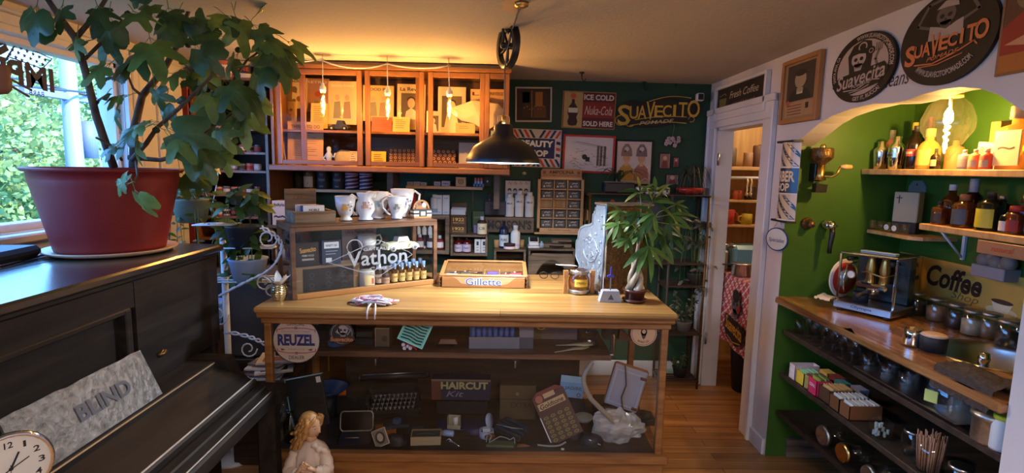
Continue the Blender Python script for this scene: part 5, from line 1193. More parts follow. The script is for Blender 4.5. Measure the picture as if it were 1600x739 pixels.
def revo(name,label,cat,px,y,hh,prof,mat,handle=None,deco=None,spout=False,cap=None):
    hh *= 1.42;p = gp(gpx(px,y),y,zt);t = thing(name,label,cat,p,gang);b = MB();b.shell([(a*hh*.9,q*hh) for a,q in prof],mat,28)
    if spout: b.shell([(.10*hh,.80*hh),(.15*hh,.98*hh),(.12*hh,.98*hh),(.08*hh,.8*hh)],mat,14,(.30*hh,0,.01*hh))
    b.build('body',t)
    if handle: b = MB();s_ = handle;b.tube([(s_*.30*hh,0,.80*hh),(s_*.48*hh,0,.92*hh),(s_*.66*hh,0,.80*hh),(s_*.62*hh,0,.50*hh),(s_*.40*hh,0,.25*hh),(s_*.3*hh,0,.22*hh)],.045*hh,mat,8);b.build('handle',t)
    if deco: b = MB();deco(b,hh);b.build('decoration',t)
    return t
def dec_flower(c1,c2,R_):
    def f(b,hh):
        for a,z,s_ in ((-2.0,.62,.07),(-1.8,.52,.06),(-2.15,.50,.06),(-1.6,.66,.03),(-1.3,.60,.03),(-1.45,.45,.03)):
            r = R_*hh;wrap_patch(b,r,(z-s_)*hh,(z+s_)*hh,a-s_/R_,a+s_/R_,c1 if s_ > .04 else c2,5)
    return f
CUP = [(0,.02),(.22,.02),(.26,.06),(.22,.14),(.34,.40),(.42,.70),(.46,1.0),(.43,1.0),(.36,.5),(0,.12)]
JUG = [(0,.02),(.30,.02),(.30,.06),(.22,.14),(.38,.38),(.36,.60),(.26,.78),(.34,.98),(.31,.98),(.22,.76),(.30,.4),(0,.12)]
FOOT = [(0,.02),(.30,.02),(.28,.08),(.20,.16),(.30,.26),(.42,.60),(.46,1.0),(.43,1.0),(.36,.5),(0,.22)]
revo('shaving_mug','white shaving mug with golden flower painting beside the card box','mug',540,.12,.092,FOOT,'white_ceramic',1,dec_flower(C(205,150,60),C(130,115,110),.42))
revo('cream_jug','white ribbed cream jug with spout in the middle of the case top','jug',571,.10,.105,JUG,'white_ceramic',-1,dec_flower(C(190,150,130),C(150,140,170),.38),True)
revo('shaving_mug','white footed mug with faint blue print behind the ribbed jug','mug',590,.17,.105,FOOT,'white_ceramic',1,dec_flower(C(150,175,190),C(150,175,190),.43))
revo('shaving_mug','white fluted mug with small flower painting right of the ribbed jug','mug',620,.09,.090,CUP,'white_ceramic',-1,dec_flower(C(110,115,110),C(190,150,100),.44))
revo('shaving_mug','white tall mug with blue floral spot and curled handle at the back right','mug',629,.18,.115,CUP,'white_ceramic',1,dec_flower(C(90,110,130),C(90,110,130),.44))
# round wooden coaster holder with striped base
p = gp(gpx(656,.12),.08,zt);t = thing('card_holder','round topped wooden holder with black and white striped base on the case','holder',p,gang);w = 33*F(2.8)
b = MB();b.box(-w/2,w/2,0,.05,0,.012,'beech',.001)
for k,c_ in enumerate((C(215,205,190),C(35,30,30),C(215,205,190),C(35,30,30))): b.box(-w/2,w/2,0,.05,.012+.010*k,.022+.010*k,c_)
b.box(-w*.22,w*.22,-.002,0,.010,.042,C(28,26,26));b.box(-w*.12,w*.12,-.003,-.002,.015,.038,C(200,196,190));b.build('base',t)
b = MB();b.M = MT((0,.02,.052));b.ring(0,0,w*.38,w*.47,'beech',0,24,0,PI);b.ring(0,0,w*.38,w*.47,'beech',.008,24,0,PI)
vs = [];
for i in range(25): a = PI*i/24;vs += [(w*.47*math.cos(a),0,w*.47*math.sin(a)),(w*.47*math.cos(a),.008,w*.47*math.sin(a))]
b.add(vs,[(2*i,2*i+1,2*i+3,2*i+2) for i in range(24)],'beech');b.box(-w*.3,w*.3,.002,.006,0,.02,'beech');b.disc(-.01,.03,.012,C(120,70,45),.001,th=.004);b.disc(.018,.022,.014,C(190,190,200),.001,th=.004);b.build('hoop',t)
# ---- razor showcase on the counter
p0 = aZ(686,449,CT);p1 = aZ(824,451,CT);w = p1.x-p0.x;yg = (p0.y+p1.y)/2;d = .30
t = thing('razor_showcase','low wooden razor display box with slanted glass lid on the counter','display box',((p0.x+p1.x)/2,yg,Zc));hf,hb = .062,.098
b = MB();b.box(-w/2,w/2,0,.016,0,hf,'beech',.003);b.box(-w/2+.012,w/2-.012,d-.016,d,0,hb,'beech',.002);b.box(-w/2+.016,w/2-.016,.016,d-.016,0,.040,C(120,90,60))
for s_ in (-1,1):
    x0,x1 = (s_*w/2,s_*(w/2-.016)) if s_ < 0 else (s_*(w/2-.016),s_*w/2)
    b.add([(x0,0,0),(x0,d,0),(x0,d,hb),(x0,0,hf),(x1,0,0),(x1,d,0),(x1,d,hb),(x1,0,hf)],[(0,3,2,1),(4,5,6,7),(0,4,7,3),(1,2,6,5),(3,7,6,2),(0,1,5,4)],'beech')
b.add([(-w*.34,-.0008,hf*.95),(w*.36,-.0008,hf*.95),(w*.33,-.0008,hf*.75),(w*.27,-.0008,hf*.38),(w*.15,-.0008,hf*.18),(-w*.12,-.0008,hf*.18),(-w*.25,-.0008,hf*.38),(-w*.30,-.0008,hf*.75)],[tuple(range(8))],'pine')
for s_ in (-1,1):
    for k in range(3): b.box(s_*w*.492-.006,s_*w*.492+.006,-.0008,0,.008+.02*k,.018+.02*k,'walnut')
b.text('Gillette',.0,hf*.56,w*.41,hf*.66,C(225,228,235),-.0016,.05);b.text('Gillette',0,hf*.56,w*.40,hf*.62,C(50,85,165),-.0022,.005);b.build('case',t)
sl = math.atan2(hb-hf,d);b = MB();b.M = MT((0,0,hf+.001)) @ MR(sl,4,'X')
for (x0,x1,y0,y1) in ((-w/2,w/2,0,.022),(-w/2+.014,w/2-.014,d-.02,d),(-w/2,-w/2+.022,.022,d-.02),(w/2-.022,w/2,.022,d-.02)): b.box(x0,x1,y0,y1,0,.008,'beech',.002)
for s_ in (-1,1): b.box(s_*w*.36-.03,s_*w*.36+.03,.002,.016,.008,.011,C(210,205,195),.002)
b.build('lid_frame',t);b = MB();b.M = MT((0,0,hf+.001)) @ MR(sl,4,'X');b.box(-w/2+.02,w/2-.02,.02,d-.02,.003,.005,'pane');b.build('glass',t)
b = MB()
for x in (-.18,0.0,.18): b.box(x*w-.002+.0,x*w+.002,.02,d-.02,.04,.052,'pine')
b.build('divider',t)
rcx = (p0.x+p1.x)/2
for k,(x,y,c_,n_) in enumerate(((-.34,.12,'black_matte','black'),(-.22,.16,'slate_grey','grey'),(-.08,.12,'black_matte','black'),(.26,.12,C(170,90,85),'pinkish'),(.38,.16,C(150,60,55),'dark red'))):
    b = MB();b.box(-.035,.035,-.03,.03,0,.010+.002*k,c_,.003);b.tube([(-.03,-.01,.02),(.03,.012,.022)],.003,'chrome',6);b.build('razor_case',loc=(rcx+x*w,yg+y,Zc+.0405),rot=R(jit(15)),label='%s razor case %s in the slanted wooden display box' % (n_,['far left','second from left','left of the purple box','right of the purple box','at the right end'][k]),cat='razor case')
b = MB();b.box(-.032,.032,-.025,.025,0,.024,C(100,80,195),.004);b.build('purple_box',loc=(rcx+w*.10,yg+.13,Zc+.0405),label='purple box under the glass of the wooden razor display',cat='box')
# ---- tangle of red and white cord
b = MB();c0 = aZ(600,460,CT);rn = random.Random(5)
for k in range(9):
    a = rn.uniform(0,6.28);pts = []
    for q in range(16): rr_ = .01+.055*rn.random();aa = a+q*.7*(1 if k % 2 else -1);pts.append((rr_*1.7*math.cos(aa),rr_*.7*math.sin(aa),.005+.038*rn.random()*(1-.5*abs(math.cos(aa)))))
    P_ = [Vector(p) for p in pts];sm = []
    for i in range(len(P_)-1):
        for q in range(3): t_ = q/3;sm.append(P_[max(i-1,0)]*(.5*(-t_+2*t_*t_-t_**3))+P_[i]*(.5*(2-5*t_*t_+3*t_**3))+P_[i+1]*(.5*(t_+4*t_*t_-3*t_**3))+P_[min(i+2,len(P_)-1)]*(.5*(-t_*t_+t_**3)))
    b.tube(sm,.0042,[C(215,205,210),C(195,110,120),C(225,225,230)][k % 3],6)
for x in (-.005,.012): b.tube([(x,-.03,.015),(x*1.4,-.055,.012),(x*2,-.083,.008),(x*2.2,-.100,-.008),(x*2.1,-.102,-.045)],.0042,C(225,215,220),6)
b.tube([(-.13,0,.006),(-.08,.02,.008),(0,-.02,.01),(.06,.01,.006)],.004,'black_matte',6)
for q in range(3): b.box(.03+.03*q,.055+.03*q,-.02+.01*q,.004+.01*q,.012,.02,C(220,205,212),.003)
cz = aZ(598,462,CT);b.build('cord_tangle',loc=(cz.x,2.545,Zc),label='tangle of red and white cord spilling over the counter edge',cat='cord')
# ---- pineapple candle holder
p = aZ(437,469,CT);t = thing('pineapple_ornament','gold pineapple ornament with white leaves at the left counter end','ornament',(p.x,p.y,Zc));b = MB();vs = [];fs = []
n,m2 = 20,14;r0 = .032
for j in range(m2+1):
    z = .078*j/m2;env = r0*(.80+.38*math.sin(PI*(j/m2)*.9));
    for i in range(n): a = 2*PI*(i+.5*(j % 2))/n;vs.append((env*(1+.05*(((i+j) % 2)*2-1))*math.cos(a),env*(1+.05*(((i+j) % 2)*2-1))*math.sin(a),z))
for j in range(m2):
    for i in range(n):
        i2 = (i+1) % n;a0,a1,b0,b1 = j*n+i,j*n+i2,(j+1)*n+i,(j+1)*n+i2
        if j % 2 == 0: fs += [(a0,a1,b0),(a1,b1,b0)]
        else: fs += [(a0,b1,b0),(a0,a1,b1)]
fs += [tuple(range(n))[::-1],tuple(m2*n+i for i in range(n))];b.add(vs,fs,'gold_ceramic');b.build('fruit',t)
b = MB()
for k in range(7):
    a = 2*PI*k/7+.3;o = .062 if k % 2 else .05;vs = []
    for q in range(6): s_ = q/5;wd = .017*math.sin(PI*min(1,.25+s_*.75))+.001;rr_ = .012+o*s_;z = .078+.045*s_-.018*s_*s_*(1 if k % 2 else -.6);vs += [(rr_*math.cos(a)-wd*math.sin(a),rr_*math.sin(a)+wd*math.cos(a),z+.004),(rr_*math.cos(a),rr_*math.sin(a),z-.004),(rr_*math.cos(a)+wd*math.sin(a),rr_*math.sin(a)-wd*math.cos(a),z+.004)]
    b.add(vs,[(3*i,3*i+1,3*i+4,3*i+3) for i in range(5)]+[(3*i+1,3*i+2,3*i+5,3*i+4) for i in range(5)],'white_ceramic',True)
b.build('leaves',t)
# ---- spectacles
p = aZ(858,436,CT);t = thing('spectacles','black framed spectacles folded on the counter right of the razor display','spectacles',(p.x,p.y,Zc),R(-8));b = MB()
for s_ in (-1,1): b.tube([(s_*.034+.024*math.cos(a),0,.022+.020*math.sin(a)) for a in [2*PI*k/16 for k in range(17)]],.0022,'black_matte',6,cap=False);b.tube([(s_*.058,0,.03),(s_*.056,.04,.026),(s_*.02,.11+.01*s_,.008)],.002,'black_matte',6)
b.tube([(-.011,0,.026),(0,-.003,.03),(.011,0,.026)],.002,'black_matte',6);b.build('frame',t)
b = MB()
for s_ in (-1,1): b.M = I4;b.disc(s_*.034,.022,.023,'pane',0,.019)
b.build('lens',t)
# ---- amber jar lantern in wooden stand
p = aZ(904,458,CT);t = thing('jar_lantern','amber glass jar with metal collar held between two wooden uprights','jar',(p.x,p.y-.0,Zc),R(5));k_ = p.y/2.6
b = MB();b.lathe([(0,.006),(.05,.006),(.055,.015),(.058,.06),(.055,.085),(.046,.10),(.044,.125),(.046,.13)],'amber_glass',28);b.build('glass',t)
b = MB();b.lathe([(0,0),(.052,0),(.058,.008),(.058,.022),(.054,.026)],'dull_silver',28);b.build('metal_base',t);b = MB();b.shell([(.047,.108),(.05,.112),(.05,.126),(.046,.13)],'dull_silver',28);b.build('metal_band',t)
b = MB();wrap_patch(b,.0585,.045,.085,-2.2,-.9,C(225,190,70));wrap_text(b,'CITRONELLA',.0592,.066,.055,.012,C(90,60,20));b.build('label',t)
b = MB();b.lathe([(0,.028),(.051,.028),(.053,.065),(0,.067)],C(150,110,30),24);b.build('wax',t)
for s_ in (-1,1): b = MB();b.prism([(s_*.074-.012,0),(s_*.074+.012,0),(s_*.074+.008,.055),(s_*.074+.013,.125),(s_*.074-.013,.125),(s_*.074-.008,.055)],-.012,.012,'beech');b.cyl((s_*.058,0,.115),(s_*.066,0,.115),.004,'steel');b.build('upright',t)
b = MB();b.prismz([(-.10,.02),(-.07,-.0),(.02,.0),(.0,.03)],0,.004,C(200,195,185));b.build('folded_note',loc=(p.x-.02,p.y+.08,Zc+.132),rot=(0,R(4),R(10)),label='pale folded paper lying across the top of the amber jar',cat='paper')
# ---- antique cash register (embossed metal, side view)
pr = aZ(944,468,CT);yr_ = pr.y+.11;xr = xw(944,yr_,1.2);zt = aY(944,322,yr_).z-CT
t = thing('antique_cash_register','antique embossed metal cash register seen from its side on the counter','cash register',(xr,yr_,Zc),R(-75))
S = F(yr_)
prof = [(0,0),(0,1.0),(-.16,1.0),(-.17,.93),(-.20,.915),(-.20,.79),(-.26,.755),(-.34,.735),(-.42,.69),(-.46,.62),(-.47,.53),(-.50,.50),(-.50,.30),(-.42,.20),(-.44,.10),(-.42,0)]
dpt = 0.02
kx = 1.67
b = MB();pz = [(x*zt*kx,z*zt) for x,z in prof]
b.prism(pz,0,.012,'tin_sheet')
# raised border and scroll work
def lerp_in(f): cx_,cz_ = -.24*zt*kx,.42*zt;return [(cx_+(x-cx_)*f,cz_+(z-cz_)*f) for x,z in pz]
bo = lerp_in(.93);b.tube([(x,-.002,z) for x,z in bo+[bo[0]]],.004,'tin_sheet',6)
rn = random.Random(2)
for k in range(46):
    x = rn.uniform(-.44,-.05)*zt*kx;z = rn.uniform(.08,.60)*zt
    sc = [(x+(.006+.0035*q)*math.cos(q*.9+k),-.001,z+(.006+.0035*q)*math.sin(q*.9+k)) for q in range(6)];b.tube(sc,.0028,'tin_sheet',5)
b.tube([(-.23*zt*kx+.20*zt*math.cos(a),-.002,.46*zt+.15*zt*math.sin(a)) for a in [2*PI*k/20 for k in range(21)]],.005,'tin_sheet',6)
for (x,z) in ((-.06,.88),(-.06,.74),(-.14,.66),(-.24,.62),(-.06,.58),(-.30,.55),(-.10,.82)): b.ball((x*zt*kx,-.001,z*zt),.009,'tin_sheet',8,5)
b.build('embossed_side',t)
b = MB();pw = 78*S
b.box(-.01,.0,.012,pw,0,zt*.99,'bronze');b.box(-.01,.002,-.002,.012,0,zt,'chrome',.002);b.box(-.16*zt*kx,.02,-.012,pw+.01,zt,zt+.012,'dull_silver',.003)
for k in range(60):
    x = .015+rn.random()*(pw-.03);z = rn.uniform(.03,.8)*zt;b.tube([(.001,x+(.004+.003*q)*math.cos(q+k),z+(.004+.003*q)*math.sin(q+k)) for q in range(5)],.0022,'bronze',4)
b.build('back_plate',t)
b = MB();b.box(-.36,-.012,.014,pw,0,zt*.48,'black_metal',.01);b.build('body',t)
b = MB();b.box(-.38,.012,-.03,-.004,0,.018,'dull_silver',.003);b.build('base_rail',t)
# ---- sword letter opener in a grey stand
p = aZ(953,471,CT);k_ = F(p.y);t = thing('toy_sword_stand','small blue hilted sword standing in a grey trapezoid block','ornament',(p.x,p.y,Zc))
b = MB();b.prism([(-18*k_,0),(18*k_,0),(13*k_,18*k_),(-13*k_,18*k_)],-.02,.03,C(150,155,165));b.flat([(-5*k_,4*k_),(5*k_,4*k_),(0,13*k_)],C(70,72,80),-.0208);b.build('stand',t)
b = MB();z0 = 18*k_;b.prism([(-.003,z0),(.003,z0),(.003,z0+24*k_),(-.003,z0+24*k_)],.003,.006,C(110,112,125,.3));b.build('blade',t)
b = MB();z1 = z0+22*k_;b.prism([(-5*k_,z1+2*k_),(-6*k_,z1),(-2*k_,z1-2*k_),(2*k_,z1-2*k_),(6*k_,z1),(5*k_,z1+2*k_),(1.2*k_,z1+3*k_),(1*k_,z1+14*k_),(0,z1+16*k_),(-1*k_,z1+14*k_),(-1.2*k_,z1+3*k_)],0,.01,C(60,60,160,.3));b.build('hilt',t)
# ---- money tree
p = aZ(991,471,CT);t = thing('money_tree','braided money tree with drooping leaves in a brown pot on the counter','potted plant',(p.x,p.y,Zc));k_ = F(p.y)
b = MB();b.lathe([(0,0),(17*k_,0),(20*k_,4*k_),(19*k_,5*k_),(0,5*k_)],C(62,30,30,.3),28);b.build('saucer',t)
b = MB();b.lathe([(0,5*k_),(14*k_,5*k_),(17.5*k_,17*k_),(19*k_,17.5*k_),(19*k_,21*k_),(17*k_,21*k_),(16*k_,18*k_),(0,18*k_)],C(70,34,34,.3),28);b.build('pot',t)
b = MB();b.lathe([(16.3*k_,18.2*k_),(0,19.5*k_)],'soil',20);b.build('soil',t)
b = MB();H_ = 95*k_
for s_ in range(4):
    pts = [];rs = []
    for q in range(15): u = q/14;a = s_*PI/2+u*3.6;r = k_*(9*(1-u)**.8+1.6);pts.append((r*math.cos(a),r*math.sin(a)*.8,18*k_+H_*.62*u));rs.append(k_*(4.2*(1-u)+1.8))
    b.tube(pts,rs,'pale_trunk',8)
b.tube([(0,0,18*k_+H_*.6),(3*k_,0,18*k_+H_*.9),(6*k_,0,18*k_+H_*1.25)],[3*k_,2.4*k_,1.5*k_],'pale_trunk',8);b.build('trunk',t)
def blade(L_,wd,droop,n=7):
    vs = [];fs = []
    for i in range(n): u = i/(n-1);w = wd*math.sin(PI*min(.99,(u*.93+.05)))**.8;y = L_*u;z = -droop*L_*u*u;vs += [(-w,y,z+.12*w),(0,y,z-.05*w),(w,y,z+.12*w)]
    for i in range(n-1): fs += [(3*i,3*i+1,3*i+4,3*i+3),(3*i+1,3*i+2,3*i+5,3*i+4)]
    return vs,fs
b = MB();st = MB();rn = random.Random(11)
clus = [(966,350,-.05,28,225),(983,372,-.06,26,200),(995,330,.0,30,250),(1010,345,-.02,34,280),(1030,360,.02,36,300),(1048,335,.05,34,320),(1020,315,0,34,60),(1000,300,.0,28,110),(1025,298,.04,26,80),(1055,320,.08,26,330),(1038,380,.03,34,280),(1012,385,-.04,42,275),(972,330,.0,24,200),(1045,350,.0,30,290),(1022,335,-.06,34,200),(990,350,.04,26,180),(1050,372,.04,30,300),(1006,362,.05,30,230)]
top = Vector((6*k_,0,18*k_+H_*1.0))
for (px,py,dy,L_,ang) in clus:
    c_ = aY(px,py,p.y+dy)-Vector((p.x,p.y,Zc));st.tube([top+Vector((0,0,rn.uniform(-.06,.03))),(top+c_)/2+Vector((0,0,.03)),c_],[.0035,.0028,.002],'stem_green',5)
    nn = 6
    for q in range(nn):
        a = R(ang)+(q-nn/2+.5)*.52+rn.uniform(-.1,.1);d = (CR*math.cos(a)+CU*math.sin(a)*.8-CU*.25+_f*rn.uniform(-.7,.5));up = (VW*.6+Vector((0,0,.7))+Vector((rn.uniform(-.4,.4),0,0))).normalized()
        g,fs = blade(L_*k_*1.15*rn.uniform(.7,1.1),L_*k_*.125,rn.uniform(.1,.5));b.M = leaf_frame(c_,d,up);b.add(g,fs,'leaf_bright' if rn.random() < .55 else 'leaf_dark',True)
b.build('foliage',t);st.build('leaf_stalk',t)
# ================================================================ STICKERS ON THE SHOWCASE GLASS
def sticker(px,py,rpx,name,label,paint):
    Y = CY0+.0105;p = aY(px,py,Y);r = rpx*F(Y);b = MB();b.disc(0,0,r,'black_matte',0,th=.001);paint(b,r)
    return b.build(name,loc=(p.x,Y,p.z),label=label,cat='sticker')
def s1(b,r):
    nv,rd,dk = C(35,45,110),C(175,55,60),C(70,65,65)
    b.disc(0,0,r*.965,C(185,172,162),-.0004);b.text('REUZEL',0,.02*r,r*1.56,r*.50,nv,-.0008,.045)
    b.text('OFFICIAL',0,r*.72,r*.74,r*.15,dk,-.0008,.01);b.text('DEALER',0,-r*.74,r*.66,r*.16,dk,-.0008,.01);b.text('HOLLANDS FINEST POMADE',0,r*.39,r*1.2,r*.06,C(140,125,120),-.0008,.01);b.text('BARBER SHOP',0,-r*.38,r*.7,r*.06,C(140,125,120),-.0008,.01)
    for s_ in (1,-1): b.line([(-r*.80,s_*r*.36),(-r*.80,s_*r*.46),(-r*.4,s_*r*.54),(r*.4,s_*r*.54),(r*.80,s_*r*.46),(r*.80,s_*r*.36)],r*.035,rd,-.0008);b.ring(0,s_*r*.55,r*.035,r*.06,dk,-.001,12);b.flat([(s_*r*.45,-r*.40),(s_*r*.68,-r*.34),(s_*r*.62,-r*.44)],dk,-.0008)
sticker(463,532,38,'round_sticker','large round white sticker lettered REUZEL on the showcase glass',s1)
def skull(b,x,z,s,c1,c2,y):
    b.disc(x,z,s*.5,c1,y,s*.52,18);b.flat([(x-s*.3,z-s*.3),(x+s*.3,z-s*.3),(x+s*.22,z-s*.75),(x-s*.22,z-s*.75)],c1,y)
    for q in (-1,1): b.disc(x+q*s*.2,z-s*.02,s*.13,c2,y-.0004,s*.12,10)
    b.flat([(x-s*.06,z-s*.28),(x+s*.06,z-s*.28),(x,z-s*.14)],c2,y-.0004);b.rect(x-s*.2,z-s*.56,x+s*.2,z-s*.52,c2,y-.0004)
    for q in range(-2,3): b.rect(x+q*s*.08-s*.006,z-s*.66,x+q*s*.08+s*.006,z-s*.44,c2,y-.0004)
def s2(b,r):
    b.disc(0,0,r*.96,C(40,34,32),-.0004);b.ring(0,0,r*.80,r*.86,C(130,120,110),-.0008);skull(b,r*.1,r*.30,r*.8,C(150,140,130),C(30,25,25),-.0008)
    b.flat([(-r*.5,r*.1),(-r*.2,r*.5),(-r*.1,-r*.1)],C(150,140,130),-.0008);b.line([(r*.45,-r*.1),(r*.7,r*.25),(r*.35,r*.62)],r*.08,C(140,130,120),-.0008)
    b.flat([(-r*1.05,-r*.62),(-r*.8,-r*.3),(r*1.0,-r*.2),(r*1.05,-r*.5),(r*.4,-r*.85)],C(60,40,28),-.0012);b.text('Suavecito',0,-r*.48,r*1.8,r*.36,C(190,120,70),-.0016,.03,0)
sticker(534,521,20,'small_skull_sticker','small dark round skull sticker beside the large white sticker',s2)
def s3(b,r):
    b.disc(0,0,r*.97,C(196,160,122),-.0004);b.ring(0,0,r*.86,r*.9,C(120,85,60),-.0008);dk = C(70,45,32);b.text('BARBER',0,0,r*.8,r*.2,dk,-.0008,.02,curve=(r*.66,PI/2));b.text('BEARD CO.',0,0,r*.9,r*.16,dk,-.0008,.02,curve=(-r*.66,-PI/2))
    b.disc(0,r*.12,r*.24,dk,-.0008,r*.28,14);b.flat([(-r*.24,r*.1),(r*.24,r*.1),(r*.12,-r*.3),(0,-r*.46),(-r*.12,-r*.3)],dk,-.0008);b.disc(0,r*.14,r*.14,C(196,160,122),-.0012,r*.16,12)
sticker(1006,521,22,'round_tan_sticker','round tan sticker with a bearded head at the right of the showcase glass',s3)
# ================================================================ INSIDE THE SHOWCASE
ZS_,ZF = .7858,.3008
def cs(px,Y,Z): return Vector((xw(px,Y,Z),Y,Z))
def cbox(px0,px1,hpx,Y,Z,dep,mat,name,label,cat,rz=0,rx=0,extra=None,grp=None,bev=.002,ry=0):
    k = F(Y);w = (px1-px0)*k;h = hpx*k*1.04;b = MB();b.box(-w/2,w/2,0,dep,0,h,mat,bev)
    if extra: extra(b,w,h)
    p = cs((px0+px1)/2,Y,Z)
    return b.build(name,loc=p,rot=(R(rx),R(ry),R(rz)),label=label,cat=cat,group=grp)
# upper shelf
cbox(516,552,20,2.78,ZS_,.10,C(22,24,30),'dark_case','black case on the showcase shelf behind the small skull sticker','case',rz=6,bev=.008)
b = MB();b.lathe([(0,0),(.042,0),(.045,.006),(.045,.022),(.038,.03),(0,.034)],C(70,95,140,.3,0),24);b.build('round_tin',loc=cs(527,2.66,ZS_),label='round blue grey tin on the shelf below the small skull sticker',cat='tin')
cbox(553,585,10,2.66,ZS_,.09,C(24,26,32),'leather_wallet','lower black leather case left of the metal framed clipper box','case',rz=-6,bev=.004);
cbox(556,583,9,2.68,ZS_+.034,.08,C(30,34,42),'leather_wallet','upper black leather case lying tilted on the other','case',rz=9,ry=3,bev=.004)
def ex(b,w,h): b.box(-w/2-.003,-w/2,-.003,.08,0,h+.004,'steel');b.box(-w/2,w/2,-.003,.08,h,h+.004,'steel');b.disc(.01,h*.45,h*.16,C(60,50,40),-.001)
cbox(587,609,29,2.64,ZS_,.07,C(95,80,58),'metal_edged_box','small metal edged box on the shelf left of the mint comb card','box',extra=ex)
# mint display card with combs leaning against the glass
def ex(b,w,h):
    for k in range(7): z = h*(.12+.115*k);b.tube([(-w*.40,-.003,z),(-w*.1,-.004,z+.004),(w*.2,-.004,z-.002),(w*.40,-.003,z+.003)],.0032,C(25,50,48),6);b.ball((w*.02+jit(.01),-.006,z+.002),.004,'chrome',8,5)
    b.box(-w/2,w/2,-.006,0,0,h*.06,C(150,225,205));b.box(-w/2,-w*.45,-.005,0,0,h,C(150,225,205));b.box(w*.45,w/2,-.005,0,0,h,C(150,225,205))
cbox(618,662,40,2.56,ZS_+.045,.005,C(120,205,185),'comb_card','mint green card of dark combs tilted against the showcase glass','card',ry=24,rx=-14,extra=ex)
b = MB();rn = random.Random(8)
for k in range(9): c_ = (rn.uniform(-.03,.03),rn.uniform(-.02,.02),.010+rn.random()*.02);b.ball(c_,.010,[C(170,30,35),C(220,215,220)][k % 2],8,6)
b.tube([(-.03,0,.02),(.0,-.01,.035),(.035,-.01,.012),(.045,-.015,.006)],.005,C(175,30,35),6);b.build('red_beads',loc=cs(638,2.60,ZS_),label='heap of red and white beads under the mint comb card',cat='beads')
def ex(b,w,h): b.disc(0,h*.5,w*.38,C(120,100,80),-.001,h*.3,14);b.disc(.0,h*.5,w*.2,C(165,145,115),-.0015,h*.18,12)
cbox(672,724,27,2.93,ZS_+.03,.01,C(48,40,38),'picture_plaque','dark picture plaque with a tan oval at the back of the shelf','plaque',extra=ex,rx=-6)
b = MB();b.lathe([(0,0),(.03,0),(.055,.012),(.052,.014),(.028,.006),(0,.005)],C(34,28,28,.3),20);b.build('dark_dish',loc=cs(697,2.66,ZS_),label='dark dish below the picture plaque on the shelf',cat='dish')
b = MB();b.prism([(-.048,0),(.048,0),(.036,.024),(-.036,.024)],-.01,.01,C(135,100,75));b.build('brown_band',loc=cs(700,2.66,ZS_+.016),label='tan fabric band lying on the dark dish',cat='band')
t = thing('roller_tray','pale cardboard tray holding a row of blue rollers on the shelf','tray',cs(783,2.64,ZS_),R(2));w = 104*F(2.64);h = 42*F(2.64)
b = MB();b.box(-w/2,w/2,0,.008,0,h*.45,C(120,120,128));b.box(w*.28,w/2,0,.008,0,h,C(125,125,132));b.box(-w/2,w/2,.008,.10,0,.006,C(110,110,118));b.box(-w/2,w/2,.095,.10,0,h,C(95,95,105));b.box(w/2-.008,w/2,.008,.1,0,h,C(110,110,118));b.build('tray',t)
for k in range(8): b = MB();b.cyl((-w*.44+k*w*.088,.035,.010),(-w*.44+k*w*.088,.035,h*.93),.0125,C(70,100,165),seg=12);b.build('roller',t)
cbox(755,781,10,2.90,ZS_+.11,.04,C(120,78,50),'tan_box','small tan box high at the back above the rollers','box');cbox(733,800,24,2.88,ZS_,.06,C(36,36,42),'dark_carton','dark carton behind the blue rollers','carton')
def ex(b,w,h): b.rect(-w/2,0,-w*.32,h,C(95,78,50),-.001)
cbox(832,903,40,2.80,ZS_,.10,C(112,98,100),'grey_box','wide grey mauve box behind the cream brushes on the shelf','box',extra=ex)
b = MB();b.M = MR(R(90),4,'X');b.tube([(.026*math.cos(a),.026*math.sin(a),0) for a in [2*PI*k/24 for k in range(25)]],.004,'brass',8,cap=False);b.cyl((0,0,-.002),(0,0,.002),.024,C(70,55,45),seg=24);b.build('brass_ring',loc=cs(845,2.79,ZS_)+Vector((0,0,.085)),label='round brass rimmed disc on the front of the grey mauve box',cat='disc')
for k,(px,rz,dz,lb) in enumerate(((900,-8,.030,'upper'),(896,14,0,'lower'))):
    b = MB();pts = [(-.10,0,.008),(-.05,0,.009),(0,.002,.012),(.05,0,.012),(.085,0,.010)];b.tube(pts,[.005,.006,.014,.022,.006],C(170,155,115,.35),12,flat=.42);b.build('cream_hair_brush',loc=cs(px,2.60+.02*k,ZS_+dz),rot=(0,R(-4),R(rz)),label=lb+' of the two cream handled brushes on the shelf',cat='brush')
b = MB();b.cyl((0,0,0),(0,0,.05),.028,'clear_glass');b.tube([(0,0,.03),(.01,0,.09),(.02,0,.11)],.003,'stem_green')
for k,c_ in enumerate((C(200,110,40),C(205,205,200),C(190,120,60),C(150,150,150))): b.ball((-.02+.018*k,-.01,.08+.012*(k % 2)),.013,c_,8,5)
b.build('glass_of_flowers',loc=cs(918,2.86,ZS_),label='little glass with orange and white flowers at the back of the shelf',cat='vase')
b = MB();b.tube([(-.04,0,.02),(0,0,.03),(.03,0,.025)],[.02,.026,.012],'black_metal',12);b.tube([(.0,0,.04),(.03,0,.09),(-.01,0,.11),(-.03,0,.09)],.004,'black_metal',8);b.ball((-.02,-.01,.045),.016,'chrome',12,8);b.build('hand_clipper',loc=cs(926,2.66,ZS_),label='black and chrome hand clipper on the shelf beside the cream brushes',cat='clipper')
b = MB();b.tube([(.035*math.cos(a),0,.018*math.sin(a)) for a in [.3*k for k in range(20)]],.005,C(150,140,120),8);b.build('cream_loop',loc=cs(956,2.80,ZS_+.125),label='cream oval ring on top of the dark things at the shelf end',cat='ring')
b = MB();b.box(-.05,.05,0,.06,0,.10,C(20,20,22),.01);b.build('dark_box',loc=cs(956,2.80,ZS_),label='dark box under the cream oval ring',cat='box')
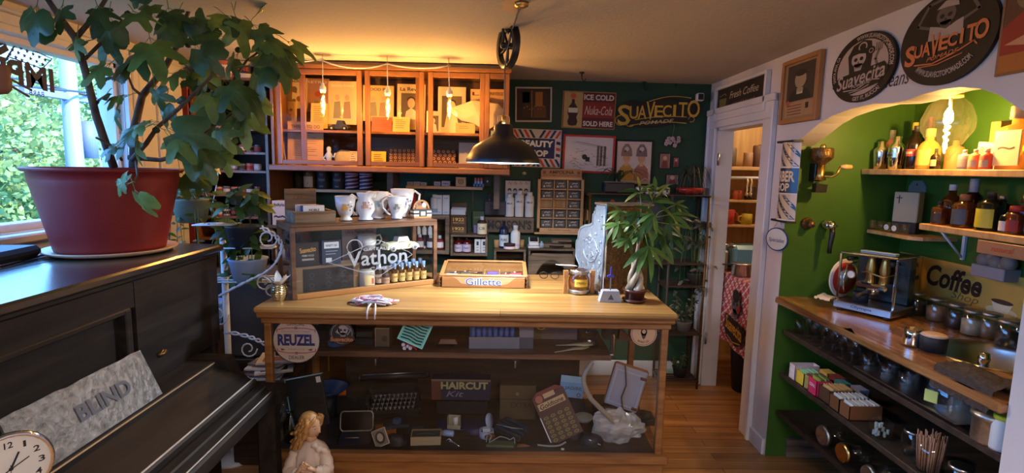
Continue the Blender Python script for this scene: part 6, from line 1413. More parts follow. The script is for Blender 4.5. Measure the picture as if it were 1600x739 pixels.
b = MB();b.box(-.012,-.001,-.004,.012,0,.10,C(26,28,36,.3),.002);b.tube([(.004,0,0),(.004,0,.09),(.0,0,.10)],.005,'brass',8);b.cyl((-.004,0,-.006),(-.004,0,.002),.012,'chrome');b.build('straight_razor',loc=cs(957,2.57,ZS_-.0)+Vector((0,0,.006)),label='upright straight razor with brass edge at the right end of the shelf',cat='razor')
b = MB();b.tube([(-.06,0,.09),(.04,0,.008)],.004,C(60,30,20),6);b.prism([(-.05,.0),(.05,.0),(-.05,.07)],.0,.006,C(110,65,40));b.build('wooden_wedge',loc=cs(978,2.80,ZS_),label='thin wooden wedge and stick leaning at the right shelf end',cat='wedge')
b = MB();b.shell([(.04,.0),(.048,.01),(.05,.10),(.046,.12),(.05,.125)],'clear_glass',20);b.lathe([(0,.002),(.046,.003),(.046,.02),(0,.02)],C(50,50,46),16);b.build('glass_jar',loc=cs(1006,2.84,.335),label='clear glass jar behind the round tan sticker',cat='jar')
b = MB();b.box(-.07,.07,0,.12,0,.033,'dark_wood',.003);b.build('small_stand',loc=cs(1006,2.80,ZF),label='low dark wooden stand under the clear glass jar',cat='stand')
# --- bottom of the showcase
# framed picture with pale green edge, leaning
b = MB();b.box(-.10,.10,0,.018,0,.26,C(34,34,36),.002);b.box(-.104,-.10,-.002,.02,0,.262,C(120,190,180));b.box(-.104,.104,-.002,.02,.26,.264,C(170,200,205));b.flat([(-.08,.12),(-.02,.16),(.06,.15),(.085,.11),(.0,.09)],C(20,22,24),-.001);b.rect(.07,.22,.095,.25,'paper_white',-.001);b.build('leaning_picture',loc=cs(490,2.66,ZF)+Vector((-.01,0,.04)),rot=(R(-10),R(-14),R(-6)),label='dark picture panel with pale green edge leaning behind the statue',cat='picture')
b = MB();b.shell([(.0,.0),(.045,.0),(.11,.05),(.115,.055),(.105,.05),(.04,.008)],C(42,66,100,.3),28);b.build('blue_glass_bowl',loc=cs(512,2.86,ZF+.12),label='dark blue shallow bowl raised behind the statue head',cat='bowl')
b = MB();b.cyl((0,0,0),(0,0,.118),.05,'black_matte');b.build('black_canister',loc=cs(512,2.86,ZF+.0005),label='black canister under the dark blue bowl',cat='canister')
b = MB()
for k in range(3): b.lathe([(0,.05*k),(.024,.05*k),(.026,.05*k+.04),(.018,.05*k+.05),(0,.05*k+.05)],'clear_glass',14,(0,0,0))
b.build('glass_bottle',loc=cs(444,2.72,ZF+.0),label='stacked ribbed clear glass bottle at the left end of the showcase floor',cat='bottle')
b = MB();b.lathe([(0,0),(.035,0),(.037,.10),(.02,.13),(.018,.15),(0,.15)],'green_glass',16);b.build('green_bottle',loc=cs(455,2.60,ZF),label='green glass bottle behind the statue shoulder',cat='bottle')
# typewriter
t = thing('typewriter','black vintage typewriter in the bottom of the showcase','typewriter',cs(615,2.86,ZF),R(10));tw = .30
b = MB();b.box(-tw/2,tw/2,-.02,.22,0,.05,'black_metal',.012);b.box(-tw/2+.01,tw/2-.01,.10,.22,.05,.15,'black_metal',.02);b.box(-tw/2,-tw/2+.02,-.02,.16,.05,.10,'black_metal',.008);b.box(tw/2-.02,tw/2,-.02,.16,.05,.10,'black_metal',.008);b.build('body',t)
b = MB();b.cyl((-tw*.62,.17,.175),(tw*.62,.17,.175),.018,'black_matte',seg=18);b.cyl((-tw*.68,.17,.175),(-tw*.62,.17,.175),.022,'black_metal');b.cyl((tw*.62,.17,.175),(tw*.68,.17,.175),.022,'black_metal');b.tube([(-tw*.6,.15,.198),(tw*.6,.15,.198)],.003,'steel',6);b.build('platen',t)
proto = None
for r_ in range(4):
    for k in range(10):
        x = -.115+.0245*k+.006*r_;y = -.005+.026*r_;z = .062+.013*r_
        if proto is None: b = MB();b.cyl((0,0,-.02),(0,0,0),.002,'steel',seg=5);b.lathe([(0,0),(.0085,0),(.009,.003),(.0075,.005),(0,.005)],C(120,122,128,.3),10);proto = b.build('key',t,loc=(x,y,z))
        else: c_ = proto.copy();col.objects.link(c_);c_.location = (x,y,z)
# rounded mirror with frame leaning, folding lower half
def rrect(w,h,r,n=5):
    o = []
    for cx_,cz_,a0 in ((w/2-r,h/2-r,0),(-w/2+r,h/2-r,90),(-w/2+r,-h/2+r,180),(w/2-r,-h/2+r,270)):
        for k in range(n+1): a = R(a0+90*k/n);o.append((cx_+r*math.cos(a),cz_+r*math.sin(a)))
    return o
t = thing('folding_mirror','dark folding case with rounded metal rim open on the showcase floor','mirror',cs(556,2.62,ZF),R(4))
b = MB();q = rrect(.165,.10,.02);b.M = MT((0,.03,.082)) @ MR(R(-12),4,'X');b.prism(q,0,.006,C(28,22,22,.2));b.tube([(x,0,z) for x,z in q+[q[0]]],.0035,'dull_silver',6,cap=False);b.build('lid',t)
b = MB();b.M = MT((0,-.02,.012)) @ MR(R(-70),4,'X');q = rrect(.165,.09,.02);b.prism(q,0,.010,C(30,24,24));b.tube([(x,0,z) for x,z in q+[q[0]]],.003,C(60,58,58,.3,1),6,cap=False);b.box(-.05,.02,-.006,0,.0,.012,'chrome',.003);b.build('base',t)
def ex(b,w,h): b.rect(-w*.44,h*.05,w*.44,h*.95,C(120,110,100),-.001);b.disc(0,h*.5,w*.34,C(50,45,42),-.0015,h*.36);b.disc(0,h*.52,w*.2,C(175,160,145),-.002,h*.24)
cbox(586,611,27,2.545,ZF+.004,.004,C(185,170,155),'portrait_card','small tilted card with a round portrait on the showcase floor','card',ry=-24,rx=-18,extra=ex)
cbox(588,620,10,2.66,ZF,.07,C(150,85,35),'orange_card_box','orange card packet under the dark booklet','packet',rz=20);cbox(600,640,5,2.66,ZF+.036,.07,C(40,46,62),'dark_booklet','dark blue booklet on the orange packet','booklet',rz=18);cbox(612,624,7,2.67,ZF+.056,.03,C(60,85,125),'blue_packet','little blue packet on top of the dark booklet','packet',rz=-20)
def fur(px,Y,w,d,h,mat,name,label,cat,seed=1):
    rn = random.Random(seed);n = 16;b = MB();vs = [];fs = []
    for j in range(6):
        f = j/5;
        for i in range(n): a = 2*PI*i/n;k = math.cos(f*PI/2)**.6*(1+.22*noise.noise(Vector((math.cos(a)*2,math.sin(a)*2,f*3+seed))));vs.append((w*k*math.cos(a),d*k*math.sin(a),h*math.sin(f*PI/2)*(1+.15*noise.noise(Vector((a*2,f,seed))))))
    for j in range(5):
        for i in range(n): fs.append((j*n+i,j*n+(i+1) % n,(j+1)*n+(i+1) % n,(j+1)*n+i))
    b.add(vs,fs,mat,True);return b.build(name,loc=cs(px,Y,ZF),label=label,cat=cat)
fur(618,2.58,.055,.035,.05,C(30,30,34),'dark_pouch','crumpled dark pouch left of the white box with green picture','pouch',3);fur(652,2.68,.05,.03,.045,C(40,46,58),'dark_pouch','dark blue pouch behind the white box with green picture','pouch',4)
fur(925,2.60,.06,.04,.05,C(34,34,42),'dark_cloth','crumpled dark blue cloth in front of the plastic bag','cloth',5);fur(898,2.68,.05,.04,.06,C(40,42,50),'dark_cloth','crumpled grey cloth under the counting card','cloth',6)
def ex(b,w,h): b.box(-w*.46,w*.46,.008,.07,h,h+.001,C(62,76,66));b.line([(-w*.3,h*.5),(w*.3,h*.55)],.001,C(140,120,90),-.001);b.tube([(-w*.3,.03,h+.003),(0,.04,h+.003),(w*.3,.025,h+.003)],.001,C(90,110,95),4)
cbox(640,690,14,2.56,ZF,.09,C(165,148,120),'picture_box','cream cardboard box with green picture lid on the showcase floor','box',rx=0,rz=4,extra=ex)
t = thing('shaving_brush','shaving brush with white and blue handle lying on the showcase floor','brush',cs(692,2.66,ZF+.018),R(-8));b = MB();b.tube([(-.035,0,0),(-.012,0,0),(0,0,0)],[.008,.016,.013],C(150,110,70),14);b.build('bristles',t);b = MB();b.tube([(0,0,0),(.012,0,0),(.055,0,0),(.06,0,0)],[.013,.0165,.0165,.01],C(150,170,215,.3),16);b.build('handle',t)
cbox(680,775,2,2.72,ZF,.12,C(32,44,84),'blue_tray','flat blue tray under the small open white box','tray',rz=3)
t = thing('powder_box','small open cream box with a pale roll standing on the blue tray','box',cs(710,2.74,ZF+.008),R(-6));b = MB();b.box(-.035,.035,0,.004,0,.07,C(160,150,125));b.box(-.035,-.031,-.02,0,0,.07,C(150,140,115));b.box(.031,.035,-.02,0,0,.07,C(150,140,115));b.box(-.035,.035,-.022,-.018,0,.022,C(165,155,130));b.build('box',t);b = MB();b.cyl((.008,-.006,.02),(.008,-.006,.062),.014,'white_ceramic');b.build('roll',t)
def ex(b,w,h): b.text('HAIRCUT',w*.06,h*.70,w*.80,h*.36,C(170,165,110),-.0012,.04);b.text('Kit',-w*.1,h*.30,w*.30,h*.28,C(130,130,150),-.0012,.01,.3);b.rect(-w*.5,h*.9,w*.5,h,C(120,105,85),-.001);b.rect(-w*.5,0,-w*.34,h*.9,C(95,52,35),-.001)
cbox(672,768,34,2.90,ZF+.09,.08,C(34,36,62),'haircut_kit_box','dark blue haircut kit box with cream lettering in the showcase','box',extra=ex);cbox(680,762,20,2.92,ZF,.08,C(30,26,26),'black_carton','black carton under the haircut kit box','carton')
def ex(b,w,h): b.rect(-w*.5,h*.58,w*.5,h*.61,C(60,48,30),-.001);b.text('EXTRA',w*.1,h*.42,w*.6,h*.16,C(60,50,38),-.001,.02);b.disc(-w*.02,h*.75,h*.05,C(130,120,90),-.001)
cbox(779,838,56,2.86,ZF,.08,C(92,74,46),'brown_carton','olive brown carton in the middle of the showcase floor','carton',extra=ex)
t = thing('round_powder_tin','small round white powder tin with open lid beside the brown carton','tin',cs(760,2.66,ZF),0);b = MB();b.lathe([(0,0),(.036,0),(.038,.004),(.038,.038),(.034,.038),(.034,.01),(0,.01)],C(165,175,200,.3),28);b.build('base',t);b = MB();b.M = MT((.018,.03,.075)) @ MR(R(75),4,'Y') @ MR(R(20),4,'X');b.shell([(.037,-.010),(.037,0),(.0,.002)],C(160,175,205,.3),28);b.build('lid',t);b = MB();b.box(-.02,.02,-.012,.012,.012,.048,C(205,205,215),.002);b.build('packet',t)
b = MB();b.M = MR(R(-8),4,'Y')
for k in range(4): b.box(-.09,.07,-.055+.028*k,-.032+.028*k,.01+.006*k,.045+.004*k,[C(26,27,33),C(34,40,56),C(22,22,26),C(30,34,48)][k],.008)
b.tube([(-.08,-.05,.05),(0,-.03,.055),(.06,.02,.05)],.0025,'steel',6);b.build('clipper_roll',loc=cs(802,2.68,ZF),rot=(0,R(14),R(-34)),label='dark leather tool roll lying open in front of the brown carton',cat='tool roll')
def ex(b,w,h):
    cr = C(195,160,110);b.rect(-w*.42,h*.72,w*.42,h*.86,cr,-.001);b.text('Goldtone',0,h*.785,w*.74,h*.10,C(60,35,25),-.0015,.02,.2)
    for i in range(4):
        for j in range(6): b.disc(w*(-.33+.22*i),h*(.07+.095*j),w*.075,C(135,125,60),-.0015,h*.034,12);b.disc(w*(-.33+.22*i),h*(.07+.095*j),w*.05,C(90,82,40),-.002,h*.022,10)
    b.flat([(-w*.5,h),(-w*.3,h*1.10),(w*.3,h*1.10),(w*.5,h)],C(120,50,35),.001);b.rect(-w*.15,h*.92,w*.2,h*1.02,cr,-.001);b.disc(-w*.3,h*.95,w*.11,C(170,100,70),-.0012);b.rect(-w*.5,h*.05,-w*.47,h*.6,'white_ceramic',-.001)
cbox(858,916,76,2.60,ZF+.026,.004,C(82,48,34),'goldtone_card','brown sales card of gold buttons tilted in the showcase','card',ry=-27,rx=-22,extra=ex)
def ex(b,w,h): b.text('JADIRE',w*.05,h*.42,w*.7,h*.2,C(70,100,130),-.001,.02);b.rect(-w*.5,h*.7,w*.5,h,C(150,190,215),-.001);b.ring(w*.3,h*.15,h*.06,h*.09,C(40,60,110),-.001,14)
cbox(872,912,34,2.84,ZF+.14,.004,C(120,165,215),'blue_card','pale blue printed card standing behind the brown sales card','card',rx=-8,ry=6,extra=ex);cbox(868,915,30,2.86,ZF,.06,C(50,50,58),'grey_carton','grey carton carrying the pale blue card','carton')
b = MB();b.lathe([(0,0),(.04,0),(.05,.02),(.048,.022),(0,.01)],C(140,150,165,.4),20);b.build('pale_dish',loc=cs(912,2.74,ZF+.06),label='pale dish wedged beside the coiled hose',cat='dish')
# ribbed hose
b = MB();pts = [];n = 60
c0 = aY(905,580,2.62);hp_ = [aY(925,566,2.62),aY(912,590,2.6),aY(920,618,2.59),aY(940,640,2.59),aY(962,662,2.60)]
def cr_(P_,m=12):
    P_ = [Vector(p) for p in P_];o = []
    for i in range(len(P_)-1):
        for q in range(m): t_ = q/m;o.append(P_[max(i-1,0)]*(.5*(-t_+2*t_*t_-t_**3))+P_[i]*(.5*(2-5*t_*t_+3*t_**3))+P_[i+1]*(.5*(t_+4*t_*t_-3*t_**3))+P_[min(i+2,len(P_)-1)]*(.5*(-t_*t_+t_**3)))
    return o+[P_[-1]]
cp = cr_(hp_,16);b.tube(cp,[.0135 if i % 2 else .011 for i in range(len(cp))],C(150,140,125),16);b.build('ribbed_hose',label='cream ribbed hose curving in front of the open white case',cat='hose')
# open white case (vintage dryer case)
t = thing('open_vanity_case','open vintage vanity case with white lining and brown strap','case',cs(968,2.78,ZF+.10),rot=(0,R(13),R(-14)))
w,h = .19,.25;b = MB();b.box(-w/2,w/2,.02,.05,0,h,C(150,95,60),.012);b.box(-w/2+.006,w/2-.006,.012,.02,.006,h-.006,C(170,168,180),.004);b.build('lid',t)
b = MB();
for p_ in ((-w*.42,-w*.36),(w*.38,w*.42)): b.box(p_[0],p_[1],.006,.012,h*.1,h*.9,C(190,190,198),.001)
b.box(-w*.4,w*.42,.006,.012,h*.86,h*.89,C(190,190,198));b.box(-w*.4,w*.42,.006,.012,h*.1,h*.13,C(190,190,198));b.build('lining',t)
b = MB();b.tube([(-w*.2,.004,h),(-w*.02,.0,h*.6),(-w*.05,.0,h*.3),(w*.1,.002,0)],.014,C(96,56,34),8,flat=.2);b.box(w*.3,w*.46,0,.012,h*.8,h*.86,C(100,55,35),.003);b.box(w*.3,w*.46,0,.012,h*.08,h*.14,C(100,55,35),.003);b.build('strap',t)
cbox(930,1000,32,2.80,ZF,.16,C(60,40,28),'brown_case','closed brown case supporting the open vanity case','case')
# crumpled plastic bag
b = MB();vs = [];fs = [];n = 26;m2 = 14
for j in range(m2+1):
    f = j/m2
    for i in range(n):
        a = 2*PI*i/n;d = Vector((math.cos(a)*math.sin(PI*f),math.sin(a)*math.sin(PI*f),-math.cos(PI*f)));k = 1+.30*noise.noise(d*2.6+Vector((3,1,2)))+.20*noise.noise(d*6);vs.append((d.x*.135*k,d.y*.05*k,.085+d.z*.085*k*(1-.35*d.x)))
for j in range(m2):
    for i in range(n): fs.append((j*n+i,j*n+(i+1) % n,(j+1)*n+(i+1) % n,(j+1)*n+i))
b.add(vs,fs,'plastic_film');b.build('plastic_bag',loc=cs(962,2.63,ZF)+Vector((0,0,.0)),rot=(0,R(6),0),label='crumpled clear plastic bag in the right front corner of the showcase',cat='plastic bag')
b = MB();b.box(-.10,.06,-.02,.05,0,.05,C(110,75,48),.004);b.build('tan_carton',loc=cs(968,2.74,ZF),label='tan carton inside behind the plastic bag',cat='carton')
b = MB();b.tube([(-.06,-.0,.038),(.0,0,.01)],.003,C(200,215,220,.2),6);b.build('white_stick',loc=cs(938,2.57,ZF),label='thin white stick slanting at the front of the plastic bag',cat='stick')
# string on green packet
b = MB();b.prismz([(-.05,-.02),(.09,-.025),(.10,.02),(-.03,.025)],0,.012,C(88,96,66));b.build('green_packet',loc=cs(775,2.575,ZF),label='olive green packet under the coiled pale string',cat='packet')
b = MB();rn = random.Random(4);b.tube(cr_([(-.05,0,.015),(-.045,.0,.055),(-.025,0,.05),(-.035,-.005,.018),(0,.01,.03),(.02,0,.045),(.05,0,.04),(.07,.0,.03),(.09,0,.04),(.095,0,.012)],6),.0028,C(130,150,150),6);b.build('coiled_string',loc=cs(775,2.575,ZF+.0),label='coil of pale string at the front of the showcase floor',cat='string')
b = MB();b.ball((0,0,.018),.028,C(120,65,45),12,8,sz=.6);b.build('brown_pad',loc=cs(765,2.63,ZF),label='small round brown pad inside the coil of string',cat='pad')
b = MB();b.tube(cr_([(-.06,0,.012),(0,-.004,.008),(.05,0,.01),(.085,.01,.024)],6),.005,C(150,145,140),8);b.build('pale_tube',loc=cs(858,2.56,ZF),label='thin pale tube lying right of the green packet',cat='tube');b = MB();b.box(-.008,.008,-.005,.005,0,.009,C(205,200,170),.002);b.build('cream_stopper',loc=cs(879,2.535,ZF),label='tiny cream stopper on the showcase floor near the pale tube',cat='stopper')
b = MB();b.tube([(-.045,0,.006),(-.01,0,.008),(.02,-.004,.006)],[.008,.009,.002],C(125,75,45),8);b.build('wooden_comb',loc=cs(822,2.56,ZF),label='reddish wooden handle lying between the string and the pale tube',cat='handle')
b = MB();b.tube([(-.03,0,.02),(0,0,.015),(.02,-.01,.006),(.035,-.02,.004)],.004,'chrome',8);b.tube([(-.035,0,.02),(-.02,.006,.03),(-.005,0,.02)],.004,'chrome',8);b.build('chrome_clip',loc=cs(708,2.57,ZF),label='shiny chrome clip right of the white box with green picture',cat='clip')
fur(745,2.70,.05,.03,.03,C(70,52,92),'purple_cloth','purple cloth behind the coil of string','cloth',9)
# ================================================================ ETAGERE AND PLANTS BY THE DOORWAY
RY0,RY1 = 4.03,4.26
t = thing('metal_etagere','rusty iron plant rack with slatted shelves left of the doorway','plant rack',(.66,RY0,0));rd = RY1-RY0;rw = .90;zr = [.06,.435,.815,1.52]
for x in (0,.34,.62,rw):
    for y in (0,rd): b = MB();z0 = .0 if x > .5 else .9;b.cyl((x,y,z0),(x,y,1.515),.010,'bronze' if x != .62 else C(70,62,58),seg=8);b.build('post',t)
for z,x0 in ((zr[0],.62),(zr[1],.62),(zr[2],.62),(.99,0),(1.515,0)):
    b = MB()
    for k in range(6): y = rd*k/5;b.box(x0-.01,rw+.01,y-.010,y+.010,z,z+.008,C(70,50,40),.001)
    b.box(x0-.012,x0+.004,0,rd,z-.012,z,'bronze');b.box(rw-.004,rw+.012,0,rd,z-.012,z,'bronze');b.build('shelf',t)
def grass(name,label,px,Y,z,potf,n,L_,wd,mats,seed,droop=1.0,spread=1.0,updir=.8,cat='potted plant',loc=None):
    rn = random.Random(seed);p = loc or Vector((xw(px,Y,z),Y,z));t = thing(name,label,cat,p);ph = 0
    if potf: b = MB();ph = potf(b);b.build('pot',t)
    b = MB()
    for k in range(n):
        a = rn.uniform(0,2*PI);l = L_*rn.uniform(.6,1.1);d = Vector((math.cos(a)*spread,math.sin(a)*spread*.45-.1,0));vs = [];m_ = 8
        for q in range(m_): u = q/(m_-1);w_ = wd*(1-u)**.6+.0006;c_ = Vector((0,0,ph))+d*l*u*.75+Vector((0,0,l*(updir*u-droop*u*u)));s_ = Vector((-math.sin(a),math.cos(a),0))*w_;vs += [c_-s_,c_-Vector((0,0,w_*.4)),c_+s_]
        b.add(vs,[(3*i,3*i+1,3*i+4,3*i+3) for i in range(m_-1)]+[(3*i+1,3*i+2,3*i+5,3*i+4) for i in range(m_-1)],mats[k % len(mats)],True)
    b.build('foliage',t);return t
def pot_box(b): b.box(-.12,.12,-.05,.05,0,.085,C(34,30,32,.3),.012);b.box(-.112,.112,-.042,.042,.08,.088,'pebbles');return .085
def pot_red(b): b.lathe([(0,0),(.05,0),(.10,.02),(.11,.04),(.10,.055),(.085,.05),(0,.045)],C(170,45,28,.2),28,sy=.8);return .05
ZR = 1.5235
grass('bromeliad','spiky plant in a dark oblong planter at the left of the rack top',966,4.13,ZR,pot_box,13,.34,.010,['leaf_dull','leaf_dark'],3,1.0,.95,1.1)
grass('drooping_plant','dry drooping plant in a red shallow dish at the right end of the rack top',1078,4.14,ZR,pot_red,46,.42,.0035,[C(95,90,60),'leaf_dull',C(80,70,55)],5,1.9,.55,1.7)
# four letter cups and a teapot handle
proto = None
for k,px in enumerate((999,1014,1027,1040)):
    lb = ['leftmost white letter cup on the rack top, beside the teapot handle','second white letter cup from the left on the rack top','third white letter cup from the left, with dark letters','rightmost white letter cup on the rack top, nearest the red dish'][k]
    b = MB();b.lathe([(0,0),(.026,0),(.031,.01),(.031,.045),(.027,.052),(.024,.05),(.025,.015),(0,.01)],C(205,195,185,.3),20);wrap_text(b,['K','O','FIJ','I'][k],.0315,.027,.012+.012*(k == 2),.022,C(60,55,55));b.build('letter_cup',loc=(xw(px,4.10,ZR),4.10,ZR),label=lb,cat='cup',group='white letter cups on the rack top')
b = MB();b.lathe([(0,0),(.04,.005),(.045,.03),(.03,.055),(0,.06)],C(190,175,155,.3),20);b.tube([(-.04,0,.045),(-.035,0,.09),(.01,0,.115),(.045,0,.095),(.045,0,.04)],.006,C(185,165,140,.3),8);b.build('teapot',loc=(xw(1004,4.19,ZR),4.18,ZR),label='cream teapot with tall looped handle behind the letter cups',cat='teapot')
# trailing plants on the lower rack shelves
def trailing(name,label,px,Y,z,L_,n,mats,seed,pot,spread=.12,cat='potted plant',leaf=.02,hang=None,up=0.0,ph=.09):
    rn = random.Random(seed);p = Vector((xw(px,Y,z),Y,z));t = thing(name,label,cat,p)
    b = MB();b.lathe([(0,0),(ph*.55,0),(ph*.75,ph*.92),(ph*.8,ph),(ph*.68,ph),(ph*.6,ph*.85),(0,ph*.85)],pot,22);b.build('pot',t)
    f = MB();s = MB()
    for k in range(n):
        a = rn.uniform(0,2*PI);pts = [Vector((.3*ph*math.cos(a),.3*ph*math.sin(a),ph*.9))];l = L_*rn.uniform(.5,1.1);m_ = 7
        for q in range(1,m_): u = q/(m_-1);pts.append(Vector((math.cos(a)*spread*(1-(1-u)**2)+rn.uniform(-.01,.01),math.sin(a)*spread*.6*(1-(1-u)**2),ph+(l*u if up > .9 else up*math.sin(PI*min(1,u*1.1))-l*u*u))))
        s.tube(pts,.0015,'stem_green',4)
        for q in range(1,m_):
            for w_ in (0,1):
                c_ = pts[q]+Vector((rn.uniform(-.01,.01),rn.uniform(-.01,.01),rn.uniform(-.01,.01)));d = Vector((rn.uniform(-1,1),rn.uniform(-1,.6),rn.uniform(-.7,.4)));g,fs = blade(leaf*rn.uniform(.8,1.3)*1.6,leaf*.42,.3,5);f.M = leaf_frame(c_,d,Vector((0,-.6,.8)));f.add(g,fs,rn.choice(mats),True)
    f.M = I4;f.build('foliage',t);s.build('leaf_stalk',t);return t
trailing('trailing_plant','dusty trailing plant on the top right shelf of the iron rack',1085,4.12,.825,.10,12,['leaf_dull',C(95,90,80)],4,C(60,52,46),.13,up=.42,leaf=.03)
trailing('potted_plant','spindly plant in a grey pot on the middle shelf of the iron rack',1068,4.12,.444,.22,8,['leaf_dull',C(110,115,100)],6,C(125,122,118),.11,up=.95,leaf=.022,ph=.08)
trailing('potted_plant','small plant in a dark pot on the lowest shelf of the iron rack',1062,4.12,.069,.10,6,['leaf_dull','leaf_dark'],7,C(48,46,48),.08,up=.95,leaf=.018,ph=.08)
def pt_b(b,w,h): b.text('BONNET',0,h*.8,w*.6,h*.13,C(30,28,30),-.001,.02);b.rect(-w*.45,h*.05,w*.45,h*.65,C(85,88,86),-.0004)
frame_thing('grey_notice','grey notice lettered in black behind the iron rack','notice',985,302,1035,345,C(90,92,90),.006,None,C(100,104,102),pt_b,dep=.008)
for k,(px,py) in enumerate(((938,318),(957,316),(935,345))):
    b = MB();
    for q in range(6): a = q*PI/3;b.ball((.012*math.cos(a),-.004*(q % 2),.012*math.sin(a)),.011,C(200,85,70),6,4)
    b.tube([(0,.01,-.01),(0,.02,-.06)],.002,'stem_green',4);b.build('red_flower',loc=aY(px,py,4.22),label='%s coral flower against the green wall behind the cash register' % ['upper left','upper right','lowest'][k],cat='flower',group='coral flowers behind the cash register')
cbox_y = None
b = MB();b.box(-.05,.05,0,.08,0,.07,C(150,175,165),.003);b.build('pale_box',loc=(xw(1052,4.2,.3),4.275-.08,.0),rot=0,label='pale green box on the floor behind the iron rack',cat='box')
# ================================================================ PICTURES ON THE RIGHT WALL
def rwall(name,label,cat,px0,px1,pzt,pzb,paint,fcol=None,fw=0,base=None,th=.02,pym=None):
    """a framed thing hung on the right wall between two picture columns"""
    y1 = yr(px0,RX,2.2);y0 = yr(px1,RX,2.2);w = y1-y0;zt,zb = pzt,pzb;h = zt-zb
    t = thing(name,label,cat,(RX-.001,(y0+y1)/2,zb),R(-90))
    if fw: b = MB();b.box(-w/2,-w/2+fw,-th,0,0,h,fcol,.003);b.box(w/2-fw,w/2,-th,0,0,h,fcol,.003);b.box(-w/2+fw,w/2-fw,-th,0,0,fw,fcol,.003);b.box(-w/2+fw,w/2-fw,-th,0,h-fw,h,fcol,.003);b.build('frame',t)
    b = MB();b.box(-w/2+fw*.8,w/2-fw*.8,-th*.55,-th*.1,fw*.8,h-fw*.8,base);b.M = MT((0,-th*.55-.001,0));paint(b,w,h);b.build('print',t);return t
def pzz(px,py): p = aX(px,py,RX);return p.z
def pt1(b,w,h):
    cr = C(190,175,150);b.text('Fresh Coffee',w*.08,h*.66,w*.55,h*.20,cr,0,.0,.3);b.text('served hot and',w*.08,h*.40,w*.44,h*.10,C(150,125,90),0,0,.3);b.text('strong daily',w*.08,h*.24,w*.36,h*.10,C(150,125,90),0,0,.3)
    b.flat([(-w*.40,h*.25),(-w*.28,h*.25),(-w*.26,h*.62),(-w*.42,h*.62)],C(110,105,50),0);b.line([(-w*.42,h*.7),(-w*.3,h*.75),(-w*.27,h*.68)],.005,C(150,140,90),0)
rwall('chalkboard_sign','small dark Fresh Coffee board in a white frame above the doorway','sign',1123,1204,2.325,2.08,pt1,'white_gloss',.022,C(42,34,26),.035)
def pt2(b,w,h):
    b.rect(-w*.36,h*.34,w*.36,h*.90,C(62,55,46),0);b.disc(0,h*.66,w*.15,C(160,140,112),-.0004,h*.13);b.flat([(-w*.32,h*.34),(-w*.2,h*.50),(0,h*.54),(w*.2,h*.50),(w*.32,h*.34)],C(40,36,32),-.0003);b.disc(0,h*.76,w*.15,C(45,38,32),-.0006,h*.05);b.rect(-w*.08,h*.44,w*.08,h*.53,C(185,175,150),-.0006);b.disc(w*.0,h*.50,w*.09,C(160,140,112),-.0008,h*.03)
    b.rect(-w*.38,h*.10,w*.38,h*.32,C(168,130,95),0)
    for k in range(4): b.rect(-w*.3,h*(.13+.045*k),w*.08,h*(.145+.045*k),C(110,70,50),-.0004)
    b.rect(w*.18,h*.2,w*.26,h*.29,C(50,42,38),-.0004);b.disc(-w*.3,h*.31,w*.05,C(170,90,60),-.0004)
rwall('framed_advert','wood framed old advertisement with a portrait of a person in a suit','framed advertisement',1228,1288,pzz(1260,88),pzz(1260,190),pt2,C(165,115,65),.024,C(150,120,85),.03)
def oval(name,label,pxl,pxr,pyc_t,pyc_b,paint):
    y1 = yr(pxl,RX,2.15);y0 = yr(pxr,RX,2.15);w = y1-y0;xm = (y0+y1)/2
    pr = MB();t0 = Vector((0,0,0));c = CR;
    # top and bottom heights at the middle column
    z1 = pyc_t;z0 = pyc_b;p = Vector((RX-.016,xm,(z0+z1)/2));r = w/2;rz = (z1-z0)/2;
    b = MB();b.disc(0,0,r,C(12,9,9),0,rz,48,.014);b.M = Matrix.Diagonal((1,1,rz/r,1));paint(b,r);return b.build(name,loc=p,rot=R(-90),label=label,cat='round sign')
def po1(b,r):
    w_ = C(178,160,148);d = C(12,9,9);b.disc(0,0,r*.80,w_,-.0004)
    b.text('WWW.SUAVECITOPOMADE.COM',0,0,r*1.75,r*.12,w_,-.0008,.03,curve=(r*.89,R(48)));b.text('SANTA ANA, CA',0,0,r*.8,r*.11,w_,-.0008,.03,curve=(r*.89,R(172)));b.text('GET IT, RUCCA!',0,0,r*.85,r*.14,w_,-.0008,.03,curve=(-r*.9,R(-75)))
    b.flat([(-r*.40,r*.05),(-r*.46,r*.42),(-r*.30,r*.70),(0,r*.80),(r*.26,r*.70),(r*.32,r*.30),(r*.28,-r*.25),(-r*.36,-r*.3)],d,-.0008);b.ring(0,r*.60,r*.1,r*.14,w_,-.0012,16);skull(b,-r*.10,r*.28,r*.46,w_,d,-.0014);b.flat([(-r*.34,r*.40),(-r*.30,r*.54),(r*.16,r*.54),(r*.14,r*.38),(-r*.1,r*.43)],d,-.0022)
    b.disc(r*.27,r*.42,r*.12,d,-.0012);b.ring(r*.27,r*.42,r*.05,r*.07,w_,-.0016,10)
    b.line([(r*.5,-r*.05),(r*.42,r*.15),(r*.50,r*.38)],r*.07,C(110,98,90),-.001)
    for k in range(4): b.line([(r*(.42+.05*k),r*.38),(r*(.42+.06*k),r*.58)],r*.035,C(110,98,90),-.001)
    b.flat([(-r*.92,-r*.42),(-r*.7,-r*.15),(r*.7,r*.02),(r*.85,-r*.2),(r*.6,-r*.55),(-r*.55,-r*.8)],d,-.0024);b.text('Suavecita',0,-r*.27,r*1.5,r*.42,w_,-.003,.015,.15,slope=.12);b.text('POMADE',r*.05,-r*.49,r*.6,r*.09,w_,-.003,.02,.2,slope=.12);b.line([(-r*.5,-r*.6),(-r*.1,-r*.62),(r*.4,-r*.42),(r*.6,-r*.45)],r*.03,w_,-.003);b.line([(-r*.3,-r*.68),(r*.05,-r*.64),(r*.3,-r*.55)],r*.025,w_,-.003)
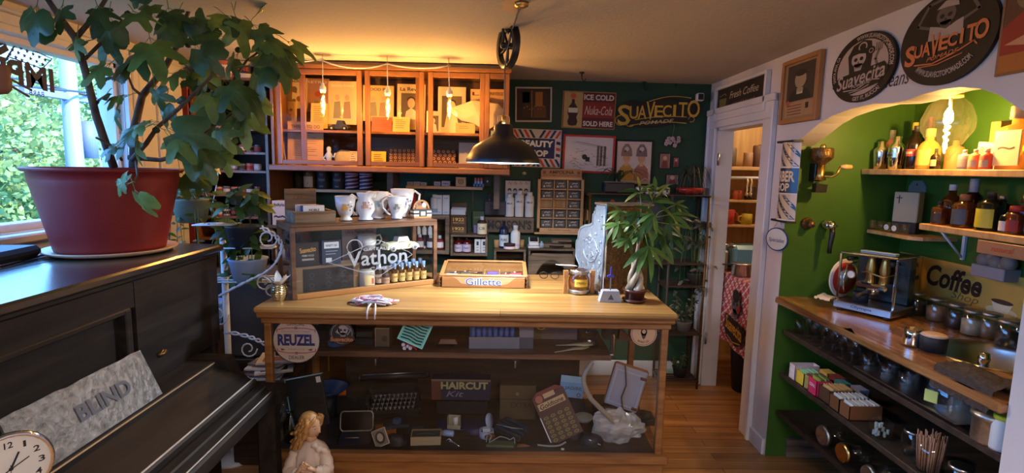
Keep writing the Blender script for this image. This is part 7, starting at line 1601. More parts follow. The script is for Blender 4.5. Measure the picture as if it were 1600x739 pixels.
oval('round_sign','black and white round sign with a skull and script, left of the larger round sign',1304,1405,pzz(1355,52)+.0,pzz(1355,158),po1)
def po2(b,r):
    w_ = C(170,155,145);d = C(12,9,9);o = C(205,118,70)
    skull(b,-r*.02,r*.50,r*.40,C(95,85,80),d,-.0008);b.flat([(-r*.36,r*.02),(-r*.34,r*.34),(-r*.16,r*.28),(0,r*.20),(r*.2,r*.30),(r*.34,r*.34),(r*.36,r*.0)],w_,-.0010);b.flat([(-r*.22,r*.66),(-r*.05,r*.80),(r*.2,r*.78),(r*.24,r*.62),(0,r*.66)],w_,-.0026)
    for s_ in (-1,1): b.line([(s_*r*.3,r*.28),(s_*r*.62,r*.42),(s_*r*.40,r*.82),(s_*r*.12,r*.86)],r*.06,C(95,85,80),-.0009)
    hs = [.50,.30,.34,.56,.32,.30,.32,.36,.42]
    for k,ch in enumerate('SUAVECITO'):
        x = r*(-.72+.18*k);b.text(ch,x,-r*.10+x*.10-(r*.04 if k == 0 else 0),r*(.06 if ch == 'I' else .19 if k not in (0,8) else .25),r*hs[k]*.95,o,-.003,.03)
    b.text('POMADE',0,-r*.36,r*.66,r*.09,o,-.003,.01,.3,slope=.1);b.line([(-r*.6,-r*.45),(-r*.2,-r*.5),(r*.3,-r*.36),(r*.6,-r*.22),(r*.66,-r*.3)],r*.03,o,-.003);b.line([(-r*.5,-r*.52),(-r*.1,-r*.54),(r*.4,-r*.42)],r*.02,o,-.003)
    b.text('WWW.SUAVECITOPOMADE.COM',0,0,r*1.25,r*.13,w_,-.003,.03,curve=(-r*.76,R(-88)))
oval('round_sign','largest round sign, black with orange script and a skeleton combing its hair',1411,1566,2.375-.005,pzz(1490,134)+.01,po2)
def pt3(b,w,h): b.rect(-w*.5,0,w*.5,h*.2,C(170,100,40),-.0002);b.flat([(-w*.5,h*.2),(-w*.5,h*.45),(-w*.1,h*.62),(w*.5,h*.5),(w*.5,h*.2)],C(150,45,35),-.0004);b.flat([(-w*.4,h*.3),(-w*.1,h*.36),(w*.4,h*.3),(w*.3,h*.22)],C(200,140,100),-.0006);b.disc(-w*.1,h*.75,w*.2,C(120,105,75),-.0006)
rwall('colour_poster','reddish poster at the right end of the wall beside the largest round sign','poster',1568,1680,2.35,2.03,pt3,C(150,105,60),.008,C(95,60,40),.01)
# barber sign on the pier and oval enamel sign
py_ = yr(1230,RX-.03,1.7);t = thing('barber_shop_sign','curved striped metal BARBER SHOP sign hung on the white pier','sign',(RX-.002,py_,1.44),R(-90));w,h = .17,.43
b = MB();r = .10;nv,cr = C(22,48,78,.3),C(205,180,140,.3)
def curved(x0,x1,z0,z1,mat,dz=0,off=0,n=8):
    vs = []
    for i in range(n+1): x = x0+(x1-x0)*i/n;y = -math.sqrt(max(0,r*r-x*x))+.045-off;vs += [(x,y,z0+dz*i/n),(x,y,z1+dz*i/n)]
    b.add(vs,[(2*i,2*i+2,2*i+3,2*i+1) for i in range(n)],mat,True)
curved(-w/2,w/2,0,h,cr)
vs = []
curved(-w/2,w/2,.15,.29,nv,off=.001)
for z0 in (.005,.295):
    for k in range(3):
        xa = -w/2+k*.06-.02
        for (c_,o_,wd) in ((nv,0,.022),):
            vs = [];
            for i in range(9): u = i/8;x = xa+u*.11;zz_ = z0+.135-.13*u;
            for i in range(8):
                u0,u1 = i/8,(i+1)/8;q = []
                for (u,dx) in ((u0,0),(u0,wd),(u1,wd),(u1,0)): x = max(-w/2,min(w/2,xa+u*.11+dx));q.append((x,-math.sqrt(r*r-x*x)+.044,z0+.135-.13*u))
                b.add(q,[(0,1,2,3)],c_,True)
for z in (0,.148,.292,h-.004): curved(-w/2,w/2,z,z+.005,C(225,215,200),off=.0015)
def ctext(s,zc,tw,th):
    vs,fs = text_geo(s,.03,0);x0 = min(v[0] for v in vs);x1 = max(v[0] for v in vs);z0 = min(v[1] for v in vs);z1 = max(v[1] for v in vs);o = []
    for a,c_ in vs: x = ((a-x0)/(x1-x0)-.5)*tw;o.append((x,-math.sqrt(r*r-x*x)+.043,zc+((c_-z0)/(z1-z0)-.5)*th))
    b.add(o,fs,C(225,200,160))
ctext('BARBER',.245,.15,.06);ctext('SHOP',.185,.11,.045)
b.build('panel',t)
for z in (-.012,h): b = MB();b.box(-w/2-.004,w/2+.004,-.056,.0,z,z+.012,C(40,30,28),.002);b.build('end_cap',t)
t = thing('oval_enamel_sign','small oval white sign lettered Specialist on the white pier','sign',(RX-.03,yr(1214,RX-.03,1.35),aX(1214,372,RX).z),R(-75));b = MB();rx_,rz_ = .085,.068;b.disc(0,0,rx_,C(35,60,110,.3),0,rz_,36,.006);b.disc(0,0,rx_*.92,C(205,205,200,.3),-.0006,rz_*.9);b.text('Specialist',0,-.008,rx_*1.4,rz_*.42,C(35,60,110),-.0012,.01,.2);b.build('plate',t)
b = MB();b.tube([(-.03,.004,rz_),(0,.01,rz_+.05),(.03,.004,rz_)],.0015,'steel',5);b.build('wire',t)
# ================================================================ COFFEE ALCOVE
ZC = .99
t = thing('alcove_worktop','long wooden worktop across the coffee alcove with a round sink','worktop',(RX-.02,0,ZC));sy,sxc,sr = 2.06,1.99,.21
b = MB();X0,X1,Y0_,Y1_ = 0,AX-RX+.018,AY0+.002,AY1-.006
n = 32;ring_ = [(sxc-RX+.02+sr*math.cos(2*PI*k/n),sy+sr*math.sin(2*PI*k/n)) for k in range(n)]
bd = []
for (x,y) in ring_:
    dx,dy = x-(sxc-RX+.02),y-sy;ts = [((X1 if dx > 0 else X0)-(sxc-RX+.02))/dx if abs(dx) > 1e-6 else 9e9,((sy+.35 if dy > 0 else sy-.35)-sy)/dy if abs(dy) > 1e-6 else 9e9];k_ = min(ts);bd.append((sxc-RX+.02+dx*k_,sy+dy*k_))
wm = MATS['walnut_top'] = wood('walnut_top',(.16,.06,.018),(.42,.20,.07),.22,(20,2,20),.05,coat=.5)
for z,fl_ in ((0,1),): 
    vs = [(x,y,z) for x,y in ring_]+[(x,y,z) for x,y in bd];b.add(vs,[(i,(i+1) % n,(i+1) % n+n,i+n) for i in range(n)],wm)
for cxx in ((X0,sy+.35),(X1,sy+.35),(X0,sy-.35),(X1,sy-.35)): pass
cor = [(X1,sy+.35),(X0,sy+.35),(X0,sy-.35),(X1,sy-.35)]
for c_ in cor:
    d_ = sorted(range(n),key=lambda i: (bd[i][0]-c_[0])**2+(bd[i][1]-c_[1])**2)[:2]
    for i in d_: b.add([(bd[i][0],bd[i][1],0),(bd[(i+1) % n][0],bd[(i+1) % n][1],0),(c_[0],c_[1],0)],[(0,1,2)],wm);b.add([(bd[i][0],bd[i][1],0),(bd[i-1][0],bd[i-1][1],0),(c_[0],c_[1],0)],[(0,1,2)],wm)
b.add([(X0,sy+.35,0),(X1,sy+.35,0),(X1,Y1_,0),(X0,Y1_,0)],[(0,1,2,3)],wm);b.add([(X0,Y0_,0),(X1,Y0_,0),(X1,sy-.35,0),(X0,sy-.35,0)],[(0,1,2,3)],wm)
b.box(X0-.004,X0+.03,Y0_,Y1_,-.038,-.0003,wm,.008);b.build('board',t)
b = MB();b.M = MT((sxc-RX+.02,sy,0));b.shell([(sr+.012,.001),(sr+.006,.005),(sr-.006,.003),(sr-.014,-.02),(sr-.03,-.13),(.03,-.145),(0,-.145)],'steel',40);b.lathe([(0,-.142),(.022,-.142),(.024,-.139),(0,-.139)],'chrome',16);b.build('sink',t)
b = MB();b.box(.02,X1,sy-.28,sy+.28,-.16,-.155,'steel');b.box(.05,X1,Y0_,Y0_+.02,-.99,-.03,'dark_wood');b.build('support',t)
# open shelves under the worktop
SX0,SX1 = RX+.03,AX-.02;SZL = {}
for k,z in enumerate((.80,.545,.31)):
    o = MB();o.box(0,SX1-SX0,0,AY1-.03-AY0-.02,-.028,0,'dark_wood',.003);o.build('open_shelf',loc=(SX0,AY0+.02,z),label='dark shelf board under the coffee worktop, %s of three' % ['uppermost','middle','lowest'][k],cat='shelf')
UZ = [.8006,.5456,.3106]
# stem glasses
t0 = None;rows = [(RX+.075,7),(RX+.15,7),(RX+.225,6)];c_n = 0
def goblet():
    b = MB();b.shell([(0,0),(.026,.001),(.026,.003),(.004,.008),(.0035,.055),(.012,.065),(.028,.085),(.031,.11),(.027,.14)],'clear_glass',16);return b
def tumbler(): b = MB();b.shell([(0,.002),(.026,.002),(.030,.09),(.029,.09),(.025,.008),(0,.008)],'clear_glass',14);return b
onm = ['first','second','third','fourth','fifth','sixth','seventh','eighth','ninth','tenth']
pg = pt_ = None
for ri,(x,n_) in enumerate(rows):
    for k in range(n_):
        y = 2.93-.078*k-.02*ri;tum = (k == 0);lab = '%s in the %s row under the worktop, %s from the alcove corner' % ('straight tumbler' if tum else 'stemmed glass',['front','middle','back'][ri],onm[k])
        if tum:
            if pt_ is None: pt_ = tumbler().build('glass_tumbler',loc=(x,y,UZ[0]),label=lab,cat='glass',group='glasses on the upper open shelf')
            else: dup(pt_,(x,y,UZ[0]),label=lab)
        elif pg is None: pg = goblet().build('stemmed_glass',loc=(x,y,UZ[0]),label=lab,cat='glass',group='glasses on the upper open shelf')
        else: dup(pg,(x,y,UZ[0]),R(20*k),label=lab)
for k in range(6): dup(pt_,(RX+.08+.07*(k % 2),2.36-.06*k,UZ[0]),label='straight glass tumbler %s along the shelf between the stemmed glasses and the big jar' % onm[k])
def jar(name,label,x,y,z,r,h,mats=('clear_glass','steel'),fill=None,fh=.5,grp=None,lid=True,cat='jar',tag_=None):
    t = thing(name,label,cat,(x,y,z),group=grp);b = MB();b.shell([(0,.002),(r*.95,.002),(r,.01),(r,h*.78),(r*.82,h*.88),(r*.82,h*.95)],mats[0],20);b.build('glass',t)
    if fill: b = MB();b.lathe([(0,.005),(r*.92,.005),(r*.95,h*fh),(0,h*fh+.004)],fill,18);b.build('contents',t)
    if lid: b = MB();b.lathe([(r*.86,h*.88),(r*.87,h),(r*.7,h*1.01),(0,h*1.01)],mats[1],20);b.build('lid',t)
    if tag_: b = MB();b.box(-r*.9,-r*.2,-r*1.1,-r*1.05,h*.35,h*.7,tag_,.004);b.build('price_tag',t,rot=R(-60))
    return t
jar('storage_jar','large clear storage jar with steel lid and a green tag on the upper open shelf',RX+.10,1.93,UZ[0],.062,.135,tag_=C(190,200,110))
b = MB();b.lathe([(0,0),(.052,0),(.055,.01),(.055,.085),(.062,.09),(.06,.105),(.03,.115),(0,.118)],'dull_silver',26);b.tube([(.03,0,.118),(0,0,.14),(-.03,0,.118)],.006,C(180,190,50),8);b.build('steel_canister',loc=(RX+.07,1.715,UZ[0]),label='dull steel canister with domed lid and yellow handle on the upper open shelf',cat='canister')
jar('yellow_lid_jar','white labelled container with yellow lid at the right end of the upper open shelf',RX+.06,AY0+.055+.01,UZ[0],.034,.12,(C(200,205,205),C(215,215,50)))
# teas
def tb(y,x,w,d,h,mat,label,name='tea_box',n_p=0,pc=None,txt=None,open_=True):
    t = thing(name,label,'tea box',(x,y,UZ[1]),R(-90));b = MB();b.box(-w/2,w/2,0,.003,0,h,mat);b.box(-w/2,w/2,d-.003,d,0,h,mat);b.box(-w/2,-w/2+.003,0,d,0,h,mat);b.box(w/2-.003,w/2,0,d,0,h,mat);b.box(-w/2,w/2,0,d,0,.003,mat)
    if txt: b.text(txt,0,h*.62,w*.7,h*.2,'paper_white',-.001,.02)
    b.build('box',t)
    for k in range(n_p): b = MB();b.box(-w*.44,w*.44,0,.006,0,h*.5,pc[k % len(pc)]);b.disc(0,h*.36,w*.2,'white_enamel',-.0006,h*.06,10) if pc[0] == MATS['paper_white'] else None;b.build('sachet',t,loc=(0,.01+k*(d-.02)/n_p,h*.62),rot=(R(-12),0,0))
XT = RX+.045;cy_ = [2.93]
def nx(w): cy_[0] -= w/2;y = cy_[0];cy_[0] -= w/2+.006;return y
tb(nx(.06),XT-.005,.06,.14,.085,C(215,195,200),'white tea box with pink print nearest the white pier',txt='tea')
tb(nx(.075),XT,.075,.10,.07,C(205,175,55),'yellow tea box with green sachets',n_p=6,pc=[C(120,170,130),C(150,190,160)])
tb(nx(.05),XT,.05,.10,.075,C(150,135,80),'olive tea box between the yellow and the pink box',n_p=5,pc=[C(110,40,50),C(90,110,50)])
tb(nx(.075),XT-.01,.075,.08,.085,C(205,45,90),'bright pink tea box with white lettering',n_p=4,pc=[C(150,155,60),C(60,110,60)],txt='CORAL')
tb(nx(.095),XT+.0,.095,.13,.075,C(92,62,40),'brown wooden tea box with orange edged sachets',n_p=8,pc=[C(205,165,110),C(190,140,80)])
tb(nx(.075),XT-.005,.075,.16,.07,C(120,78,44),'left tan tea box with a row of white sachets',n_p=8,pc=[MATS['paper_white'],C(200,190,175)])
tb(nx(.075),XT-.005,.075,.16,.07,C(124,80,46),'right tan tea box with a row of white sachets',n_p=8,pc=[MATS['paper_white'],C(200,190,175)])
for k,(dx,c_,lb) in enumerate(((.13,C(190,150,70),'tan packets row behind the yellow tea box'),(.14,C(120,40,30),'dark red packet row behind the olive tea box'),(.12,C(60,120,110),'teal packet row behind the pink tea box'),(.16,C(150,140,145),'grey packet row behind the brown wooden tea box'))):
    b = MB()
    for q in range(6): b.box(-.035,.035,q*.009,q*.009+.006,0,.075,c_,.001)
    b.build('packet_row',loc=(XT+dx,2.83-.075*k,UZ[1]),rot=R(-90),label=lb,cat='packets')
b = MB();
for k in range(14): b.shell([(.006,0),(.006,.02)],C(160,175,175,.2),8,(jit(.03),jit(.03),.002+.012*(k % 4)))
b.shell([(0,.001),(.045,.001),(.05,.07)],'clear_glass',18);b.build('glass_bowl',loc=(RX+.085,2.245,UZ[1]),label='clear bowl of small white things right of the tea boxes',cat='bowl')
b = MB();b.shell([(0,.001),(.04,.001),(.055,.13),(.053,.13)],'clear_glass',22)
rn = random.Random(6)
for k in range(70): a = rn.uniform(0,6.28);q = math.sqrt(rn.random())*.036;b.cyl((q*math.cos(a),q*math.sin(a),.004),(q*1.35*math.cos(a),q*1.35*math.sin(a),.13+rn.uniform(0,.03)),.0028,C(150,110,85),seg=5)
b.build('jar_of_stir_sticks',loc=(RX+.085,1.965,UZ[1]),label='clear tumbler packed with wooden stir sticks on the middle open shelf',cat='jar')
for k,(y,r_) in enumerate(((2.10,.04),(1.83,.045),(1.735,.04),(1.66,.036))): jar('glass_jar','clear jar with metal clip lid, %s along the middle open shelf' % ['behind the stir sticks','right of the stir sticks','second from the right','at the right end'][k],RX+.09+.03*(k == 0),y,UZ[1],r_,.10)
# lowest shelf: jars lying with round lids towards the room
for k,(px,py,c_) in enumerate(((1284,646,'dull_silver'),(1315,671,'brass'),(1355,693,'dull_silver'))):
    X_ = RX+.05;y = yr(px,X_,.37);rr = 16*(X_/ (X_)) * y/FPX*1.05;t = thing('lying_jar','jar lying on the lowest shelf with round %s lid, %s from left' % (['grey metal','golden','bright steel'][k],onm[k]),'jar',(X_,y,UZ[2]+rr*1.02),0)
    b = MB();b.M = MR(R(90),4,'Y') @ MR(R(0),4,'Z');b.lathe([(0,0),(rr*.85,0),(rr*.95,.004),(rr,.008),(rr,.02)],c_,28);b.ring(0,0,.1,.1,c_);
    b.shell([(rr*.9,-.003),(rr*.8,-.001),(rr*.4,-.002),(0,-.001)],c_,24);b.build('lid',t);b = MB();b.M = MR(R(90),4,'Y');b.shell([(rr*.94,.02),(rr,.03),(rr,.13),(0,.135)],'clear_glass',24);b.build('glass',t)
for k in range(4): jar('glass_jar','upright clear jar with steel lid, %s towards the right on the lowest shelf' % onm[k],RX+.10,2.12-.13*k,UZ[2],.05,.13)
# espresso machine
p = Vector((RX+.27,2.62,ZC+.001));ym0,ym1 = yr(1292,RX+.09,ZC),yr(1412,RX+.09,ZC)
p.y = (ym0+ym1)/2;t = thing('espresso_machine','chrome espresso machine with brass boilers on the alcove worktop','espresso machine',(1.86,2.66,ZC+.001),R(-60));w = .28;d = .22;h = .30
b = MB();b.box(-w/2,w/2,-.02,d,.012,.05,'steel',.004);b.text('Olympia',0,.032,.10,.018,C(70,70,75),-.0206,.01)
for x in (-w*.4,w*.4):
    for y in (.0,d-.03): b.cyl((x,y,0),(x,y,.014),.014,'black_matte')
b.build('drip_base',t)
b = MB();b.box(-w*.46,w*.46,.17,d,.05,h,'black_metal',.006);b.box(-w*.48,w*.48,-.0,d+.01,h,h+.012,'chrome',.004);b.box(-w*.30,w*.30,.09,.13,h+.012,h+.018,C(150,175,205,.2),.002);b.build('housing',t)
for s_ in (-1,1): b = MB();b.box(s_*w*.475-.003,s_*w*.475+.003,.0,d,.05,h,'pane');b.box(s_*w*.475-.006,s_*w*.475+.006,.0,.008,.05,h,'chrome',.002);b.build('side_panel',t)
for x in (-.035,.03): b = MB();b.lathe([(.022,.15),(.024,.155),(.020,.19),(.026,.22),(.017,.27),(.017,.285),(0,.29)],'brass',18,(x,.12,0));b.lathe([(.018,.283),(.019,.296),(0,.30)],'chrome',16,(x,.12,0));b.build('boiler',t)
b = MB();b.box(-.08,.07,.06,.18,.12,.155,'chrome',.01);b.cyl((-.0,.08,.10),(0,.08,.13),.03,'chrome');b.tube([(0,.06,.115),(0,-.03,.11),(0,-.075,.10)],[.010,.011,.014],'black_matte',10);b.build('group_head',t)
for k,s_ in enumerate((-1,1)): b = MB();b.tube([(s_*.10,.1,.25),(s_*.115,.04,.24),(s_*.12,.02,.16),(s_*.115,.03,.09)],.004,'chrome',8);b.tube([(s_*.10,.1,.27),(s_*.10,.02,.275)],[.008,.014],'black_matte',10);b.build('steam_wand',t)
b = MB();b.tube([(-.07,.1,.2),(-.02,.05,.215),(.05,.06,.195),(.10,.12,.22)],.004,'brass',8);b.ring(0,0,0,0,'brass');b.M = MT((-.09,.03,.19));b.ring(0,0,.018,.024,'chrome',0,20);b.disc(0,0,.02,'paper_white',.001);b.M = I4;b.build('pressure_gauge',t)
b = MB();b.lathe([(0,.0),(.035,.0),(.037,.05),(.034,.05),(0,.01)],C(24,36,52),20,(-.05,.07,.051));b.build('dark_cup',t)
b = MB();b.M = MR(R(90),4,'Y');b.lathe([(0,0),(.105,0),(.11,.006),(.105,.012),(0,.012)],C(215,210,200),36);b.lathe([(0,.0125),(.09,.0125),(.09,.014),(0,.014)],C(185,35,28),32);b.lathe([(0,.0142),(.05,.0142),(0,.0145)],C(220,215,210),24);b.build('round_tray',loc=(RX+.30,AY1-.10,ZC+.135),rot=(0,0,R(-70)),label='round red and white tray standing behind the espresso machine',cat='tray')
b = MB();rn = random.Random(9);vs = []
for j in range(8):
    for i in range(12): vs.append((-.055+.010*i,-.04+.011*j,.012+.02*abs(noise.noise(Vector((i*.5,j*.5,1))))+.012*math.sin(i*.9)**2))
b.add(vs,[(j*12+i,j*12+i+1,(j+1)*12+i+1,(j+1)*12+i) for j in range(7) for i in range(11)],C(205,195,185),True);b.build('white_rag',loc=(1.765,2.83,ZC+.03),rot=R(40),label='crumpled white rag lying on the left end of the espresso machine base',cat='rag')
b = MB();b.shell([(0,.002),(.033,.002),(.036,.01),(.031,.05),(.032,.075),(.030,.075),(.03,.01),(0,.006)],'chrome',28);b.tube([(.03,.01,.065),(.055,.015,.06),(.055,.015,.025),(.033,.01,.02)],.004,'chrome',8);b.build('milk_pitcher',loc=(RX+.12,yr(1424,RX+.12,ZC),ZC),label='small chrome milk pitcher right of the espresso machine',cat='pitcher')
b = MB();b.lathe([(0,0),(.045,0),(.048,.06),(.046,.062),(0,.058)],C(26,24,28),26);b.lathe([(.044,.062),(.05,.066),(.04,.072),(0,.072)],C(190,165,150),26);b.build('knock_box',loc=(RX+.16,yr(1457,RX+.16,ZC),ZC),label='black cylinder with pale rim beside the milk pitcher',cat='container')
b = MB();b.lathe([(0,0),(.017,0),(.02,.03),(.016,.05),(0,.052)],'chrome',18);b.build('chrome_shaker',loc=(RX+.22,yr(1536,RX+.22,ZC)+.0,ZC+.001),label='tiny chrome shaker at the far rim of the sink',cat='shaker')
for k,(px,X_) in enumerate(((1430,.47),(1462,.48),(1492,.48),(1518,.46),(1545,.50),(1572,.47),(1596,.52))):
    jar('spice_jar','clip lid glass jar under the yellow coffee sign, %s from left' % onm[k],RX+X_+.07,yr(px,RX+X_+.07,ZC),ZC,.045,.115,('clear_glass','dull_silver'),C([60,150,70,190,130,60,150][k],[40,110,45,165,95,40,120][k],[28,75,30,130,60,30,80][k]),.6,'clip lid jars on the worktop')
t = thing('coffee_sign','yellow Coffee Shop sign with a steaming cup behind the jars','sign',(AX-.012,(yr(1418,AX-.01,1.2)+yr(1592,AX-.01,1.2))/2,ZC+.055),R(-90));w = yr(1418,AX-.01,1.2)-yr(1640,AX-.01,1.2);h = .225
b = MB();b.box(-w/2,w/2,0,.01,0,h,C(200,160,75),.002);dk = C(60,28,20);b.M = MT((0,-.0012,0));b.text('Coffee',w*-.02,h*.62,w*.42,h*.50,dk,0,.03,.2);b.text('Shop',w*.08,h*.28,w*.2,h*.22,C(120,85,45),0,.0,.3);b.text('oC',-w*.38,h*.62,w*.17,h*.44,dk,0,.03,-.2);b.rect(-w*.285,0,-w*.28,h,C(150,110,50),-.0002)
b.disc(w*.33,h*.22,w*.10,C(215,195,150),-.0002,h*.10);b.flat([(w*.26,h*.42),(w*.40,h*.42),(w*.37,h*.2),(w*.29,h*.2)],C(225,210,175),-.0006);b.disc(w*.33,h*.42,w*.07,C(70,45,30),-.001,h*.05);b.build('panel',t)
# bunched towel by the sink
b = MB();vs = [];n,m2 = 20,12
for j in range(m2+1):
    for i in range(n+1): u,v = i/n,j/m2;vs.append((-.075+.17*v,-.11+.24*u,.012+.035*math.sin(PI*v)*(.7+.5*noise.noise(Vector((u*4,v*3,2))))+.01*noise.noise(Vector((u*12,v*9,5)))-(.07 if v == 0 else 0)))
b.add(vs,[(j*(n+1)+i,j*(n+1)+i+1,(j+1)*(n+1)+i+1,(j+1)*(n+1)+i) for j in range(m2) for i in range(n)],'dark_fabric',True);b.build('brown_towel',loc=(RX+.055,1.76,ZC+.001),label='bunched dark brown towel at the front edge of the sink',cat='towel')
# upper shelf of bottles, middle ledge, lower shelf
def ashelf(z,y0,y1,x0,label,th=.03): b = MB();b.box(0,AX-.002-x0,0,y1-y0,-th,0,'pine_v',.003);return b.build('pine_shelf',loc=(x0,y0,z),label=label,cat='shelf')
Z1,Z2,Z3 = 1.735,1.475,1.395;XA = 2.03
ashelf(Z1,AY0-.2,AY1-.004,XA,'long upper pine shelf of bottles in the alcove')
ashelf(Z2,AY0-.2,yr(1436,XA,Z2),XA,'lower pine shelf of dark bottles in the alcove')
y_a,y_b = yr(1430,XA+.05,Z3),AY1-.01
b = MB();b.prismz([(0,y_b-y_a-.02),(0,.05),(.04,0),(.218,0),(.218,y_b-y_a-.02)],-.018,0,'pine_v');b.build('small_ledge',loc=(XA+.05,y_a,Z3),label='small pine ledge with little glasses in the alcove corner',cat='shelf')
t = thing('shelf_bracket','white triangular bracket under the lower pine shelf','bracket',(AX-.002,yr(1507,AX-.02,Z2),Z2-.031));b = MB();b.box(-.15,0,-.008,.008,-.012,0,'white_enamel');b.box(-.012,0,-.008,.008,-.15,0,'white_enamel');b.tube([(-.13,0,-.01),(-.01,0,-.14)],.006,'white_enamel',6);b.build('arm',t)
b = MB();b.box(-.006,0,-.16,.16,0,.055,C(165,120,85),.002);b.M = MT((-.0075,0,.028)) @ MR(R(-90),4,'Z');b.text('natural',-.04,0,.10,.022,C(180,60,40),0,0,.3);b.build('wooden_sign_strip',loc=(XA-.001,yr(1585,XA,1.43),Z2-.09),label='brown wooden strip with red script below the lower pine shelf',cat='sign')
def ab(px,X_,z,hh,rr,prof,mat,label,cap=None,lab=None,txt=None,name='bottle',grp=None,sxy=1,lc=None):
    y = yr(px,X_,z+.03);t = thing(name,label,'bottle',(X_,y,z+.0006),R(-90),grp);b = MB();b.lathe([(rr*a,hh*q) for a,q in prof],mat,20,sy=sxy);b.build('body',t)
    if lab: b = MB();(wrap_patch(b,rr,hh*lab[0],hh*lab[1],-2.6,-.5,lab[2]) if sxy == 1 else b.box(-rr*.8,rr*.8,-rr*sxy-.002,-rr*sxy*.9,hh*lab[0],hh*lab[1],lab[2],.002));txt and (wrap_text(b,txt,rr+.001,hh*(lab[0]+lab[1])/2,rr*1.3,hh*.06,lc or C(60,40,30)) if sxy == 1 else b.text(txt,0,hh*(lab[0]+lab[1])/2,rr,hh*.05,lc or C(60,40,30),-rr*sxy-.003,.01));b.build('label',t)
    if cap: b = MB();b.lathe([(rr*cap[2],hh*cap[0]),(rr*cap[2],hh*.99),(rr*cap[2]*.9,hh),(0,hh)],cap[1],16);b.build('cap',t)
    return t
SH = [(0,0),(.75,0),(.8,.02),(1,.62),(.96,.70),(.5,.80),(.5,.98),(0,1)]
ab(1375,XA+.07,Z1,.155,.037,SH,'chrome','shorter chrome cocktail shaker at the left end of the upper shelf',name='cocktail_shaker')
ab(1399,XA+.06,Z1,.175,.039,SH,'chrome','taller chrome cocktail shaker next to the dark cream liqueur bottle',name='cocktail_shaker',lab=(.35,.5,'steel'),txt='MIX')
ab(1390,XA+.16,Z1,.22,.045,[(0,0),(1,0),(1,.6),(.5,.72),(.3,.8),(.3,1),(0,1)],C(190,120,90),'pinkish bottle with pale neck behind the two chrome shakers',cap=(.8,C(205,190,130),.35))
ab(1427,XA+.07,Z1,.22,.036,WINE,C(24,12,10,.2),'dark cream liqueur bottle with a red oval label',cap=(.86,'black_matte',.36),lab=(.30,.46,C(170,60,45)),txt='CREAM',lc=C(225,215,190))
ab(1424,XA+.17,Z1,.25,.034,WINE,C(40,20,10,.2),'dark bottle with a yellow neck band behind the cream liqueur',cap=(.84,C(200,165,60),.42))
ab(1447,XA+.17,Z1,.27,.034,WINE,C(34,16,12,.2),'tall dark wine bottle with brown foil on the upper shelf',cap=(.70,C(80,40,28),.40))
ab(1449,XA+.08,Z1,.20,.05,[(0,0),(.95,0),(1,.03),(1,.5),(.7,.64),(.34,.72),(.34,1),(0,1)],'yellow_liquid','rounded bottle of yellow liquid with a cork on the upper shelf',cap=(.80,C(215,165,95),.42),lab=(.1,.48,C(225,175,80)))
ab(1461,XA+.03,Z1,.10,.021,WINE,C(30,16,12,.2),'miniature dark bottle in front of the yellow liquid bottle',lab=(.15,.45,C(180,160,110)))
for k,(px,c_,lb) in enumerate(((1506,C(125,120,130),'grey'),(1523,C(215,125,60),'orange'),(1541,C(210,75,45),'red'))): ab(px,XA+.04,Z1,.088,.024,BOS,c_,lb+' miniature bottle under the big globe bulb',cap=(.85,C(200,185,160),.36),lab=(.12,.45,C(min(255,c_.diffuse_color[0]*0+150),140,130)),grp='miniature bottles under the globe bulb')
ab(1490,XA+.20,Z1,.15,.04,BOS,C(190,130,80),'pinkish ribbed bottle seen through the globe bulb')
ab(1582,XA+.08,Z1,.26,.075,[(0,0),(1,0),(1,.60),(.9,.68),(.34,.72),(.3,.84),(.3,1),(0,1)],'yellow_liquid','big square shouldered bottle with a wide cream label and cork',cap=(.80,C(225,190,140),.36),lab=(.06,.62,C(225,195,150)),txt='~',sxy=.45)
b = MB();b.box(-.055,.055,0,.035,0,.12,C(205,180,150),.002);b.text('818',-.01,.085,.06,.03,C(130,90,60),-.001,.02);b.text('blue',.0,.04,.05,.02,C(130,90,60),-.001,.01);b.build('number_card',loc=(XA+.11,yr(1540,XA+.12,Z1),Z1+.0006),rot=(0,R(6),R(-90)),label='pale card box with round numerals behind the miniature bottles',cat='box')
b = MB();b.box(-.025,.025,0,.05,0,.22,C(170,120,60),.003);b.build('wooden_block',loc=(XA+.2,yr(1546,XA+.2,Z1),Z1+.0006),rot=R(-90),label='upright wooden block behind the globe bulb',cat='block')
# globe bulb
gy = yr(1499,XA+.03,1.85);t = thing('globe_bulb','huge clear globe bulb with glowing filament hanging in the alcove','light bulb',(XA-.035,gy,Z1));rr = 40*gy*.90/FPX
gz = .035;gh = aX(1500,145,XA-.03).z-Z1-.02
b = MB();b.shell([(0,gz),(rr*.18,gz+.004),(rr*.55,gz+gh*.22),(rr*.95,gz+gh*.45),(rr*.97,gz+gh*.60),(rr*.75,gz+gh*.80),(rr*.42,gz+gh*.90),(rr*.38,gz+gh*.92)],'bulb_glass',36);b.build('bulb',t)
b = MB();b.lathe([(rr*.45,gz+gh*.90),(rr*.42,gz+gh*.99),(rr*.25,gz+gh*1.05),(0,gz+gh*1.05)],C(215,190,120,.3),24);b.tube([(0,0,gz+gh*1.04),(.01,.0,1.985-Z1)],.004,C(215,190,120),6);b.build('lamp_holder',t)
b = MB();pts = []
for k in range(60): a = k*.8;u = k/59;pts.append((.010*math.cos(a)*math.sin(PI*u)+.0,.010*math.sin(a)*math.sin(PI*u),gz+gh*(.12+.72*u)))
b.tube(pts,.0035,'filament_big',6);b.build('filament',t)
light('globe_glow','POINT',(XA-.035,gy,Z1+gz+gh*.5),15,(1,.60,.20),.02)
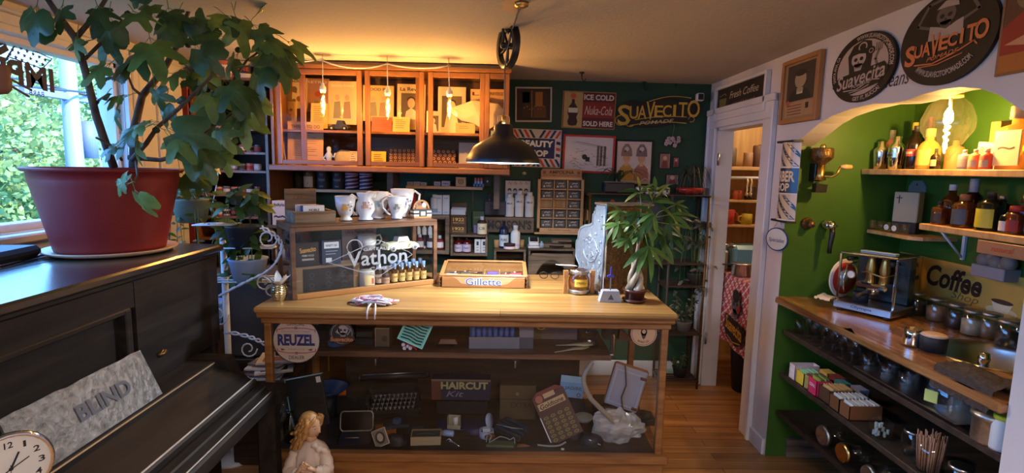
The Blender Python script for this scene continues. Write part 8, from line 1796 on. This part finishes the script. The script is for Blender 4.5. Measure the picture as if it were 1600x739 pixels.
# dark bottles on the lower shelf
for px,dx,hh,rr_,mat,pf,cap,lab,lb in (
 (1467,.05,.11,.032,'whisky',BOS,(.85,'black_matte',.34),(.1,.5,C(50,45,45)),'small square whisky bottle with black label at the left of the lower shelf'),
 (1484,.14,.19,.045,'whisky',WINE,(.85,C(200,205,205),.36),(.1,.4,C(90,50,40)),'whisky bottle with a pale stopper behind the small black labelled one'),
 (1504,.05,.15,.042,'whisky',BOS,(.80,C(150,95,55),.5),(.1,.55,C(70,80,95)),'bourbon bottle with a wooden stopper and blue grey label'),
 (1516,.14,.22,.04,C(50,14,14,.2),WINE,(.68,C(170,165,165),.46),(.1,.4,C(80,30,30)),'dark red bottle with a tall white foil top'),
 (1545,.06,.17,.048,C(26,28,20,.15),BOS,(.82,'clear_glass',.4),(.08,.55,C(205,190,50)),'dark bottle with a bold yellow figure label'),
 (1562,.13,.15,.04,C(40,26,14,.15),BOS,(.84,'steel',.35),(.1,.5,C(200,120,50)),'brown bottle with an orange label behind the yellow figure bottle'),
 (1574,.05,.10,.028,'clear_glass',BOS,None,(.1,.5,C(205,200,200)),'small clear bottle with a white label near the right shelf end'),
 (1586,.05,.115,.03,'red_glass',BOS,(.80,C(170,50,40),.8),(.1,.5,C(140,40,35)),'red square bottle with a red cap near the right shelf end'),
 (1598,.08,.16,.035,C(60,60,30),WINE,(.8,'brass',.4),(.1,.6,C(40,130,170)),'bottle with a blue and red label at the frame edge')):
    ab(px,XA+dx,Z2,hh,rr_,pf,mat,lb,cap,lab)
# book box with cross, tag, little glasses
t = thing('cross_book_box','cream box with a small black cross standing in the alcove corner','box',(XA+.13,yr(1410,XA+.13,Z3),Z3+.001),R(-58));b = MB();b.box(-.058,.058,.0,.07,.058,.22,C(190,172,140),.004);b.box(-.058,.058,.0,.07,.0,.058,C(60,45,35),.003);b.line([(-.032,.16),(-.032,.20)],.005,'black_matte',-.001);b.line([(-.045,.188),(-.019,.188)],.005,'black_matte',-.001);b.build('box',t)
b = MB();b.prism([(-.062,0),(.062,0),(.062,.03),(.035,.062),(-.032,.062),(-.062,.03)],0,.008,C(130,125,118));b.disc(0,.04,.006,'black_matte',-.001);b.build('tag_plaque',loc=(AX-.012,yr(1433,AX-.01,1.63),1.615),rot=R(-90),label='grey tag shaped plaque above the cross box',cat='plaque')
for k,(px,dx) in enumerate(((1363,.075),(1376,.075),(1389,.075),(1401,.075),(1413,.085),(1396,.15))):
    b = MB();b.shell([(0,.002),(.019,.002),(.020,.055),(.019,.055),(.0185,.01),(0,.008)],'clear_glass',14)
    if k in (2,3): b.disc(0,.028,.015,'paper_white',-.0215);b.disc(-.005,.03,.002,'black_matte',-.022)
    b.build('shot_glass',loc=(XA+dx,yr(px,XA+dx,Z3),Z3+.0006),rot=R(-80),label='%s shot glass on the small ledge%s' % (['first','second','third','fourth','fifth','rear'][k],' with a round white face' if k in (2,3) else ', clear'),cat='glass',group='shot glasses on the small ledge')
# small tissue box fixed to the wall
t = thing('tissue_box','small wall box overflowing with grey paper on the alcove back wall','paper box',(AX-.002,yr(1552,AX-.05,1.27),1.245),R(-90));b = MB();b.box(-.085,.085,-.08,0,0,.055,C(150,145,150),.003);b.build('box',t);b = MB()
for k in range(5): b.ball((-.055+.03*k,-.045+.01*(k % 2),.075+.012*math.sin(k*1.7)),.036,C(125,118,112),10,7,sy=.8)
b.build('paper',t)
# hand coffee grinder, bottle tap and doorknob on the alcove side wall
yw = AY1-.002;g = aY(1283,262,yw-.08)
t = thing('wall_coffee_grinder','bronze wall mounted hand coffee grinder with wooden crank','coffee grinder',(g.x,yw-.08,1.60));zt = aY(1283,233,yw-.08).z-1.60
b = MB();b.lathe([(0,.145),(.018,.145),(.02,.155),(.052,.185),(.056,.19),(.056,zt),(.05,zt+.006),(0,zt+.008)],'bronze',26);b.ball((0,0,zt+.012),.016,'brass',10,6);b.build('hopper',t)
b = MB();b.lathe([(0,.06),(.03,.07),(.018,.1),(.022,.15),(0,.15)],'brass',18);b.box(-.02,.02,.02,.08,.06,.16,'black_metal',.004);b.build('body',t)
b = MB();b.tube([(.02,-.01,.09),(.05,-.02,.088),(.07,-.03,.10),(.085,-.035,.14)],.006,'brass',8);b.build('crank',t);b = MB();b.tube([(.085,-.035,.143),(.11,-.035,.143),(.145,-.035,.143)],[.008,.014,.012],'pine',12);b.build('crank_handle',t)
b = MB();b.prism([(-.03,.0),(.03,.0),(.035,.045),(-.028,.05)],-.02,.02,'black_metal');b.build('catch_cup',t)
t = thing('bar_tap','chrome and black corkscrew tap fixed on the green side wall','tap',aY(1296,352,yw-.05));b = MB();b.M = MR(R(90),4,'X');b.cyl((0,0,-.048),(0,0,.02),.026,'chrome');b.ball((0,0,.02),.024,'chrome');b.M = I4;b.tube([(.0,-.02,0),(.035,-.03,.0)],[.008,.005],'chrome',8);b.build('head',t);b = MB();b.tube([(0,-.03,-.01),(0,-.035,-.05),(-.004,-.03,-.12),(-.004,-.028,-.155)],[.013,.014,.011,.012],'black_metal',12);b.build('handle',t)
b = MB();b.M = MR(R(90),4,'X');b.lathe([(.034,-.026),(.036,-.018),(.03,-.010),(.014,0),(.022,.02),(.018,.034),(0,.038)],'bronze',20);b.build('wall_knob',loc=aY(1264,350,yw-.027),label='round bronze knob on the green side wall left of the tap',cat='rosette')
# ================================================================ PANTRY THROUGH THE DOORWAY
t = thing('pantry_shelves','pine wall shelves of mugs and jars inside the pantry','shelf unit',(1.76,4.50,0));PZ = [1.75,1.47,1.26]
for z,th in zip(PZ,(.03,.02,.02)): b = MB();b.box(0,.95,0,.355,z-th,z,'pine',.002);b.build('shelf',t)
b = MB();b.cyl((.14,.02,1.655),(.9,.02,1.665),.012,'white_enamel');b.cyl((.14,.02,1.655),(.14,.35,1.655),.006,'white_enamel');b.build('rail',t)
YPn = 4.60
def pj(px,wpx,hpx,zi_,mat,label,name='jar',cat='jar',extra=None,Y=YPn):
    x = xw(px,Y,PZ[zi_]);r = wpx*F(Y)/2;h = hpx*F(Y);b = MB();b.lathe([(0,0),(r,0),(r,h*.95),(r*.9,h),(0,h)],mat,18);extra and extra(b,r,h);b.build(name,loc=(x,Y,PZ[zi_]+.0006),label=label,cat=cat)
pj(1141,16,28,0,C(110,95,80),'wide dim jar at the left of the top pantry shelf');pj(1168,14,22,0,C(165,130,105),'tan jar in the middle of the top pantry shelf');pj(1182,14,33,0,C(110,80,70),'tall brown jar on the top pantry shelf')
for k,(px,c_) in enumerate(((1192,C(170,165,70)),(1196,C(120,50,45)),(1200,C(165,70,60)),(1204,C(150,50,60)))): b = MB();b.box(-.009,.009,0,.12,0,.19-.006*k,c_,.001);b.box(-.008,.008,.002,.118,.004,.192-.006*k,'paper');b.build('cookbook',loc=(xw(px,YPn,1.8),YPn-.02,PZ[0]+.0006),label='%s book spine at the right of the top pantry shelf' % ['olive','dark red','pinkish red','crimson'][k],cat='book',group='books on the top pantry shelf')
def mughandle(s_,c_):
    def f(b,r,h): b.tube([(s_*r*.9,-.01,h*.8),(s_*r*1.5,-.015,h*.7),(s_*r*1.5,-.015,h*.35),(s_*r*.9,-.01,h*.2)],.006,c_,8)
    return f
pj(1138,17,23,2,C(195,60,50),'red mug with pale print on the lowest pantry shelf','red_mug','mug',mughandle(1,C(195,60,50)),4.56);pj(1165,18,17,2,C(210,180,60),'yellow mug on the lowest pantry shelf','yellow_mug','mug',mughandle(-1,C(210,180,60)),4.56);pj(1189,14,12,2,C(200,190,140),'cream cup at the right of the lowest pantry shelf','cream_cup','mug',None,4.56)
pj(1188,13,9,2,C(180,60,55),'red cup behind the cream cup','red_cup','mug',None,4.66);
for k,(px,c_,h_) in enumerate(((1132,C(190,170,110),8),(1151,C(185,90,70),14),(1171,C(60,40,45),20),(1188,C(90,130,120),24))): pj(px,15 if k < 3 else 12,h_,1,c_,'%s on the middle pantry shelf' % ['stack of pale saucers','small red and cream cup','dark pot full of cutlery','teal patterned vase'][k],['saucers','red_cup','cutlery_pot','teal_vase'][k],['saucers','cup','pot','vase'][k])
for k,px in enumerate((1168,1174)): b = MB();b.tube([(0,0,0),(.004,-.004,-.03),(0,0,-.06),(.004,0,-.10),(-.006,0,-.14),(.006,0,-.15),(.008,0,-.12)],.008,C(215,190,160),8);b.build('hanging_ladle',loc=(xw(px,4.50,1.65),4.50,1.652),label='%s pale utensil hanging from the pantry rail' % ['left','right'][k],cat='utensil',group='utensils on the pantry rail')
# table with houndstooth cloth
TX0,TX1,TY0,TY1,TZ = 1.775,2.45,3.50,4.48,.91
t = thing('pantry_table','small dark table inside the pantry','table',(TX0,TY0,0));b = MB();b.box(0,TX1-TX0,0,TY1-TY0,TZ-.03,TZ,'walnut',.003);b.build('table_top',t)
for x in (.02,.58):
    for y in (.02,.92): b = MB();b.box(x,x+.04,y,y+.04,0,TZ-.03,'dark_wood');b.build('leg',t)
ht = None
m,N,L,bs_ = _mat('houndstooth');tc = N.new('ShaderNodeTexCoord');mp = N.new('ShaderNodeMapping');mp.inputs['Rotation'].default_value = (R(0),0,0);ck = N.new('ShaderNodeTexChecker');ck.inputs['Scale'].default_value = 26;ck.inputs[1].default_value = (.45,.05,.06,1);ck.inputs[2].default_value = (.62,.55,.55,1);wv = N.new('ShaderNodeTexWave');wv.inputs['Scale'].default_value = 18;wv.bands_direction = 'DIAGONAL';mx = N.new('ShaderNodeMix');mx.data_type = 'RGBA';mx.inputs[7].default_value = (.50,.07,.08,1)
cp_ = N.new('ShaderNodeMath');cp_.operation = 'GREATER_THAN';cp_.inputs[1].default_value = .72;L.new(tc.outputs['Object'],ck.inputs[0]);L.new(tc.outputs['Object'],wv.inputs[0]);L.new(wv.outputs['Fac'],cp_.inputs[0]);L.new(cp_.outputs[0],mx.inputs[0]);L.new(ck.outputs[0],mx.inputs[6]);L.new(mx.outputs[2],bs_.inputs['Base Color']);bs_.inputs['Roughness'].default_value = .8
b = MB();vs = [];n,m2 = 30,14;yl,yr2 = 4.46,3.52
for j in range(m2+1):
    for i in range(n+1):
        u = i/n;v = j/m2;hang = .53+.02*math.sin(u*9);vs.append((-.012-.02*v*(1+math.sin(u*22))*.6,0-(u*(yl-yr2)),TZ+.006-hang*v))
b.M = I4;b.add(vs,[(j*(n+1)+i,j*(n+1)+i+1,(j+1)*(n+1)+i+1,(j+1)*(n+1)+i) for j in range(m2) for i in range(n)],'houndstooth',True);b.add([(-.012,0,TZ+.006),(.1,0,TZ+.006),(.1,-(yl-yr2),TZ+.006),(-.012,-(yl-yr2),TZ+.006)],[(0,1,2,3)],'houndstooth')
b.M = MT((-.045,-.63,.68)) @ MR(R(-90),4,'Z');skull(b,0,.06,.14,C(95,85,85),C(25,20,20),0);b.disc(0,.12,.055,C(25,20,20),-.002,.05);b.disc(.05,.03,.03,C(130,40,40),-.002)
b.flat([(-.17,-.14),(-.15,-.04),(.15,-.08),(.17,-.2),(.05,-.25),(-.12,-.22)],C(35,22,22),-.003);b.text('Suavecita',0,-.12,.28,.10,C(215,160,50),-.004,.02,.1,slope=-.15);b.line([(-.10,-.2),(0,-.23),(.12,-.21)],.008,C(215,160,50),-.004)
b.build('houndstooth_cloth',loc=(TX0-.002,yl,0),label='red houndstooth cloth with skull print hanging over the pantry table',cat='cloth')
p = Vector((xw(1170,4.25,TZ+.08),4.25,TZ+.0075));t = thing('toaster','pale blue toaster on the pantry table','toaster',p,R(0));b = MB();w = 66*F(4.25);b.box(-w/2,w/2,-.09,.09,.012,.21,C(120,165,180,.3),.03);b.build('body',t);b = MB();b.box(-w*.36,w*.46,-.05,-.02,.205,.212,'black_matte');b.box(-w*.36,w*.46,.02,.05,.205,.212,'black_matte');b.box(-w*.5,w*.5,-.06,.06,.19,.208,'dull_silver',.006);b.build('slots',t);b = MB();b.cyl((0,-.092,.12),(0,-.0905,.12),.012,'black_matte');b.box(-.004,.004,-.094,-.09,.12,.165,'black_matte',.001);b.build('dial',t)
b = MB();b.box(-.03,.03,-.08,.08,0,.16,C(175,165,145,.4),.012);b.tube([(-.02,-.06,.16),(-.015,-.06,.2),(.02,-.06,.21),(.03,-.06,.17)],.009,'chrome',10);b.build('hand_mixer',loc=(xw(1126,4.28,TZ+.1)+.012,4.30,TZ+.0075),label='cream kitchen appliance with chrome loop left of the toaster',cat='appliance')
t = thing('cooking_pot','steel pot with lid knob in front of the toaster','pot',(xw(1158,4.02,TZ),4.02,TZ+.0075));b = MB();b.lathe([(0,0),(.07,0),(.075,.01),(.075,.09),(.082,.094),(.078,.10),(0,.10)],'steel',26);b.box(-.15,-.07,-.012,.012,.08,.09,'black_matte',.003);b.build('body',t);b = MB();b.lathe([(0,0),(.014,0),(.012,.03),(.018,.04),(.018,.05),(0,.052)],'pine',14,(.09,-.1,0));b.build('pepper_knob',t)
b = MB();b.shell([(0,.005),(.09,.005),(.12,.33),(.124,.335),(.115,.32),(.086,.01)],'black_matte',26);b.build('waste_bin',loc=(1.93,4.02,0),label='black waste bin on the floor under the cloth',cat='bin')
b = MB();b.box(-.07,.05,-.03,.03,.05,.09,'black_metal',.01)
for x in (-.05,.04): b.M = MT((x,0,.025)) @ MR(PI/2,4,'X');b.cyl((0,0,-.012),(0,0,.012),.025,'black_metal');b.M = I4
b.build('stool_castor',loc=(1.80,3.62,0),label='black castor foot on the floor by the doorway',cat='castor')
# ================================================================ WHITE WIRE PLANT STAND BY THE PIANO
wm_ = 'white_enamel';xs_,ys_ = xw(352,2.95,1.0),2.95
t = thing('white_plant_stand','white metal plant stand with twisted arms behind the piano end','plant stand',(xs_,ys_,0));b = MB();b.cyl((0,0,0),(0,0,aY(352,372,ys_).z),.017,wm_);b.lathe([(.12,0),(.11,.015),(.02,.03)],wm_,20);b.build('post',t)
def rel(px,py,Y): return aY(px,py,Y)-Vector((xs_,ys_,0))
def twist(P_,r_=.006):
    c_ = cr_(P_,14);o1 = [];o2 = []
    for i,p in enumerate(c_): a = i*.55;v = Vector((math.cos(a)*r_,math.sin(a)*r_,math.sin(a+1)*r_));o1.append(p+v);o2.append(p-v)
    return o1,o2
for P_ in ([(326,470,2.9),(350,458,2.85),(385,440,2.8),(415,425,2.78),(432,408,2.78),(440,385,2.8),(430,368,2.8),(408,355,2.82)],[(352,518,2.95),(385,525,2.85),(410,535,2.8),(430,548,2.78)]):
    b = MB();o1,o2 = twist([rel(*p) for p in P_]);b.tube(o1,.005,wm_,6);b.tube(o2,.005,wm_,6);b.build('twisted_arm',t)
b = MB()
for (cx_,cy_2,r0,Y) in ((418,372,16,2.8),(340,492,18,2.9),(412,440,14,2.8),(424,452,12,2.8),(388,545,14,2.85)):
    b.tube([rel(cx_+r0*(1-.05*k)*math.cos(k*.55),cy_2+r0*(1-.05*k)*math.sin(k*.55),Y) for k in range(15)],.0042,wm_,6)
b.build('scroll',t)
for (px0,px1,py,nr) in ((322,425,441,4),(345,425,388,3),(300,360,352,3)):
    b = MB();p0,p1 = rel(px0,py,2.85),rel(px1,py,2.85)
    for k in range(nr): d_ = Vector((0,.055*k,0));b.tube([p0+d_,p1+d_],.004,wm_,6)
    for q in (p0,p1,(p0+p1)/2): b.tube([q,q+Vector((0,.055*(nr-1),0))],.004,wm_,6)
    b.tube([p0+Vector((0,.03,0)),Vector((0,0,p0.z))],.004,wm_,6);b.build('wire_shelf',t)
def potshape(b,r,h,mat): b.lathe([(0,0),(r*.62,0),(r*.9,h*.80),(r*.92,h*.82),(r,h*.84),(r,h),(r*.93,h),(r*.85,h*.85),(0,h*.85)],mat,28)
def hangplant(name,label,px,pyb,Y,r,h,pot,n,L_,mats,seed,leaf,up,sp):
    p = aY(px,pyb,Y);t = trailing(name,label,px,Y,p.z+.0045,L_,n,mats,seed,pot,sp,up=up,leaf=leaf,ph=h);return t
hangplant('potted_plant','plant in a pale blue ribbed plastic pot on the lower wire shelf',389,441,2.91,.09,.13,C(150,180,225),5,.12,['leaf_dark','leaf_bright'],11,.045,.16,.10)
hangplant('calathea','patterned leaf plant in a dark blue pot on the middle wire shelf',382,388,2.91,.09,.12,C(30,38,52),7,.12,['leaf_bright','leaf_dark','leaf_dull'],12,.05,.2,.10)
hangplant('ivy','trailing ivy in a grey hanging pot right of the red pot',300,348,3.0,.09,.13,C(110,125,110),18,.42,['leaf_dark','leaf_bright','leaf_dull'],13,.022,.10,.14)
b = MB();b.tube([(0,0,.0),(-.05,.0,.22),(-.05,0,.5)],.003,wm_,5);b.tube([(0,0,0),(.05,0,.2),(.06,0,.55),(0,0,CH-aY(330,330,3.3).z)],.003,wm_,5);b.build('macrame_hanger',loc=aY(330,330,3.3),label='pale looped plant hanger between the fig branches',cat='cord')
t = thing('potted_plant','small blue pot on the white stand just behind the piano corner','potted plant',aY(334,560,3.0));b = MB();potshape(b,.07,.16,C(110,155,215));b.build('pot',t,loc=(0,0,.18));b = MB();b.box(-.06,.06,-.06,.06,-aY(334,560,3.0).z,.18,'dark_wood');b.build('stand',t)
# speaker box / dark cupboard and heap of magazines behind
b = MB();b.box(-.24,.2,0,.32,0,.52,C(72,70,70),.006);p = aY(388,530,3.25);b.build('dark_cabinet_box',loc=(p.x,3.25,.50),label='dark square box behind the white stand, above the magazines',cat='box')
b = MB();b.box(-.34,.34,0,.42,0,.45,'dark_wood',.004);b.build('low_bench',loc=(p.x+.02,3.22,0.04),label='low dark bench under the dark square box',cat='bench');
for k in range(6):
    b = MB();b.box(-.10,.10,-.09,.09,0,.012,[C(190,200,215),C(120,110,110),C(205,205,205)][k % 3],.001);b.box(-.07,.07,-.07,.0,.0121,.0125,[C(60,60,70),C(170,120,90)][k % 2]);b.build('magazine',loc=(-1.33+.02*(k % 3),2.96+.015*k,.50+.0135*k),rot=R([8,-10,20,2,-15,12][k]),label='magazine on the pile left of the showcase, %s from the bottom' % ['first','second','third','fourth','fifth','sixth'][k],cat='magazine',group='magazine pile left of the showcase')
b = MB();b.box(-.16,.16,-.13,.13,0,.499,'dark_wood',.004);b.build('side_table',loc=(-1.325,3.0,0),label='dark side table carrying the pile of magazines',cat='table')
# ================================================================ STATUE IN FRONT OF THE SHOWCASE
sY = 2.27;hp2 = aY(484,664,sY);k_ = .152
t = thing('robed_statue','painted plaster statue of a robed long haired figure before the showcase','statue',(hp2.x,sY,0));HZ = hp2.z
def skin(name,verts,edges,radii,mat,parent,sub=2,roots=(0,)):
    me = bpy.data.meshes.new(name);me.from_pydata(verts,edges,[]);o = bpy.data.objects.new(name,me);col.objects.link(o);m1 = o.modifiers.new('s','SKIN');
    for i,r_ in enumerate(radii): me.skin_vertices[0].data[i].radius = (r_,r_) if not isinstance(r_,tuple) else r_;me.skin_vertices[0].data[i].use_root = i in roots
    m1.use_smooth_shade = True;m2_ = o.modifiers.new('u','SUBSURF');m2_.levels = m2_.render_levels = sub;bpy.context.view_layer.update();dg = bpy.context.evaluated_depsgraph_get();nm = bpy.data.meshes.new_from_object(o.evaluated_get(dg));o.modifiers.clear();o.data = nm;nm.materials.clear();nm.materials.append(MATS[mat]);[setattr(p_,'use_smooth',True) for p_ in nm.polygons];o.parent = parent;return o
# robe: lathe with folds, tilted shoulders
b = MB();prof = [(.0,.0),(.125,.0),(.128,.06),(.118,.14),(.112,HZ-.20),(.108,HZ-.16),(.098,HZ-.125),(.080,HZ-.098),(.045,HZ-.078),(.026,HZ-.066),(.024,HZ-.05)];seg = 72;vs = [];fs = [];n = len(prof)
for i in range(seg):
    a = 2*PI*i/seg
    for r_,z in prof: fo = 1+.085*math.sin(a*11+z*14)*min(1,max(0,(HZ-.09-z)*9))+.04*math.sin(a*23+z*30)*min(1,max(0,(HZ-.09-z)*9));vs.append((r_*fo*.78*math.cos(a)+.004,r_*fo*.68*math.sin(a),z))
for i in range(seg):
    j = (i+1) % seg
    for q in range(n-1): fs.append((i*n+q,j*n+q,j*n+q+1,i*n+q+1))
b.add(vs,fs,'statue_robe',True);b.build('robe',t)
# head turned to the right (+x) and a little down, profile towards the room
b = MB();vs = [];fs = [];n,m2 = 28,20;c_ = Vector((.006,-.004,HZ));rad = .045
for j in range(m2+1):
    f = PI*j/m2
    for i in range(n):
        a = 2*PI*i/n;d = Vector((math.cos(a)*math.sin(f),math.sin(a)*math.sin(f),math.cos(f)));x,y,z = d.x*.047,d.y*.037,d.z*.057;fr = max(0,d.x)
        if z < -.01: x *= 1-.10*(-z-.01)/.047;y *= 1-.28*(-z-.01)/.047
        cen = math.exp(-(d.y/.20)**2)*fr
        x += cen*(.013*math.exp(-((z+.008)/.009)**2)+.006*math.exp(-((z-.004)/.014)**2)+.005*math.exp(-((z+.028)/.004)**2)+.004*math.exp(-((z+.035)/.004)**2)+.007*math.exp(-((z+.050)/.008)**2)-.003*math.exp(-((z+.0315)/.002)**2))
        for s_ in (-1,1): x -= fr*.007*math.exp(-((d.y-s_*.38)/.16)**2-((z-.008)/.008)**2);x += fr*.003*math.exp(-((d.y-s_*.45)/.3)**2-((z+.015)/.012)**2)
        vs.append((x,y,z))
fs = [(j*n+i,(j+1)*n+i,(j+1)*n+(i+1) % n,j*n+(i+1) % n) for j in range(m2) for i in range(n)]
hm = MT(c_) @ MR(R(-28),4,'Z') @ MR(R(8),4,'Y');b.M = hm;b.add(vs,fs,'statue_skin',True)
for s_ in (-1,1): b.ball((.036,s_*.0145,.007),.0065,C(215,195,170,.3),10,6);b.ball((.0412,s_*.0155,.007),.0026,C(60,45,35,.3),8,5);b.tube([(.040,s_*.006,.016),(.040,s_*.015,.019),(.034,s_*.024,.016)],.0012,C(110,70,40),5)
b.tube([(.0405,-.010,-.031),(.0468,0,-.030),(.0405,.010,-.031)],[.0012,.0026,.0012],C(150,75,60),6)
b.M = I4;b.tube([c_+Vector((-.004,.004,-.03)),c_+Vector((-.002,.006,-.075))],[.021,.025],'statue_skin',14);b.build('head',t)
b = MB();rn = random.Random(21);b.M = hm;b.ball((-.012,0,.013),.047,'statue_hair',20,12,sy=.92,sz=1.0)
for k in range(26):
    a = rn.uniform(60,300);s0 = Vector((.035*math.cos(R(a)) if k > 6 else .018,.038*math.sin(R(a)),rn.uniform(.02,.05)));pts = [s0];ln = rn.uniform(.10,.17) if k % 3 else .07
    for q in range(1,12): u = q/11;pts.append(Vector((s0.x*(1+.1*u)-.045*u*u+.007*math.sin(q*1.5+k),s0.y*1.12+.006*math.cos(q*1.7+k)*1.0-.01*u,s0.z-ln*u)))
    b.tube(pts,[.006+.005*math.sin(PI*min(1,q/9)) for q in range(12)],'statue_hair',7)
for s_ in (-1,1): b.tube([(.028,s_*.004,.050),(.030,s_*.020,.038),(.020,s_*.034,.018),(.004,s_*.040,-.008),(-.006,s_*.040,-.04)],[.006,.009,.010,.010,.008],'statue_hair',8)
b.M = I4;b.build('hair',t)
# sleeves and hands crossed on the chest
def V3(*a): return (a[0],a[1],HZ+a[2])
sl = [([V3(-.055,-.02,-.115),V3(-.072,-.055,-.18),V3(-.045,-.085,-.185),V3(-.026,-.098,-.168)],[.026,.030,.026,.018]),([V3(.065,-.02,-.115),V3(.088,-.05,-.17),V3(.072,-.082,-.172),V3(.055,-.096,-.158)],[.026,.030,.026,.018])]
for P_,r_ in sl: b = MB();q = cr_(P_,6);b.tube(q,[r_[min(3,int(i/6))]*(1-(i % 6)/6)+r_[min(3,int(i/6)+1)]*((i % 6)/6)+.0022*math.sin(i*2.2) for i in range(len(q))],'statue_robe',18);b.build('sleeve',t)
for s_,w0,kn in ((1,Vector(V3(-.026,-.100,-.165)),Vector(V3(.004,-.108,-.135))),(-1,Vector(V3(.055,-.098,-.155)),Vector(V3(.026,-.114,-.133)))):
    b = MB();dr = (kn-w0).normalized();side = dr.cross(Vector((0,-1,0))).normalized()
    b.tube([w0-dr*.015,w0,(w0+kn)/2,kn],[.0105,.0105,.014,.013],'statue_skin',12,flat=.62)
    for q in range(4): o_ = side*(-.0105+.007*q);l_ = [.024,.030,.028,.021][q];e = kn+o_*1.15;b.tube([kn+o_-dr*.004,e+dr*l_*.5+Vector((0,-.003,0)),e+dr*l_+Vector((0,.002,0))],[.0042,.0038,.0028],'statue_skin',8)
    m_ = (w0*.6+kn*.4);b.tube([m_-side*.009*s_*-1,m_+side*.018*s_+dr*.010,m_+side*.021*s_+dr*.022],[.0048,.0042,.003],'statue_skin',8);b.build('hand',t)
# scarf over the far shoulder
b = MB();q = cr_([V3(.026,-.030,-.075),V3(.046,-.042,-.088),V3(.070,-.035,-.10),V3(.092,-.03,-.14),V3(.090,-.06,-.22),V3(.06,-.085,-.28),V3(.03,-.09,-.40)],6);b.tube(q,[.013+.004*math.sin(i*1.1) for i in range(len(q))],'statue_robe',10);q = cr_([V3(-.01,-.108,-.20),V3(.02,-.115,-.27),V3(.01,-.108,-.42)],6);b.tube(q,.012,'statue_robe',8);b.build('drape',t)
# brown rounded lantern at the left frame edge
p = aX(-5,122,-1.25);
t = thing('hanging_lantern','brown wrapped cylinder hanging at the left frame edge before the window','hanging ornament',p);t.scale = (.6,.6,1);b = MB();b.lathe([(0,-.04),(.03,-.036),(.044,-.026),(.046,.0),(.042,.006),(.046,.012),(.042,.032),(0,.036)],C(120,85,75),24);b.build('body',t);b = MB();b.tube([(0,0,.05),(.0,0,CH-p.z)],.012,C(110,80,70),10);b.build('rod',t)
t = thing('pantry_lamp','small round lamp on the pantry ceiling','lamp',(2.35,4.15,CH-.001));b = MB();b.lathe([(0,-.05),(.06,-.045),(.08,-.01),(.08,0)][::-1],'lamp_warm',20);b.build('shade',t)
light('pantry_glow','POINT',(2.3,4.1,CH-.12),9,(1,.74,.42),.06)
